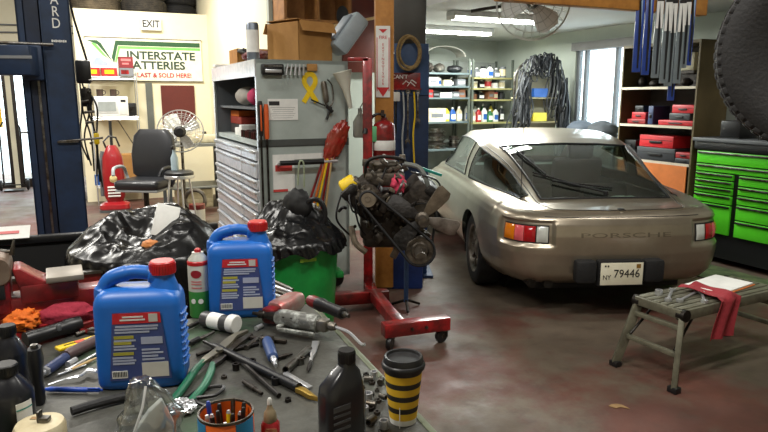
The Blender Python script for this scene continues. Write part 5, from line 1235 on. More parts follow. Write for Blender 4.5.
t = Bt('spray_gun', 'dark grey tool body standing right of the black bottles', 'tool', 40, 402, .3); MB().rloft([(0, .022, .04), (.06, .022, .045), (.10, .030, .05), (.13, .026, .04)], 20, e=3).build('body', K, t); MB().lathe([(0, .128), (.008, .128), (.008, .138), (0, .14)], n=12).build('knob', STL, t)
t = Bt('cream_lid', 'cream plastic tub with a steel clip at the bottom left of the bench', 'tub', 42, 448)
MB().lathe([(0, 0), (.045, 0), (.047, .004), (.047, .046), (.043, .054), (.03, .058), (0, .059)], n=40).build('tub', OFFW, t, .7); MB().box((.012, -.004, .064), (.022, .016, .010), bev=.002).box((.004, -.004, .070), (.004, .016, .022), bev=.001).build('clip', STL, t); MB().box((-.012, .008, .0595), (.016, .010, .001)).build('stain', mat('stain_brown', (150, 120, 80), .7), t)
t = Bt('steel_ball_knob', 'round grey steel cap at the bottom left corner of the bench', 'cap', 1, 436); MB().lathe([(0, 0), (.024, 0), (.028, .01), (.026, .05), (.016, .062), (0, .066)], n=26).build('cap_body', STL, t, .8)
# ---- the vise ----------------------------------------------------------------------------------------
vp = on(36, 327, BZ); VS = thing('bench_vise', 'big red bench vise with grey jaws bolted to the back of the bench', 'vise', (vp.x - .015, vp.y + .03, BZ + .001), BA + radians(5)); VS.scale = (.78, .78, .80)
VR = mat('vise_red', (158, 26, 32), .4, .1, (98, 18, 22), 9, .5, coat=.2)
mb = MB(); mb.lathe([(0, 0), (.11, 0), (.11, .02), (.075, .035), (.065, .06), (0, .06)], (0, 0, 0), 28); mb.box((0, 0, .085), (.30, .13, .075), bev=.012); mb.build('base', VR, VS)
mb = MB(); mb.box((.06, 0, .135), (.20, .15, .07), bev=.01); mb.prism([(-.04, .15), (.155, .15), (.165, .175), (.045, .178), (.01, .20), (-.035, .235), (-.06, .235)], .14, bev=.008); mb.build('fixed_jaw', VR, VS)
mb = MB(); mb.box((.115, -.02, .186), (.13, .17, .022), bev=.004); mb.build('jaw_plate', mat('jaw_grey', (150, 142, 132), .45, .5), VS)
mb = MB(); mb.rloft([(-.08, .13, .10), (-.07, .14, .115), (.07, .14, .115), (.08, .13, .10)], 28, e=3)
bmesh.ops.transform(mb.bm, matrix=MX.Translation((-.13, 0, .232)) @ MX.Rotation(pi / 2, 4, 'X'), verts=mb.bm.verts); mb.build('anvil', mat('worn_tan_steel', (140, 122, 106), .45, .5, (104, 84, 72), 9, .6), VS)
mb = MB(); mb.box((-.155, 0, .14), (.17, .14, .15), bev=.012); mb.build('moving_jaw', VR, VS)
mb = MB(); mb.box((-.115, -.072, .165), (.055, .012, .075), bev=.003); mb.build('recess', KM, VS)
mb = MB(); mb.box((.20, -.01, .085), (.16, .11, .085), bev=.008); mb.build('slide', VR, VS)
mb = MB(); mb.cyl((-.06, .02, .27), (-.045, .03, .33), .010, .004); mb.tube(catmull([(-.06, .03, .28), (-.14, .05, .30), (-.24, .07, .33)], 5), .006, 6); mb.build('lever', STL, VS)
# ================= SMALL CLUTTER ON THE BENCH ============================================
def rod(name, label, cat, a, b, r, m, z=BZ + .001, tip=None, n=12):
    t, l = L(name, label, cat, a, b, z)
    lathe_x(MB(), [(0, 0), (r, 0), (r, l * .6), (r * .7, l * .62), (r * .7, l), (0, l)], (0, 0, r * 1.02), n).build('shaft', m, t)
    if tip: lathe_x(MB(), [(0, -.012), (r * 1.3, -.010), (r * 1.4, .004), (r * 1.3, l * .30), (0, l * .30)], (0, 0, r * 1.42), n).build('grip', tip, t)
    return t
t, l = L('cable', 'thin black cable looped beside the green plier handles', 'cable', (186, 400), (232, 408), BZ + .001)
MB().tube(catmull([(0, 0, .006), (.01, .05, .006), (.05, .075, .007), (.06, .03, .008), (.03, -.012, .013), (.08, -.02, .006), (l + .01, .0, .006)], 8), .0045, 7).build('cable', K, t)
t = Bt('foil_scrap', 'crumpled shiny foil scrap between the plastic bag and the orange tin', 'foil', 182, 413); MB().lump((0, 0, .014), (.026, .02, .015), .3, 3, 4, folds=.5).build('foil', CHR, t, 0)
t = Bt('masking_tape', 'small dark cylinder standing beside the crumpled foil', 'part', 163, 425); MB().lathe([(0, 0), (.015, 0), (.015, .022), (.009, .024), (0, .024)]).build('part_body', DST, t)
rod('screwdriver', 'black-gripped screwdriver lying behind the nearest jug toward the spray can', 'screwdriver', (192, 345), (214, 334), .006, STL, tip=K)
rod('drill_bit', 'dark drill bit lying between the nearest jug and the plier jaws', 'bit', (197, 357), (216, 350), .005, DST)
rod('valve', 'dark bronze rod lying below the rod with the brass tip', 'rod', (244, 384), (262, 396), .006, IRON)
rod('chisel', 'dull steel chisel lying under the grey grinder lever', 'chisel', (246, 350), (262, 338), .007, STL)
rod('punch', 'short steel punch lying left of the deep socket', 'punch', (278, 360), (292, 356), .006, DST)
rod('extension_bar', 'chrome bar lying in front of the red and silver air tool', 'bar', (262, 318), (280, 312), .007, CHR)
rod('screwdriver', 'red-gripped screwdriver lying behind the yellow wrapper', 'screwdriver', (82, 333), (104, 336), .005, STL, tip=RED)
rod('hex_key', 'thin bright hex key in front of the brown tube', 'hex key', (58, 376), (86, 366), .003, CHR)
rod('wood_stick', 'pale stick lying in front of the brown tube', 'stick', (72, 371), (104, 356), .004, mat('tan_rod', (190, 160, 110), .5))
for k, (px, py, lb) in enumerate(((276, 384, 'black socket standing near the middle of the black rod'), (236, 370, 'black socket standing right of the green plier handles'), (300, 364, 'small steel socket standing beside the tapered bit'), (222, 330, 'dark socket standing right of the white-capped can'), (252, 366, 'black socket standing left of the blue air fitting'), (212, 362, 'steel socket standing beside the plier pivot'))):
    t = Bt('socket', lb, 'socket', px, py); r = .009 if k % 2 else .011
    MB().lathe([(0, .002), (r * .65, .002), (r * .65, .018), (r, .018), (r, 0), (0, 0)], n=16).build('socket_body', [K, DST, STL][k % 3], t)
for k, (px, py, r) in enumerate(((364, 382, .010), (374, 378, .009), (380, 386, .010), (368, 400, .011), (376, 408, .010), (364, 414, .010), (374, 422, .011), (384, 428, .010), (380, 398, .008))):
    t = Bt('socket', 'small bright socket among the nuts between the black bottle and the striped cup', 'socket', px, py, k * .7, group='sockets beside the striped cup')
    if k % 2: MB().lathe([(0, .002), (r * .65, .002), (r * .65, .018), (r, .018), (r, 0), (0, 0)], n=16).build('socket_body', CHR, t)
    else: lathe_x(MB(), [(0, 0), (r * .8, 0), (r * .8, r * 2.2), (r * .55, r * 2.2), (r * .55, r), (0, r)], (0, 0, r * .82), 14).build('socket_body', STL, t)
o = MB().bb(-.05, .05, -.002, 0, 0, .022, 0).build('bin_sticker', mat('sticker_lime', (150, 200, 60), .5), GB, 0); o.location = (.13, -.262, .68); o.rotation_euler = (-.08, 0, .46)
# extra pipes and fittings that make the engine as cluttered as in the photo
for k in range(10):
    p = ep(350 + 7.5 * k + RN.uniform(-3, 3), 176 + RN.uniform(0, 46), -.16 - .03 * RN.random()); q = p + V((RN.uniform(-.08, .08), RN.uniform(-.03, .02), RN.uniform(-.10, .06)))
    MB().tube(catmull([tuple(p), tuple((p + q) / 2 + V((RN.uniform(-.02, .02), -.04, .02))), tuple(q)], 6), .006 + .005 * RN.random(), 7).build(['hose', 'pipe'][k % 2], [K, GA, STL, TAN, I2][k % 5], en)
for k in range(8):
    p = ep(362 + 6 * k, 168 + RN.uniform(0, 26), -.10 - .05 * RN.random()); MB().box(p, (.03 + .02 * RN.random(), .03, .025), ry=RN.uniform(-1, 1), bev=.005).build('bracket', [GA, TAN, STL, ALU][k % 4], en)
# ================= RIGHT SIDE: GREEN CABINET, SHELVES, BLADES, TYRE ======================
def R_thing(name, label, cat, r, d, z=0., rz=0., group=None): return thing(name, label, cat, room(r, d, z), RA + rz, group)
GC = R_thing('tool_cabinet', 'long bright green tool cabinet with a black base and top along the right wall', 'tool cabinet', 5.61, 4.55)
# local +x into the wall, -y towards the camera; the front faces -x
LIME = mat('lime_green_enamel', (92, 214, 44), .35, 0, (80, 196, 36), 3, coat=.3)
mb = MB(); mb.bb(.02, .5, -1.62, 0, .06, 1.12); mb.build('carcass', K, GC, 0)
mb = MB(); mb.bb(-.01, .51, -1.64, .02, 1.12, 1.20, .006); mb.build('black_fascia', K, GC); mb = MB(); mb.bb(-.03, .52, -1.66, .03, 1.20, 1.235, .006); mb.build('worktop', GREYP, GC)
def gdraw(y0, y1, z0, z1, door=False):
    b = MB(); b.bb(-.004, .02, -y1, -y0, z0 + .004, z1 - .004, .003); d_ = b.build('door' if door else 'drawer', LIME, GC)
    h = MB(); h.bb(-.02, -.003, -y1 + .01, -y0 - .01, z1 - .028, z1 - .010, .003); h.build('pull', STL if not door else K, d_)
gdraw(.02, 1.60, .985, 1.11); gdraw(.02, 1.60, .905, .98)
for z0, z1 in ((.835, .90), (.765, .83), (.695, .76), (.60, .69)): gdraw(.02, .44, z0, z1)
gdraw(.02, .44, .30, .595, True)
for z0, z1 in ((.80, .90), (.71, .795), (.62, .705), (.47, .615), (.30, .465)): gdraw(.50, 1.05, z0, z1)
for z0, z1 in ((.72, .90), (.52, .715), (.30, .515)): gdraw(1.10, 1.60, z0, z1)
for y in (-.12, -1.5):
    for x in (.08, .42): b = MB(); b.cyl((x, y - .02, .035), (x, y + .02, .035), .034); b.build('caster', DST, GC)
o = MB().bb(-.16, .16, -.10, .10, 0, .012).bb(-.16, .16, -.10, .10, .012, .17, .012).build('battery_case', K); o.location = room(5.86, 4.28, 1.236); o.rotation_euler = (0, 0, RA + .1); tag(o, 'black battery-like box standing on the green cabinet top', 'battery')
b = MB()
for k in range(5): b.cyl((-.10 + .05 * k, 0, .17), (-.10 + .05 * k, 0, .178), .016, n=12)
b.build('filler_cap', GREYP, o)
t = R_thing('oil_can', 'small dark tin beside the black box on the green cabinet', 'tin', 5.80, 3.98, 1.236); MB().lathe([(0, 0), (.045, 0), (.045, .08), (.02, .11), (.02, .13), (0, .13)]).build('tin', DST, t)
t = R_thing('floor_colour', 'green-edged dark mat strip lying on the floor along the green cabinet', 'mat', 5.30, 4.3); MB().bb(-.26, .20, -1.2, .35, .0, .012).build('mat', mat('reflection_dark_green', (58, 70, 46), .7, 0, (96, 112, 70), 8), t, 0)  # the cabinet's green reflection, put on the floor as a coloured strip
# brown shelf unit
SU = R_thing('shelf_unit', 'tall brown wooden shelf unit with red and black tool cases, beside the window', 'shelf unit', 5.61, 4.62)
OLV = mat('olive_brown_board', (104, 90, 58), .6, 0, (88, 76, 48), 3); SHB = mat('dark_brown_board', (58, 50, 44), .7); WED = mat('pale_edge', (206, 196, 176), .6)
SL, SD = .98, .46
mb = MB(); mb.bb(0, SD, -.02, 0, 0, 2.2).bb(0, SD, SL, SL + .02, 0, 2.2).bb(0, SD, 0, SL, 2.17, 2.2); mb.build('case', OLV, SU, 0); MB().bb(SD - .012, SD, 0, SL, 0, 2.17).build('back_board', SHB, SU, 0)
for z in (1.74, 1.335, .95, .5): b = MB(); b.bb(.004, SD - .012, .001, SL - .001, z - .022, z); sh = b.build('shelf', SHB, SU, 0); b = MB(); b.bb(-.004, .004, 0, SL, z - .024, z + .002); b.build('edge_strip', WED, sh, 0)
b = MB(); b.bb(-.01, .0, .02, SL - .02, .52, .925); b.build('orange_door', mat('orange_board', (226, 112, 44), .5), SU, 0)
def on_shelf(name, m, label, cat, y, z, w, dp, h, x=.06, kind='case', group=None):
    t = thing(name, label, cat, SU.location + V(room(x, y, 0)) + V((0, 0, z + .001)), RA, group)
    b = MB(); b.bb(0, dp, -w / 2, w / 2, 0, h, .008); b.build('shell', m, t)
    b = MB(); b.bb(-.012, 0, -w * .18, w * .18, h * .35, h * .55, .003); b.build('handle', K, t); b = MB(); b.bb(-.002, .0, -w / 2 + .012, w / 2 - .012, h * .60, h * .64); b.build('lid_seam', KM, t, 0)
    return t
RC = mat('red_case', (196, 36, 44), .45); BC = mat('blue_case', (44, 62, 102), .5); DC_ = mat('dark_case', (52, 54, 58), .5); RC2 = mat('dull_red_case', (160, 44, 46), .5)
on_shelf('tool_case', RC, 'long low red case on the middle shelf of the brown unit, right side', 'tool case', .26, 1.335, .46, .3, .055)
on_shelf('tool_case', DC_, 'dark case stacked on the long low red case, middle shelf', 'tool case', .22, 1.391, .26, .28, .075)
on_shelf('tool_case', RC, 'short red case on top of the dark case, middle shelf of the brown unit', 'tool case', .18, 1.467, .28, .26, .085)
on_shelf('tool_case', BC, 'dark blue case standing upright on the middle shelf', 'tool case', .60, 1.335, .07, .26, .20)
on_shelf('tool_case', RC2, 'low red case left of the upright blue case, middle shelf', 'tool case', .80, 1.335, .26, .26, .055)
on_shelf('tool_case', RC, 'red case stacked left of the upright blue case, middle shelf', 'tool case', .77, 1.391, .20, .24, .075)
on_shelf('tool_case', K, 'small black case topmost left of the upright blue case', 'tool case', .77, 1.467, .12, .2, .07)
on_shelf('tool_case', RC, 'wide red case lying on the dark grey case, lower shelf of the brown unit', 'tool case', .50, 1.09, .46, .3, .13)
on_shelf('tool_case', DC_, 'dark grey case bearing the wide red case on the lower shelf', 'tool case', .50, .95, .52, .32, .138)
on_shelf('tool_case', GREYP, 'grey case leaning at the left of the lower shelf of the brown unit', 'tool case', .87, .95, .16, .3, .09)
on_shelf('tool_case', K, 'black case on the grey one at the left of the lower shelf', 'tool case', .87, 1.041, .17, .3, .11)
on_shelf('tool_case', RC2, 'small dull red case at the right end of the lower shelf', 'tool case', .13, 1.0, .2, .3, .06)
on_shelf('tool_case', DC_, 'flat dark case under the small dull red case, lower shelf right', 'tool case', .13, .95, .21, .3, .048)
for k, (y, h, w) in enumerate(((.12, .13, .1), (.28, .09, .12), (.48, .12, .14), (.70, .08, .12), (.88, .12, .1))):
    t = thing('machine_part', ['dark part at the right end of the top shelf of the brown unit', 'dark part second from the right on the top shelf', 'dark part in the middle of the top shelf of the brown unit', 'dark part second from the left on the top shelf', 'dark part at the left end of the top shelf of the brown unit'][k], 'part', SU.location + room(.2, y, 0) + V((0, 0, 1.741)), RA)
    MB().lump((0, 0, h / 2), (w / 2, w / 2, h / 2), .12, 2, k).build('part_body', IRON, t)
t = thing('clear_box', 'pale clear box under the top of the brown unit at the right', 'box', SU.location + room(.03, .17, 0) + V((0, 0, 1.90)), RA); MB().bb(0, .2, -.1, .1, 0, .18, .01).build('box_body', mat('hazy_box', (176, 170, 146), .4), t); MB().bb(-.03, .3, -.13, .16, -.03, -.002).build('box_rest', SHB, t, 0)
# wiper blade packs hanging from the beam
WR = thing('display_rack', 'steel rail with hooks under the wood beam, carrying the wiper blade packs', 'rack', aty(668, -14, 5.06), RA)
MB().box((0, 0, .02), (.66, .03, .03), bev=.004).box((-.2, .06, .05), (.03, .14, .03)).box((.2, .06, .05), (.03, .14, .03)).build('rail', STL, WR)
for k in range(9): b = MB(); b.tube([(-.22 + .055 * k, 0, .01), (-.22 + .055 * k, -.03, -.015), (-.22 + .055 * k, -.06, -.005)], .003, 5); b.build('hook', STL, WR)
BLU = mat('packet_blue', (42, 74, 162), .35, coat=.3); CLP = mat('packet_grey_clear', (128, 140, 146), .3, coat=.3)
def blade(k, label, x, ln, m, lab, tilt=0., wide=.054, y=-.03):
    t = thing('wiper_blade', label, 'wiper blade', WR.location + room(x, y, 0) + V((0, 0, -.02)), RA - .62)
    b = MB(); b.box((0, 0, -ln / 2), (wide, .012, ln), bev=.002, ry=tilt); b.build('packet', m, t)
    b = MB(); b.tube([(tilt * -0 - .006, -.012, -.04), (.0 - sin(tilt) * ln * .5 + .004, -.016, -ln / 2), (-sin(tilt) * ln + .006, -.012, -ln + .03)], [.006, .010, .006], 6); b.build('blade', K, t)
    if lab: b = MB(); b.box((-sin(tilt) * ln * .28, -.0068 - .012, -ln * .30), (wide * .84, .002, ln * .30), ry=tilt); b.build('white_label', PAPER, t, 0); b = MB(); b.box((-sin(tilt) * ln * .2, -.020, -ln * .13), (wide * .84, .002, .03), ry=tilt); b.build('dark_heading', K, t, 0)
    else: b = MB(); b.box((.008, -.014, -ln * .45), (.010, .002, ln * .7)); b.build('pale_stripe', mat('stripe_pale_blue', (150, 176, 206), .4), t, 0)
for k in range(5):
    blade(k, ['leftmost', 'second from left', 'middle', 'second from right', 'rightmost'][k] + ' of the five white-labelled wiper packs hanging by the shelf', -.10 + .072 * k, [.66, .70, .72, .70, .58][k], CLP, True, 0, .055, -.03 - .016 * (k % 2))
blade(5, 'outermost blue wiper pack at the left of the hanging group', -.285, .62, BLU, False, 0, .06, -.02); blade(6, 'second blue wiper pack from the left, next to the white-labelled ones', -.225, .64, BLU, False, 0, .055, -.05); blade(7, 'narrow grey pack between the blue ones and the white-labelled ones', -.165, .60, CLP, False, 0, .03, -.01)
blade(8, 'blue wiper pack at the right of the hanging group', .26, .56, BLU, False, 0, .04, -.02); blade(9, 'long blue wiper pack hung behind the white-labelled ones', .12, .83, BLU, False, 0, .05, .0)
# tyre at the top right
TW = thing('raised_wheel', 'big black tyre on a wheel raised at the top right, close to the camera', 'wheel', at(829, 50, 2.15), radians(-25))
m = MX.Rotation(pi / 2, 3, 'X'); R0 = .345
mb = MB(); mb.lathe([(.172, -.07), (.18, -.085), (.23, -.108), (.30, -.112), (.325, -.102), (.338, -.085), (R0 - .004, -.06), (R0 - .004, .06), (.338, .085), (.325, .102), (.30, .112), (.25, .108), (.172, .08)], (0, 0, 0), 72, m)
for k in range(60):
    a = 2 * pi * k / 60
    for y, w_ in ((-.082, .04), (-.03, .045), (.03, .045), (.082, .04)):
        rr = R0 - (.008 if abs(y) < .05 else .014); aa = a + (.03 if abs(y) < .05 else 0)
        mb.box((rr * cos(aa), y, rr * sin(aa)), (.014, w_, .024), ry=-aa, bev=.002)
mb.build('tyre', mat('tyre_rubber', (38, 37, 38), .75, bump=.15, bscale=80), TW, .5)
mb = MB(); mb.lathe([(.173, -.088), (.177, -.078), (.165, -.06), (.155, -.03), (.12, -.03), (.07, -.055), (0, -.058)], (0, 0, 0), 40, m); mb.lathe([(.174, .09), (.165, .06), (.16, -.04)], (0, 0, 0), 40, m); mb.build('rim', mat('rim_silver', (186, 182, 172), .3, .8), TW)
mb = MB(); mb.cyl((0, .0, 0), (0, .75, .02), .05); mb.box((.0, .5, .05), (.1, .5, .1), bev=.02); mb.build('axle', DST, TW); MB().cyl((0, .5, .1), (0, .5, 2.4), .012).build('added_chain', STL, TW)  # chain added out of view to hold up the wheel of a lifted vehicle
# ceiling fan on a bracket
FN = thing('wall_fan', 'big wire-guard fan with pale blades hanging under the ceiling', 'fan', aty(533, 3, 5.15), radians(-14))
mb = MB(); Rf = .275
for k in range(6):
    rr = [.06, Rf * .35, Rf * .6, Rf * .82, Rf, Rf][k]; yy = [-.10, -.095, -.085, -.06, -.02, .05][k]
    mb.tube([(rr * cos(2 * pi * i / 48), yy, rr * sin(2 * pi * i / 48)) for i in range(48)], .004 if k != 4 else .007, 5, closed=True)
for k in range(24):
    a = 2 * pi * k / 24; mb.tube([(r_ * cos(a), y_, r_ * sin(a)) for r_, y_ in ((.06, -.10), (Rf * .5, -.09), (Rf * .82, -.06), (Rf, -.02), (Rf, .05), (Rf * .6, .09), (.07, .10))], .002, 4)
mb.build('guard', mat('pale_wire', (200, 204, 202), .35, .3), FN)
MB().lathe([(0, -.115), (.035, -.115), (.06, -.105), (.06, -.095), (0, -.095)], (0, 0, 0), 24, m).build('badge', mat('badge_grey', (150, 154, 156), .4), FN)
PB_ = mat('pale_blade', (236, 238, 236), .4, 0)
for k in range(3):
    a = 2 * pi * k / 3 + 1.2; mm = MX.Rotation(-a, 4, 'Y') @ MX.Rotation(.5, 4, 'X')
    b = MB(); b.prism([(.04, -.03), (.10, -.085), (.20, -.11), (.24, -.06), (.245, .06), (.18, .11), (.09, .06), (.04, .03)], .004, mm); b.build('blade', PB_, FN)
MB().lathe([(0, .02), (.045, .02), (.05, .06), (.05, .18), (.04, .22), (0, .22)], (0, 0, 0), 24, m).build('motor', DST, FN)
mb = MB(); mb.tube([(0, .19, 0), (-.2, .22, .02), (-.5, .2, -.02)], .014, 8); mb.tube([(0, .19, .0), (-.05, .2, .10)], .02, 8); mb.tube([(-.05, .2, .05), (-.05, .22, .30)], .018, 8); mb.build('bracket', DST, FN)
# ================= BACK OF THE BAY ========================================================
TB = mat('tube_housing', (206, 208, 206), .5); TG = glow('lit_tube', (250, 255, 245), 22.)
def tube_light(label, a, d0):
    t = thing('fluorescent_light', label, 'ceiling light', V((a.x, a.y, 2.549)), RA, None)
    MB().box((0, 0, -.03), (1.22, .16, .055), bev=.006).build('housing', TB, t)
    for s_ in (-.04, .04): b = MB(); b.cyl((-.58, s_, -.075), (.58, s_, -.075), .017, n=12); b.build('tube', TG, t)
    for s_ in (-1, 1): b = MB(); b.box((s_ * .595, 0, -.07), (.03, .14, .05), bev=.004); b.build('end_socket', WHT, t)
    return t
tube_light('nearer lit fluorescent light, partly behind the fan', on(497, 21, 2.47), 0); tube_light('farther lit fluorescent light over the back shelves', on(452, 33, 2.47), 0)
# stuff shelves
def rack(label, r0, r1, zs, edge, d=8.40, dp=.48, top=2.2):
    t = R_thing('shelf_unit', label, 'shelf unit', r0, d); w_ = r1 - r0; P_ = mat('rack_green_grey', (86, 92, 84), .5, .4)
    for x in (0, w_ - .03):
        for y in (0, dp - .03): b = MB(); b.bb(x, x + .03, y, y + .03, 0, top); b.build('upright', P_, t, 0)
    for z in zs: b = MB(); b.bb(0, w_, 0, dp, z - .025, z); sh = b.build('shelf', edge, t, 0)
    MB().bb(.03, w_ - .03, dp - .012, dp - .006, 0, top - .02).build('back_panel', mat('rack_back_grey', (120, 124, 118), .7), t, 0)
    return t
ZL = [1.99, 1.80, 1.63, 1.27, .86, .4]; ZR = [1.93, 1.77, 1.60, 1.25, .86, .4]
rack('grey steel shelf rack at the back left, full of bottles and boxes', 4.60, 5.36, ZL, mat('rack_shelf_grey', (96, 110, 112), .5, .4))
rack('yellow-edged shelf rack at the back, right of the grey rack', 5.39, 6.15, ZR, mat('rack_shelf_yellow', (134, 130, 84), .6))
PALC = {'white': WHT, 'cream': OFFW, 'black': K, 'blue': mat('stock_blue', (40, 92, 170), .4), 'yellow': mat('stock_yellow', (222, 206, 60), .4), 'red': mat('stock_red', (176, 44, 44), .4), 'green': mat('stock_green', (50, 120, 70), .4), 'brown': mat('stock_brown', (110, 70, 46), .6), 'grey': GREYP}
def item(kind, col, label, r, d, z, w, h, group=None):
    m_ = PALC[col]
    t = R_thing({'bottle': 'bottle', 'carton': 'carton', 'can': 'tin_can', 'jar': 'jar', 'drum': 'brake_drum'}[kind], label, {'bottle': 'bottle', 'carton': 'carton', 'can': 'can', 'jar': 'jar', 'drum': 'brake drum'}[kind], r, d, z + .001, RN.uniform(-.1, .1), group)
    if kind == 'bottle':
        MB().rloft([(0, w * .9, w * .6), (.005, w, w * .7), (h * .66, w, w * .7), (h * .8, w * .5, w * .4), (h * .88, w * .34, w * .34)], 20, e=3.5).build('body', m_, t, .8); MB().cyl((0, 0, h * .87), (0, 0, h), w * .19, n=12).build('cap', K if col in ('white', 'yellow') else WHT, t); MB().bb(-w * .36, w * .36, -w * .357, -w * .352, h * .15, h * .5).build('label', PALC['blue'] if col == 'white' else PAPER, t, 0)
    elif kind == 'carton': MB().bb(-w / 2, w / 2, -.1, .1, 0, h, .003).build('box_body', m_, t, 0); MB().bb(-w * .35, w * .35, -.1015, -.1, h * .3, h * .6).build('print', PALC['grey'] if col != 'grey' else PAPER, t, 0)
    elif kind == 'can': MB().lathe([(0, 0), (w / 2, 0), (w / 2, h), (w * .45, h), (w * .43, h - .004), (0, h - .004)], n=20).build('tin', m_, t); MB().lathe([(w * .505, h * .2), (w * .51, h * .22), (w * .51, h * .75), (w * .505, h * .77)], n=20).build('label', PALC['cream'] if col != 'cream' else PALC['red'], t)
    elif kind == 'drum': MB().lathe([(0, 0), (w / 2, 0), (w / 2, .015), (w * .38, .02), (w * .38, h), (0, h)], n=28).build('disc', IRON if col == 'brown' else STL, t)
    else: MB().lathe([(0, 0), (w / 2, 0), (w / 2, h * .75), (w * .35, h * .8)], n=20).build('jar_body', m_, t); MB().lathe([(w * .36, h * .78), (w * .38, h * .8), (w * .38, h), (0, h)], n=20).build('lid', K, t)
dF = 8.56
where = {1.99: 'top shelf of the grey rack', 1.80: 'second shelf of the grey rack', 1.63: 'third shelf of the grey rack', 1.27: 'long lower shelf of the grey rack', .86: 'shelf near the floor of the grey rack'}
G1 = {1.80: [('carton', 'white', .14, .12), ('bottle', 'white', .07, .15), ('carton', 'cream', .10, .08), ('bottle', 'black', .06, .12), ('carton', 'grey', .12, .10)], 1.63: [('carton', 'red', .07, .11), ('carton', 'black', .10, .09), ('carton', 'white', .17, .07), ('carton', 'grey', .10, .08), ('carton', 'brown', .09, .11)], 1.27: [('carton', 'cream', .25, .19), ('bottle', 'yellow', .08, .21), ('bottle', 'blue', .08, .20), ('bottle', 'cream', .08, .21)]}
for z, L_ in G1.items():
    L_ = [(a_, b_, c_ * 1.22, e_ * 1.05) for a_, b_, c_, e_ in L_]; n = len(L_); x = 4.66; tot = sum(q[2] for q in L_); gap = (.66 - tot) / n
    for q, (kd, cl_, w, h) in enumerate(L_):
        nm_ = ['at the left end', 'second from the left', 'third from the left', 'fourth from the left', 'at the right end'][q]
        item(kd, cl_, f'{cl_} {kd} {nm_} of the {where[z]}', x + w / 2 + gap / 2, dF, z, w, h); x += w + gap
o = MB(); P = [V((.27 * cos(pi * i / 20), 0, .13 * sin(pi * i / 20) + .03)) for i in range(21)]
for y in (-.12, .12): pass
for a, b_ in zip(P, P[1:]): o.bm.faces.new([o.bm.verts.new(V((p.x, y, p.z))) for p, y in ((a, -.13), (b_, -.13), (b_, .13), (a, .13))])
bmesh.ops.remove_doubles(o.bm, verts=o.bm.verts, dist=.001); bmesh.ops.solidify(o.bm, geom=o.bm.faces[:], thickness=.012)
o = o.build('fender_panel', mat('primer_grey', (142, 140, 130), .5), None, .9, loc=room(5.0, 8.66, 2.20)); o.scale = (1.25, 1, 1.1); o.rotation_euler = (0, 0, RA); tag(o, 'curved grey car panel resting across the top of the grey rack', 'car panel')
for k, (r, w, h, c, lb) in enumerate(((4.74, .15, .15, IRON, 'dark part left on the top shelf of the grey rack'), (4.93, .18, .14, ALU, 'pale metal part in the middle of the top shelf of the grey rack'), (5.2, .26, .12, K, 'long black part right on the top shelf of the grey rack'))):
    t = R_thing('machine_part', lb, 'part', r, dF + .05, 1.992); MB().lump((0, 0, h / 2), (w / 2, .1, h / 2), .15, 2.2, k + 20).build('part_body', c, t)
for k in range(5): item('drum', 'brown' if k % 2 else 'grey', ['lowest', 'second lowest', 'middle', 'second highest', 'topmost'][k] + ' brake drum in the stack below the long shelf of the grey rack', 4.90, dF + .06, .86 + .062 * k, .32 - .01 * k, .056)
for k in range(3): item('drum', 'grey' if k % 2 else 'brown', ['lowest', 'middle', 'topmost'][k] + ' brake drum in the small stack at the right of the grey rack', 5.22, dF + .06, .86 + .062 * k, .19, .056)
t = R_thing('spray_bottle', 'white and blue bottle standing between the tops of the two racks', 'bottle', 5.46, dF, 1.931); MB().lathe([(0, 0), (.045, 0), (.045, .16), (.02, .2), (.02, .23), (0, .23)]).build('body', WHT, t); MB().lathe([(.0455, .04), (.0462, .042), (.0462, .11), (.0455, .112)]).build('label', PALC['blue'], t)
wr = {1.93: 'top shelf of the yellow-edged rack', 1.77: 'second shelf of the yellow-edged rack', 1.60: 'third shelf of the yellow-edged rack', 1.25: 'lower shelf of the yellow-edged rack'}
G2 = {1.93: ['bottle:grey', 'jar:white', 'bottle:white', 'bottle:grey', 'can:grey'], 1.77: ['can:white', 'bottle:black', 'can:cream', 'jar:white', 'can:white'], 1.60: ['jar:brown', 'bottle:black', 'carton:brown', 'can:red', 'jar:black'], 1.25: ['bottle:cream', 'bottle:red', 'bottle:white', 'bottle:green', 'bottle:white', 'bottle:black']}
for z, L_ in G2.items():
    n = len(L_)
    for q, s_ in enumerate(L_):
        kd, cl_ = s_.split(':'); w = .64 / n * .86; h = {1.93: .17, 1.77: .12, 1.60: .12, 1.25: .22}[z] * (1 + .12 * ((q * 7) % 3 - 1))
        item(kd, cl_, f"{cl_} {kd} {['at the left end', 'second from the left', 'third from the left', 'fourth from the left', 'fifth from the left', 'at the right end'][q]} of the {wr[z]}", 5.46 + (q + .5 + (.4 if z > 1.9 else 0)) * (.60 if z > 1.9 else .64) / n, dF, z, w, h)
for q in range(4): item('bottle', ['white', 'white', 'green', 'yellow'][q], f"{['white', 'white', 'green', 'yellow'][q]} bottle {['at the left', 'left of centre', 'right of centre', 'at the right'][q]} of the back row on the yellow-edged rack lower shelf", 5.52 + q * .15, 8.74, 1.25, .085, .28)
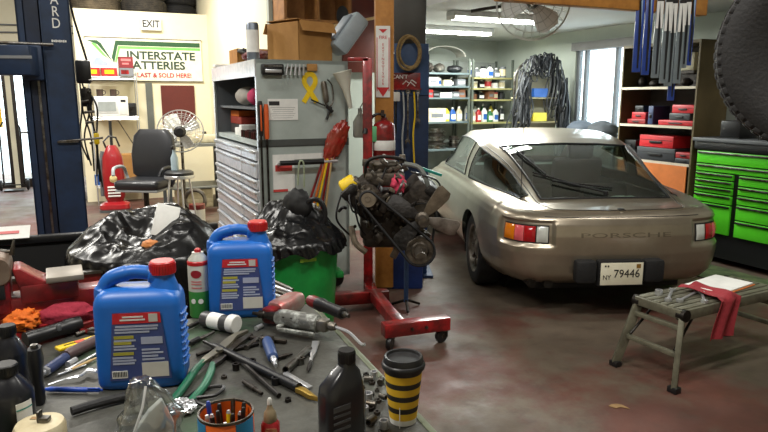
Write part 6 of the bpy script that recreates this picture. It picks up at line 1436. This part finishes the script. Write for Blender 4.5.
# belts on an arched stand
BS = R_thing('belt_stand', 'arched steel stand hung with dozens of black drive belts', 'stand', 5.84, 7.40); BS.scale = (1.12, 1, 1.04)
def arch_pt(f):                       # f 0..1 from left foot over to right foot
    a = pi * (1 - f); return V((.36 * cos(a), 0, 1.78 + .30 * sin(a)))
mb = MB(); mb.tube([(-.36, 0, 0)] + [tuple(arch_pt(i / 20)) for i in range(21)] + [(.36, 0, 0)], .018, 8); mb.build('frame', STL, BS)
mb = MB(); mb.box((-.36, 0, .015), (.06, .26, .03)); mb.build('foot', DST, BS); mb = MB(); mb.box((.36, 0, .015), (.06, .26, .03)); mb.build('foot', DST, BS)
mb = MB(); mb.bb(-.34, .34, -.10, .10, 1.55, 1.57); mb.build('cross_shelf', mat('shelf_khaki', (160, 152, 120), .6), BS, 0); MB().bb(-.34, .34, .05, .06, .4, 1.9).build('back_board', mat('shelf_khaki_back', (150, 146, 124), .7), BS, 0)
for k, (z, c, lb) in enumerate(((1.571, PALC['blue'], 'blue carton inside the arch of black belts'), (1.25, PALC['yellow'], 'yellow carton low inside the arch of black belts'))):
    t = R_thing('carton', lb, 'carton', 5.81, 7.32, z * 1.04); MB().bb(-.12, .12, -.03, .03, 0, .12, .004).build('box_body', c, t, 0)
MB().bb(-.34, .34, -.10, .04, 1.228, 1.249).build('lower_shelf', mat('shelf_khaki', (160, 152, 120), .6), BS, 0)
BELT = mat('belt_rubber', (30, 32, 36), .5, bump=.1)
meshes = []
for v in range(6):
    Lb = .42 + .07 * v; w_ = .05 + .012 * (v % 3)
    P = [];
    for i in range(28):
        a = 2 * pi * i / 28; zz = -Lb / 2 + Lb / 2 * cos(a); f = -zz / Lb
        P.append((w_ * sin(a) * (.5 + .6 * f) + .012 * sin(f * 9 + v), .012 * sin(f * 6 + v * 2), zz))
    b = MB(); b.tube(P, .013, 4, closed=True, flat=.7); o = b.build('drive_belt', BELT, None, .8); meshes.append(o)
n_b = 84
for k in range(n_b):
    f = (k + .5) / n_b + RN.uniform(-.01, .01); p = arch_pt(max(.01, min(.99, f))); 
    centre = .28 < f < .62
    src = meshes[k % 6]
    o = src if k < 6 else src.copy()
    if k >= 6: COL.objects.link(o)
    off = RN.uniform(-.05, .05); rr = p.x + RN.uniform(-.03, .03)
    rr = max(-.33, min(.31, rr)); zt = p.z + RN.uniform(.0, .08) - (RN.uniform(0, .45) if abs(p.x) > .22 else 0)
    o.location = BS.location + room(rr * 1.12, -.05 - RN.uniform(0, .16), 0) + V((0, 0, zt * 1.04)); o.rotation_euler = (RN.uniform(-.1, .1), RN.uniform(-.22, .22), RA + RN.uniform(-.7, .7))
    if centre: o.scale = (1, 1, .42)
    tag(o, 'black looped drive belt in the thick arch of belts near the window', 'drive belt', 'drive belts hanging on the arched stand')
# things on the window sill / behind the car
for k, (px, py, lb, c, r_) in enumerate(((590, 131, 'small cream round object below the window left', OFFW, .06), (610, 128, 'dark blue-grey bundle below the window by the brown unit', mat('bundle_blue_grey', (66, 74, 84), .8), .14), (625, 129, 'dark lumpy bundle at the foot of the brown unit beside the window', mat('bundle_dark', (56, 60, 64), .8), .10))):
    pass
t = R_thing('side_bench', 'low grey bench under the window, mostly behind the car roof', 'bench', 6.14, 6.6); MB().bb(-.22, .24, -.62, .46, 1.02, 1.06).build('bench_top', GREYP, t, 0)
for x in (-.18, .2):
    for y in (-.57, .40): MB().bb(x - .02, x + .02, y - .02, y + .02, 0, 1.02).build('leg', GREYP, t, 0)
for k, (y, r_, lb, c) in enumerate(((.40, .09, 'small cream ball-shaped pot on the bench under the window', OFFW), (.10, .19, 'dark blue-grey bundle of cloth under the window', mat('bundle_blue_grey', (66, 74, 84), .8)), (-.34, .19, 'dark lumpy bundle under the window next to the brown shelf unit', mat('bundle_dark', (56, 60, 64), .8)))):
    o = MB().lump((0, 0, r_ * .7), (r_, r_ * 1.3 if k else r_, r_ * .68), .12, 2.2, k + 40, folds=.15 if k else 0).build('cloth_bundle' if k else 'pot', c, None, 1., loc=room(6.02, 6.6 + y * .9, 1.062)); tag(o, lb, 'bundle' if k else 'pot')
# ================= LEFT SIDE: LIFT POST, OFFICE CORNER ===================================
LP_ = thing('lift_post', 'tall dark blue car-lift post at the left, white letters down its face', 'lift post', aty(53, 120, 4.86) * 1, radians(25))
LP_.location = V((-2.485, 4.86, 0))
LD = mat('lift_dark_blue', (24, 40, 68), .5, .1, (16, 26, 44), 4)
mb = MB(); mb.bb(-.01, .175, -.13, -.118, 0, 3.6).bb(.163, .175, -.13, .15, 0, 3.6).bb(-.17, .175, .14, .152, 0, 3.6).bb(-.17, -.158, -.13, .15, 0, 3.6).bb(-.17, -.125, -.13, -.118, 0, 3.6).bb(-.02, -.008, -.13, -.06, 0, 3.6); mb.build('column', LIFT, LP_, 0)
MB().bb(-.12, -.03, -.10, .10, .02, 3.5).build('carriage', LD, LP_, 0)
MB().bb(-.075, -.06, -.115, -.100, .3, 2.0).build('slide_rail', STL, LP_, 0)
MB().bb(-.3, .3, -.28, .28, .0, .02).build('base_plate', LIFT, LP_, 0)
mb = MB(); mb.bb(.02, .16, -.16, -.135, 1.30, 1.315); mb.cyl((.03, -.15, 1.31), (.33, -.16, 1.33), .008); mb.build('release_bar', STL, LP_)
for i, ch in enumerate('ARD'): text('post_letter', ch, .10, PAPER, LP_, (.080, -.132, 2.315 - i * .082), depth=.001, sx=.8)
b = MB()
for k in range(8): b.box((.045 + .0125 * k, -.132, 2.03), (.009, .002, .017 - .003 * (k % 2)))
b.build('small_print', PAPER, LP_, 0)
b = MB(); b.box((-.32, -.22, 1.88), (.52, .16, .20), bev=.01, rz=-.3); b.box((-.09, -.16, 1.87), (.13, .12, .24), bev=.01); arm = b.build('swing_arm', LIFT, LP_)
b = MB(); b.box((-.32, -.305, 1.90), (.5, .01, .02), rz=-.3); b.build('arm_stripe', mat('stripe_silver', (170, 176, 184), .4, .6), arm, 0)
b = MB(); b.cyl((-.36, -.24, 1.98), (-.36, -.24, 2.05), .05); b.tube([(-.42, -.26, 1.99), (-.40, -.27, 2.06), (-.34, -.26, 2.07), (-.31, -.25, 2.0)], .014, 6); b.cyl((-.30, -.22, 2.0), (.05, -.17, 2.0), .012); b.build('arm_lock', STL, arm)
# black hydraulic unit and hoses to the right of the post
HU = thing('hydraulic_unit', 'cluster of black hoses and valves mounted right of the blue lift post', 'pump unit', V((-2.42, 5.16, 1.36)), radians(25)); HU.scale = (.8, .8, .9)
b = MB(); b.box((.06, 0, .52), (.14, .14, .20), bev=.02); b.build('motor', K, HU); b = MB(); b.box((.07, -.02, .30), (.10, .12, .16), bev=.02); b.build('valve_block', DST, HU)
for k in range(6):
    b = MB(); x = .02 + .022 * k; b.tube(catmull([(x, -.05, .45 - .03 * k), (x + .05 * sin(k * 2), -.08, .2), (x - .04 * cos(k), -.06, -.05), (x + .02, -.04, -.25 - .05 * k)], 7), .009, 6); b.build('hose', K, HU)
for k in range(7): b = MB(); b.cyl((.02 + .1 * RN.random(), -.09, -.1 + .09 * k), (.08 + .06 * RN.random(), -.10, -.09 + .09 * k), .012); b.build('fitting', STL, HU)
b = MB(); b.tube([(.10, -.02, .62), (.02, 0, .95), (-.04, .02, 1.3)], .012, 6); b.build('supply_pipe', DST, HU)
b = MB(); b.box((.13, -.1, -.06), (.05, .05, .10), bev=.012); b.build('yellow_knob', YEL, HU)
# wire shelving with microwave
WS = R_thing('wire_shelf', 'chrome wire shelving with a microwave against the cream wall', 'shelf', .13, 10.62); WS.scale = (.66, 1, 1)
for x in (0, 1.0):
    for y in (0, .36): b = MB(); b.cyl((x, y, 0), (x, y, 2.0), .013, n=10); b.build('upright', CHR, WS)
for z in (1.93, 1.33, .30):
    b = MB()
    for y in (0, .36): b.cyl((0, y, z), (1.0, y, z), .008, n=6); b.cyl((0, y, z - .03), (1.0, y, z - .03), .006, n=6)
    for k in range(26): b.cyl((.04 * k, 0, z), (.04 * k, .36, z), .004, n=5)
    b.build('wire_tier', CHR, WS)
for s_ in ((.55, .95), ): b = MB(); b.cyl((s_[0], .34, 1.30), (s_[1], .34, .8), .01); b.build('brace', STL, WS)
MWO = R_thing('microwave', 'white microwave on the middle tier of the wire shelving', 'microwave', .415, 10.80, 1.345); MWO.scale = (.88, 1, 1)
MB().bb(-.27, .27, -.16, .18, 0, .30, .01).build('case', WHT, MWO); MB().bb(-.24, .10, -.166, -.16, .05, .25, .004).build('door', mat('mw_door', (206, 208, 206), .4), MWO); MB().bb(-.21, .07, -.169, -.166, .08, .22).build('window', mat('mw_window', (150, 156, 154), .3), MWO, 0); MB().bb(.13, .25, -.165, -.16, .03, .27, .002).build('control_panel', mat('mw_panel', (216, 216, 210), .4), MWO); MB().bb(.15, .23, -.167, -.165, .215, .25).build('display', K, MWO, 0)
for k, (x, lb) in enumerate(((.27, 'left dark mug on top of the white microwave'), (.46, 'right dark mug on top of the white microwave'))):
    t = R_thing('mug', lb, 'mug', x, 10.78, 1.646); MB().lathe([(0, 0), (.045, 0), (.048, .01), (.048, .105), (.044, .105), (.044, .012), (0, .012)]).build('cup', mat('mug_dark', (66, 52, 46), .3), t); MB().tube([(.045, 0, .085), (.075, 0, .08), (.08, 0, .05), (.07, 0, .03), (.046, 0, .025)], .007, 6).build('handle', mat('mug_dark', (66, 52, 46), .3), t)
t = R_thing('clock_radio', 'small black box right of the microwave on the wire shelving', 'box', .70, 10.76, 1.345); t.scale = (.7, 1, 1); MB().bb(-.10, .10, -.08, .08, 0, .20, .015).build('case', K, t); MB().bb(-.06, .06, -.084, -.08, .05, .14).build('front', DST, t)
for k, (x, w, h, c, lb) in enumerate(((.14, .2, .12, 'stock_red', 'red and yellow carton at the left of the top wire tier'), (.37, .22, .12, 'stock_red', 'second red and yellow carton on the top wire tier'))):
    t = R_thing('carton', lb, 'carton', x + .05, 10.72, 1.945); MB().bb(-w / 2, w / 2, -.1, .1, 0, h, .004).build('box_body', MATS[c], t, 0); MB().bb(-w * .3, w * .3, -.102, -.1, .03, .09).build('yellow_print', YEL, t, 0)
t = R_thing('carton', 'tall dark red carton at the right end of the top wire tier', 'carton', .66, 10.70, 2.066); t.scale = (.78, 1, 1); MB().bb(-.13, .13, -.1, .1, 0, .165, .004).build('box_body', mat('maroon_card', (126, 34, 42), .6), t, 0); MB().bb(-.09, .09, -.102, -.1, .10, .135).bb(-.07, .05, -.102, -.1, .05, .075).build('pale_print', mat('print_rose', (214, 120, 120), .7), t, 0)
t = R_thing('carton', 'grey and red carton beneath the tall dark red carton', 'carton', .66, 10.70, 1.945); t.scale = (.78, 1, 1); MB().bb(-.13, .13, -.1, .1, 0, .12, .004).build('box_body', mat('grey_card', (120, 122, 128), .6), t, 0); MB().bb(-.10, .04, -.102, -.1, .03, .09).build('red_print', RED, t, 0)
t = R_thing('poster_board', 'glossy white board with a pale car picture standing on the top wire tier', 'board', .34, 10.75, 2.07, 0); t.scale = (.54, 1, .95); MB().prism([(-.39, 0), (.38, 0), (.36, .06), (.10, .17), (-.10, .24), (-.39, .25)], .02, MX.Translation((0, .1, 0))).build('board', mat('gloss_white', (240, 242, 240), .4), t, 0)
MB().prism([(-.26, .04), (.14, .04), (.12, .10), (.04, .11), (-.04, .16), (-.16, .16), (-.22, .10), (-.27, .09)], .003, MX.Translation((0, .088, 0))).build('car_picture', mat('pale_blue_print', (160, 178, 204), .6), t, 0)
# the battery sign
SG = R_thing('battery_sign', 'white and green battery shop sign on the cream wall', 'sign', .985, 11.035, 2.21)
SW, SH_ = 1.72, .64; x0 = -SW / 2; D1 = mat('sign_dark_green', (40, 84, 48), .6); D2 = mat('sign_light_green', (120, 190, 100), .6); TX = mat('sign_text_green', (44, 66, 50), .6); SRD = mat('sign_text_red', (186, 44, 58), .6)
MB().bb(-SW / 2, SW / 2, -.02, 0, -SH_ / 2, SH_ / 2).build('board', mat('sign_cream', (238, 236, 216), .6), SG, 0); MB().bb(-SW / 2 - .012, SW / 2 + .012, -.024, .0, -SH_ / 2 - .012, -SH_ / 2).bb(-SW / 2 - .012, SW / 2 + .012, -.024, 0, SH_ / 2, SH_ / 2 + .012).build('frame', STL, SG, 0)
def flatp(poly, nm, m_, y=-.022): MB().prism(poly, .003, MX.Translation((0, y, 0))).build(nm, m_, SG, 0)
flatp([(-.40, .215), (.84, .215), (.84, .285), (-.43, .285), (-.50, .03), (-.47, -.06)], 'green_band', D1); flatp([(-.84, .28), (-.69, .28), (-.64, .24), (-.48, -.05), (-.52, .0), (-.69, .22)], 'green_band', D1)
flatp([(-.37, .165), (.84, .165), (.84, .205), (-.395, .205), (-.455, -.03), (-.44, -.06)], 'light_band', D2); flatp([(-.78, .24), (-.72, .24), (-.53, -.01), (-.50, -.09)], 'light_band', D2)
text('lettering', 'INTERSTATE', .170, TX, SG, (.235, -.024, .065), sx=1.1, depth=.0015, bold=.025); text('lettering', 'BATTERIES', .170, TX, SG, (.14, -.024, -.085), sx=1.12, depth=.0015, bold=.025); text('lettering', 'LAST & SOLD HERE!', .095, SRD, SG, (.27, -.024, -.235), sx=1.0, depth=.0015, bold=.02)
# exit sign
ES = R_thing('exit_sign', 'white EXIT sign on the cream wall above the battery sign', 'sign', 1.09, 11.03, 2.76); MB().bb(-.155, .155, -.05, 0, -.095, .095, .006).build('box_body', WHT, ES); text('lettering', 'EXIT', .15, K, ES, (0, -.052, .0), sx=.85, depth=.001, bold=.02)
# boards on the wall
o = MB().bb(-.26, .26, -.02, 0, -.32, .32).build('notice_board', mat('maroon_board', (92, 30, 22), .6), None, loc=room(1.44, 11.034, 1.50)); o.rotation_euler = (0, 0, RA); tag(o, 'dark maroon board on the cream wall below the battery sign', 'board')
o = MB().bb(-.05, .05, -.03, 0, -.5, .5).build('wall_duct', mat('duct_grey', (96, 100, 96), .5), None, loc=room(1.0, 11.034, 1.36)); o.rotation_euler = (0, 0, RA); tag(o, 'narrow dark grey strip on the cream wall left of the maroon board', 'duct')
o = MB().bb(-.03, .03, -.012, 0, -.05, .05, .004).build('wall_switch', K, None, loc=room(1.83, 11.036, 1.02)); o.rotation_euler = (0, 0, RA); tag(o, 'small black switch on the cream wall right of the fan', 'switch')
# tyres on the loft
TYR = mat('old_tyre', (66, 60, 52), .85, 0, (40, 37, 34), 6, bump=.3)
def tyre_mesh(m_):
    b = MB(); b.lathe([(.2, .02), (.25, .0), (.31, .0), (.345, .03), (.35, .06), (.35, .16), (.345, .19), (.31, .22), (.25, .22), (.2, .20)], n=56)
    for k in range(5): b.lathe([(.3505, .045 + .028 * k), (.3545, .048 + .028 * k), (.3545, .062 + .028 * k), (.3505, .065 + .028 * k)], n=56)
    return b.build('tyre', m_, None, .5)
TY2 = mat('brown_dust_tyre', (104, 92, 74), .9, 0, (70, 62, 50), 8, bump=.3); TY3 = mat('black_tyre', (30, 30, 32), .8, bump=.3)
names = ['dusty brown tyre stack on the loft, ', 'black tyre stack in the middle of the loft, ', 'black tyre stack at the right end of the loft, ']
first = None
for k, (r, m_) in enumerate(((.33, TY2), (1.05, TYR), (1.59, TY3))):
    for q in range(3):
        o = tyre_mesh(m_); o.location = room(r, 11.54 if k != 2 else 12.02, 2.955 + .225 * q); tag(o, names[k] + ['lowest tyre', 'middle tyre', 'topmost tyre'][q], 'tyre', 'tyres stacked on the loft')
# vacuum cleaner
vp = on(116, 211, 0); VC = thing('vacuum_cleaner', 'red upright vacuum cleaner standing by the wire shelving', 'vacuum cleaner', vp, radians(18)); VC.scale = (1.05, 1.05, 1.08)
VRD = mat('vacuum_red', (150, 22, 30), .3, coat=.4)
MB().rloft([(.03, .38, .30), (.05, .40, .32), (.10, .38, .30), (.13, .26, .22, 0, .03)], 28, e=4).build('floor_head', VRD, VC); MB().rloft([(.0, .40, .32), (.035, .41, .33)], 28, e=4).build('bumper', GREYP, VC)
MB().rloft([(.12, .20, .16, 0, .05), (.2, .27, .20, 0, .07), (.5, .29, .22, 0, .08), (.72, .26, .20, 0, .09), (.84, .16, .14, 0, .09), (.88, .10, .10, 0, .09)], 28, e=3).build('bag_housing', VRD, VC, .8)
MB().lump((0, -.035, .44), (.05, .02, .05), .1, 2, 3).build('badge', mat('badge_cream', (206, 186, 130), .5), VC); b = MB()
for k in range(4): b.box((0, -.045, .21 + .04 * k), (.16, .03, .018), bev=.003)
b.build('vent_grille', PAPER, VC); MB().tube([(0, .10, .86), (0, .12, 1.0), (0, .13, 1.20)], .02, 8).build('handle', K, VC); MB().tube([(-.06, .1, .8), (-.1, .08, .93), (-.03, .1, 1.0), (.06, .1, .98), (.10, .1, .86)], .014, 6).build('cord_loop', K, VC); MB().tube([(-.155, .08, .2), (-.16, .08, .6), (-.12, .08, .8)], .028, 8).build('hose', GREYP, VC)
t = thing('plush_bag', 'white and dark patterned bag on the floor left of the red vacuum', 'bag', on(90, 200, 0)); MB().lump((0, 0, .19), (.12, .10, .19), .12, 2.2, 5, folds=.15).build('bag_body', mat('bag_white_dark', (214, 212, 210), .7, 0, (70, 68, 84), 9, .75), t, 1.)
t = R_thing('carton', 'brown cardboard carton on the floor tier of the wire shelving', 'carton', .47, 10.80, .312); MB().bb(-.27, .27, -.13, .13, 0, .45, .004).build('box_body', CARD, t, 0)
t = R_thing('paint_can', 'small blue can beside the vacuum on the wire shelving', 'can', .17+.0, 10.70, .305); MB().lathe([(0, 0), (.07, 0), (.07, .16), (0, .16)]).build('can', PALC['blue'], t)
# office chair
cpz = V((-3.14, 8.36, 0)); OC = thing('office_chair', 'black padded office chair with armrests in front of the standing fan', 'office chair', cpz, radians(-8)); OC.scale = (1.16, 1.1, 1.1)
LEA = mat('black_leather', (26, 28, 34), .4, coat=.2); CG = mat('chair_grey_arm', (150, 156, 160), .4)
MB().box((0, 0, .47), (.52, .50, .12), bev=.05, seg=3).build('seat', LEA, OC); MB().box((0, 0, .405), (.50, .46, .03), bev=.012).build('seat_pan', CG, OC)
b = MB(); b.rloft([(-.28, .40, .09), (-.24, .50, .12), (.0, .54, .13), (.22, .48, .12), (.30, .34, .09)], 36, e=3.2); bmesh.ops.transform(b.bm, matrix=MX.Translation((0, .25, .80)) @ MX.Rotation(-.12, 4, 'X'), verts=b.bm.verts); b.build('backrest', LEA, OC)
for sd in (-1, 1):
    MB().tube(catmull([(sd * .25, .12, .42), (sd * .30, .14, .56), (sd * .29, .05, .66), (sd * .29, -.14, .66), (sd * .27, -.20, .58)], 6), .02, 8).build('armrest', CG if sd < 0 else LEA, OC)
MB().cyl((0, 0, .10), (0, 0, .40), .03).build('gas_column', DST, OC)
for k in range(5):
    a = 2 * pi * k / 5 + .3; b = MB(); b.cyl((0, 0, .10), (.28 * cos(a), .28 * sin(a), .075), .022, .016); lg = b.build('base_arm', K, OC); b = MB(); b.lathe([(0, -.02), (.03, -.02), (.03, .02), (0, .02)], (.28 * cos(a), .28 * sin(a), .03), 14, MX.Rotation(pi / 2, 3, 'X')); b.build('caster', K, lg)
t = thing('shop_stool', 'black round stool with a chrome rim in front of the standing fan', 'stool', V((-2.62, 8.15, 0))); MB().lathe([(0, .62), (.16, .62), (.18, .64), (.18, .69), (.15, .71), (0, .715)], n=28).build('seat', LEA, t); MB().lathe([(.18, .615), (.186, .62), (.186, .65), (.18, .655)], n=28).build('rim', CHR, t)
for k in range(4): a = pi / 2 * k + .5; MB().cyl((.12 * cos(a), .12 * sin(a), .62), (.2 * cos(a), .2 * sin(a), .0), .012).build('leg', CHR, t)
t = thing('cleaning_bottle', 'clear and white spray bottle standing in front of the chair back', 'bottle', V((t.location.x - .05, t.location.y, .716))); MB().rloft([(0, .09, .07), (.16, .09, .07), (.22, .04, .04), (.26, .035, .035)], 20, e=3).build('body', mat('pale_aqua_plastic', (170, 190, 200), .3), t, .8); MB().box((0, -.02, .29), (.035, .10, .05), bev=.008).build('trigger_head', K, t)
# pedestal fan
fp = on(178, 205, 0); PF = thing('pedestal_fan', 'round wire pedestal fan standing behind the office chair', 'fan', V((-2.84, 9.0, 0)), radians(14)); PF.scale = (1.05, 1.05, .98)
zc = 1.19; b = MB(); Rp = .295
for k in range(9):
    rr = [.05, .10, .15, .20, .25, Rp, Rp, .22, .12][k]; yy = [-.10, -.098, -.092, -.082, -.065, -.03, .03, .075, .09][k]; b.tube([(rr * cos(2 * pi * i / 40), yy, zc + rr * sin(2 * pi * i / 40)) for i in range(40)], .0035 if k not in (5, 6) else .007, 5, closed=True)
for k in range(30): a = 2 * pi * k / 30; b.tube([(r_ * cos(a), y_, zc + r_ * sin(a)) for r_, y_ in ((.05, -.10), (.18, -.088), (Rp, -.03), (Rp, .03), (.2, .078), (.06, .09))], .002, 4)
b.build('guard', CHR, PF)
for k in range(4):
    a = 2 * pi * k / 4 + .5; mm = MX.Translation((0, -.01, zc)) @ MX.Rotation(-a, 4, 'Y') @ MX.Rotation(.45, 4, 'X'); b = MB(); b.prism([(.03, -.03), (.12, -.08), (.24, -.09), (.265, -.02), (.25, .07), (.12, .06), (.03, .03)], .004, mm); b.build('blade', PB_, PF)
MB().lathe([(0, -.11), (.045, -.11), (.05, -.09), (0, -.09)], (0, 0, zc), 20, m).build('badge', K, PF); MB().lathe([(0, .02), (.075, .03), (.08, .16), (.05, .2), (0, .2)], (0, 0, zc), 20, m).build('motor', K, PF); MB().cyl((0, .1, .04), (0, .1, zc - .05), .02).build('pole', STL, PF); MB().lathe([(0, 0), (.22, 0), (.22, .02), (.05, .045), (0, .045)], (0, .1, 0), 28).build('base', K, PF)
# steel work table with things
ST_ = R_thing('side_table', 'grey steel table by the cream wall right of the standing fan', 'table', 1.46, 10.05); MB().bb(-.42, .46, -.4, .4, .92, .96).build('table_top', mat('table_grey', (130, 134, 132), .5, .3), ST_, 0)
for x in (-.38, .42):
    for y in (-.36, .36): MB().bb(x - .025, x + .025, y - .025, y + .025, 0, .92).build('leg', mat('table_leg_grey', (96, 100, 102), .5, .3), ST_, 0)
MB().bb(-.4, .44, -.36, .36, .30, .32).build('lower_shelf', mat('table_grey', (130, 134, 132), .5, .3), ST_, 0)
t = R_thing('storage_tote', 'pale low tote on the grey steel table', 'tote', 1.60, 9.95, .961); MB().bb(-.22, .22, -.15, .15, 0, .12, .02).build('tote_body', OFFW, t)
t = R_thing('blender_base', 'small machine with a clear cover at the left of the grey steel table', 'machine', 1.16, 10.05, .961); MB().lathe([(0, 0), (.10, 0), (.10, .12), (.06, .16), (0, .16)]).build('base', GREYP, t); MB().lathe([(.055, .16), (.07, .18), (.07, .36), (.04, .4), (0, .4)]).build('cover', mat('hazy_cover', (190, 190, 176), .3), t)
t = R_thing('floor_cabinet', 'white drawer unit under the grey steel table', 'cabinet', 1.40, 10.0, .0); MB().bb(-.2, .3, -.25, .25, .0, .28, .006).build('cabinet_body', OFFW, t)
for k in range(4): MB().bb(-.19, .29, -.256, -.25, .01 + .066 * k, .07 + .066 * k, .003).build('drawer', OFFW, t)
t = thing('paint_can', 'small red and white can on the floor at the foot of the tool chest', 'can', on(198, 222, 0)); MB().lathe([(0, 0), (.10, 0), (.10, .18), (0, .18)]).build('can', WHT, t); MB().lathe([(.101, .18), (.104, .18), (.104, .24), (0, .245)]).build('lid', RED, t)
t = thing('exhaust_roll', 'silver ring-shaped part on the floor left of the chest', 'part', on(196, 214, .02) + V((0, 0, .2))); MB().tube([(.14 * cos(2 * pi * i / 24), 0, .14 * sin(2 * pi * i / 24)) for i in range(24)], .03, 8, closed=True).build('ring', ALU, t); MB().box((0, 0, -.185), (.2, .14, .03)).build('foot', DST, t)
# far left: rack with yellow poster and step ladder by the door
t = R_thing('poster', 'yellow poster on the glass beside the far left door', 'poster', -1.50, 13.385, 1.6); MB().bb(-.18, .2, -.004, 0, -.5, .4).build('sheet', mat('poster_yellow', (246, 206, 40), .6), t, 0); MB().bb(-.12, .14, -.006, -.004, .0, .06).build('print', K, t, 0)
t = R_thing('hand_truck', 'dark hand truck leaning beside the far left doorway', 'hand truck', -1.18, 13.0)
for sd in (-1, 1): MB().tube([(sd * .16, 0, .1), (sd * .16, .15, 1.1), (sd * .1, .2, 1.2)], .016, 6).build('rail', DST, t)
b = MB(); b.cyl((-.2, .0, .1), (.2, 0, .1), .012); b.build('axle', DST, t); MB().box((0, -.1, .02), (.3, .2, .015)).build('toe_plate', DST, t)
for sd in (-1, 1): MB().lathe([(0, -.02), (.09, -.02), (.1, 0), (.09, .02), (0, .02)], (sd * .21, 0, .1), 18, MX.Rotation(pi / 2, 3, 'Y')).build('wheel', K, t)
for k, (x, z) in enumerate(((-6.4, 2.6), (-6.4, 2.75))): pass
t = R_thing('wall_conduit', 'thin grey conduits running along the pale wall at the top left', 'conduit', -1.6, 13.37, 2.85); MB().cyl((-1.5, 0, 0), (1.9, 0, .06), .014).build('pipe', GREYP, t); MB().cyl((-1.5, 0, -.14), (1.9, 0, -.06), .014).build('pipe', GREYP, t)
# ================= LIGHT AND CAMERA ====================================================
w = bpy.data.worlds.new('sky'); SC.world = w; w.use_nodes = True
bg = w.node_tree.nodes['Background']; bg.inputs['Color'].default_value = (.86, .94, 1, 1); bg.inputs['Strength'].default_value = 9.
def area(name, loc, rz, sx, sy, e, c=(1, .97, .9), rot=None):
    l = bpy.data.lights.new(name, 'AREA'); l.shape = 'RECTANGLE'; l.size = sx; l.size_y = sy; l.energy = e; l.color = c
    o = bpy.data.objects.new(name, l); COL.objects.link(o); o.location = loc; o.rotation_euler = rot or (0, 0, rz)
    return o
for r, d, e in ((-1.4, 1.0, 105), (1.5, 1.2, 95), (-2.1, 6.0, 130), (.2, 4.0, 35), (-2.2, 8.2, 200), (.5, 9.0, 210)):
    area('shop_ceiling_lamp', room(r, d, 4.1), RA, 1.3, .25, e)
area('bay_ceiling_lamp', room(4.4, 2.3, 4.1), RA, 1.3, .25, 30)
for r, d, e in ((4.5, 6.35, 110), (4.6, 7.2, 60), (5.0, 8.0, 60)): area('bay_tube_light', room(r, d, 2.42), RA, 1.2, .15, e, (.96, 1, .95))
cam = bpy.data.cameras.new('camera'); co = bpy.data.objects.new('camera', cam); COL.objects.link(co)
cam.sensor_width = 36; cam.lens = 36 * FPX / 768; cam.clip_start = .05; cam.clip_end = 200
co.location = (0, 0, H); co.rotation_euler = (pi / 2 - PITCH, 0, 0); SC.camera = co
vs = SC.view_settings; vs.view_transform = 'Standard'; vs.look = 'None'; vs.exposure = 0.; vs.gamma = 1.; vs.use_curve_mapping = False
try:
    SC.cycles.use_denoising = True; SC.cycles.max_bounces = 8; SC.cycles.transparent_max_bounces = 16
except Exception: pass
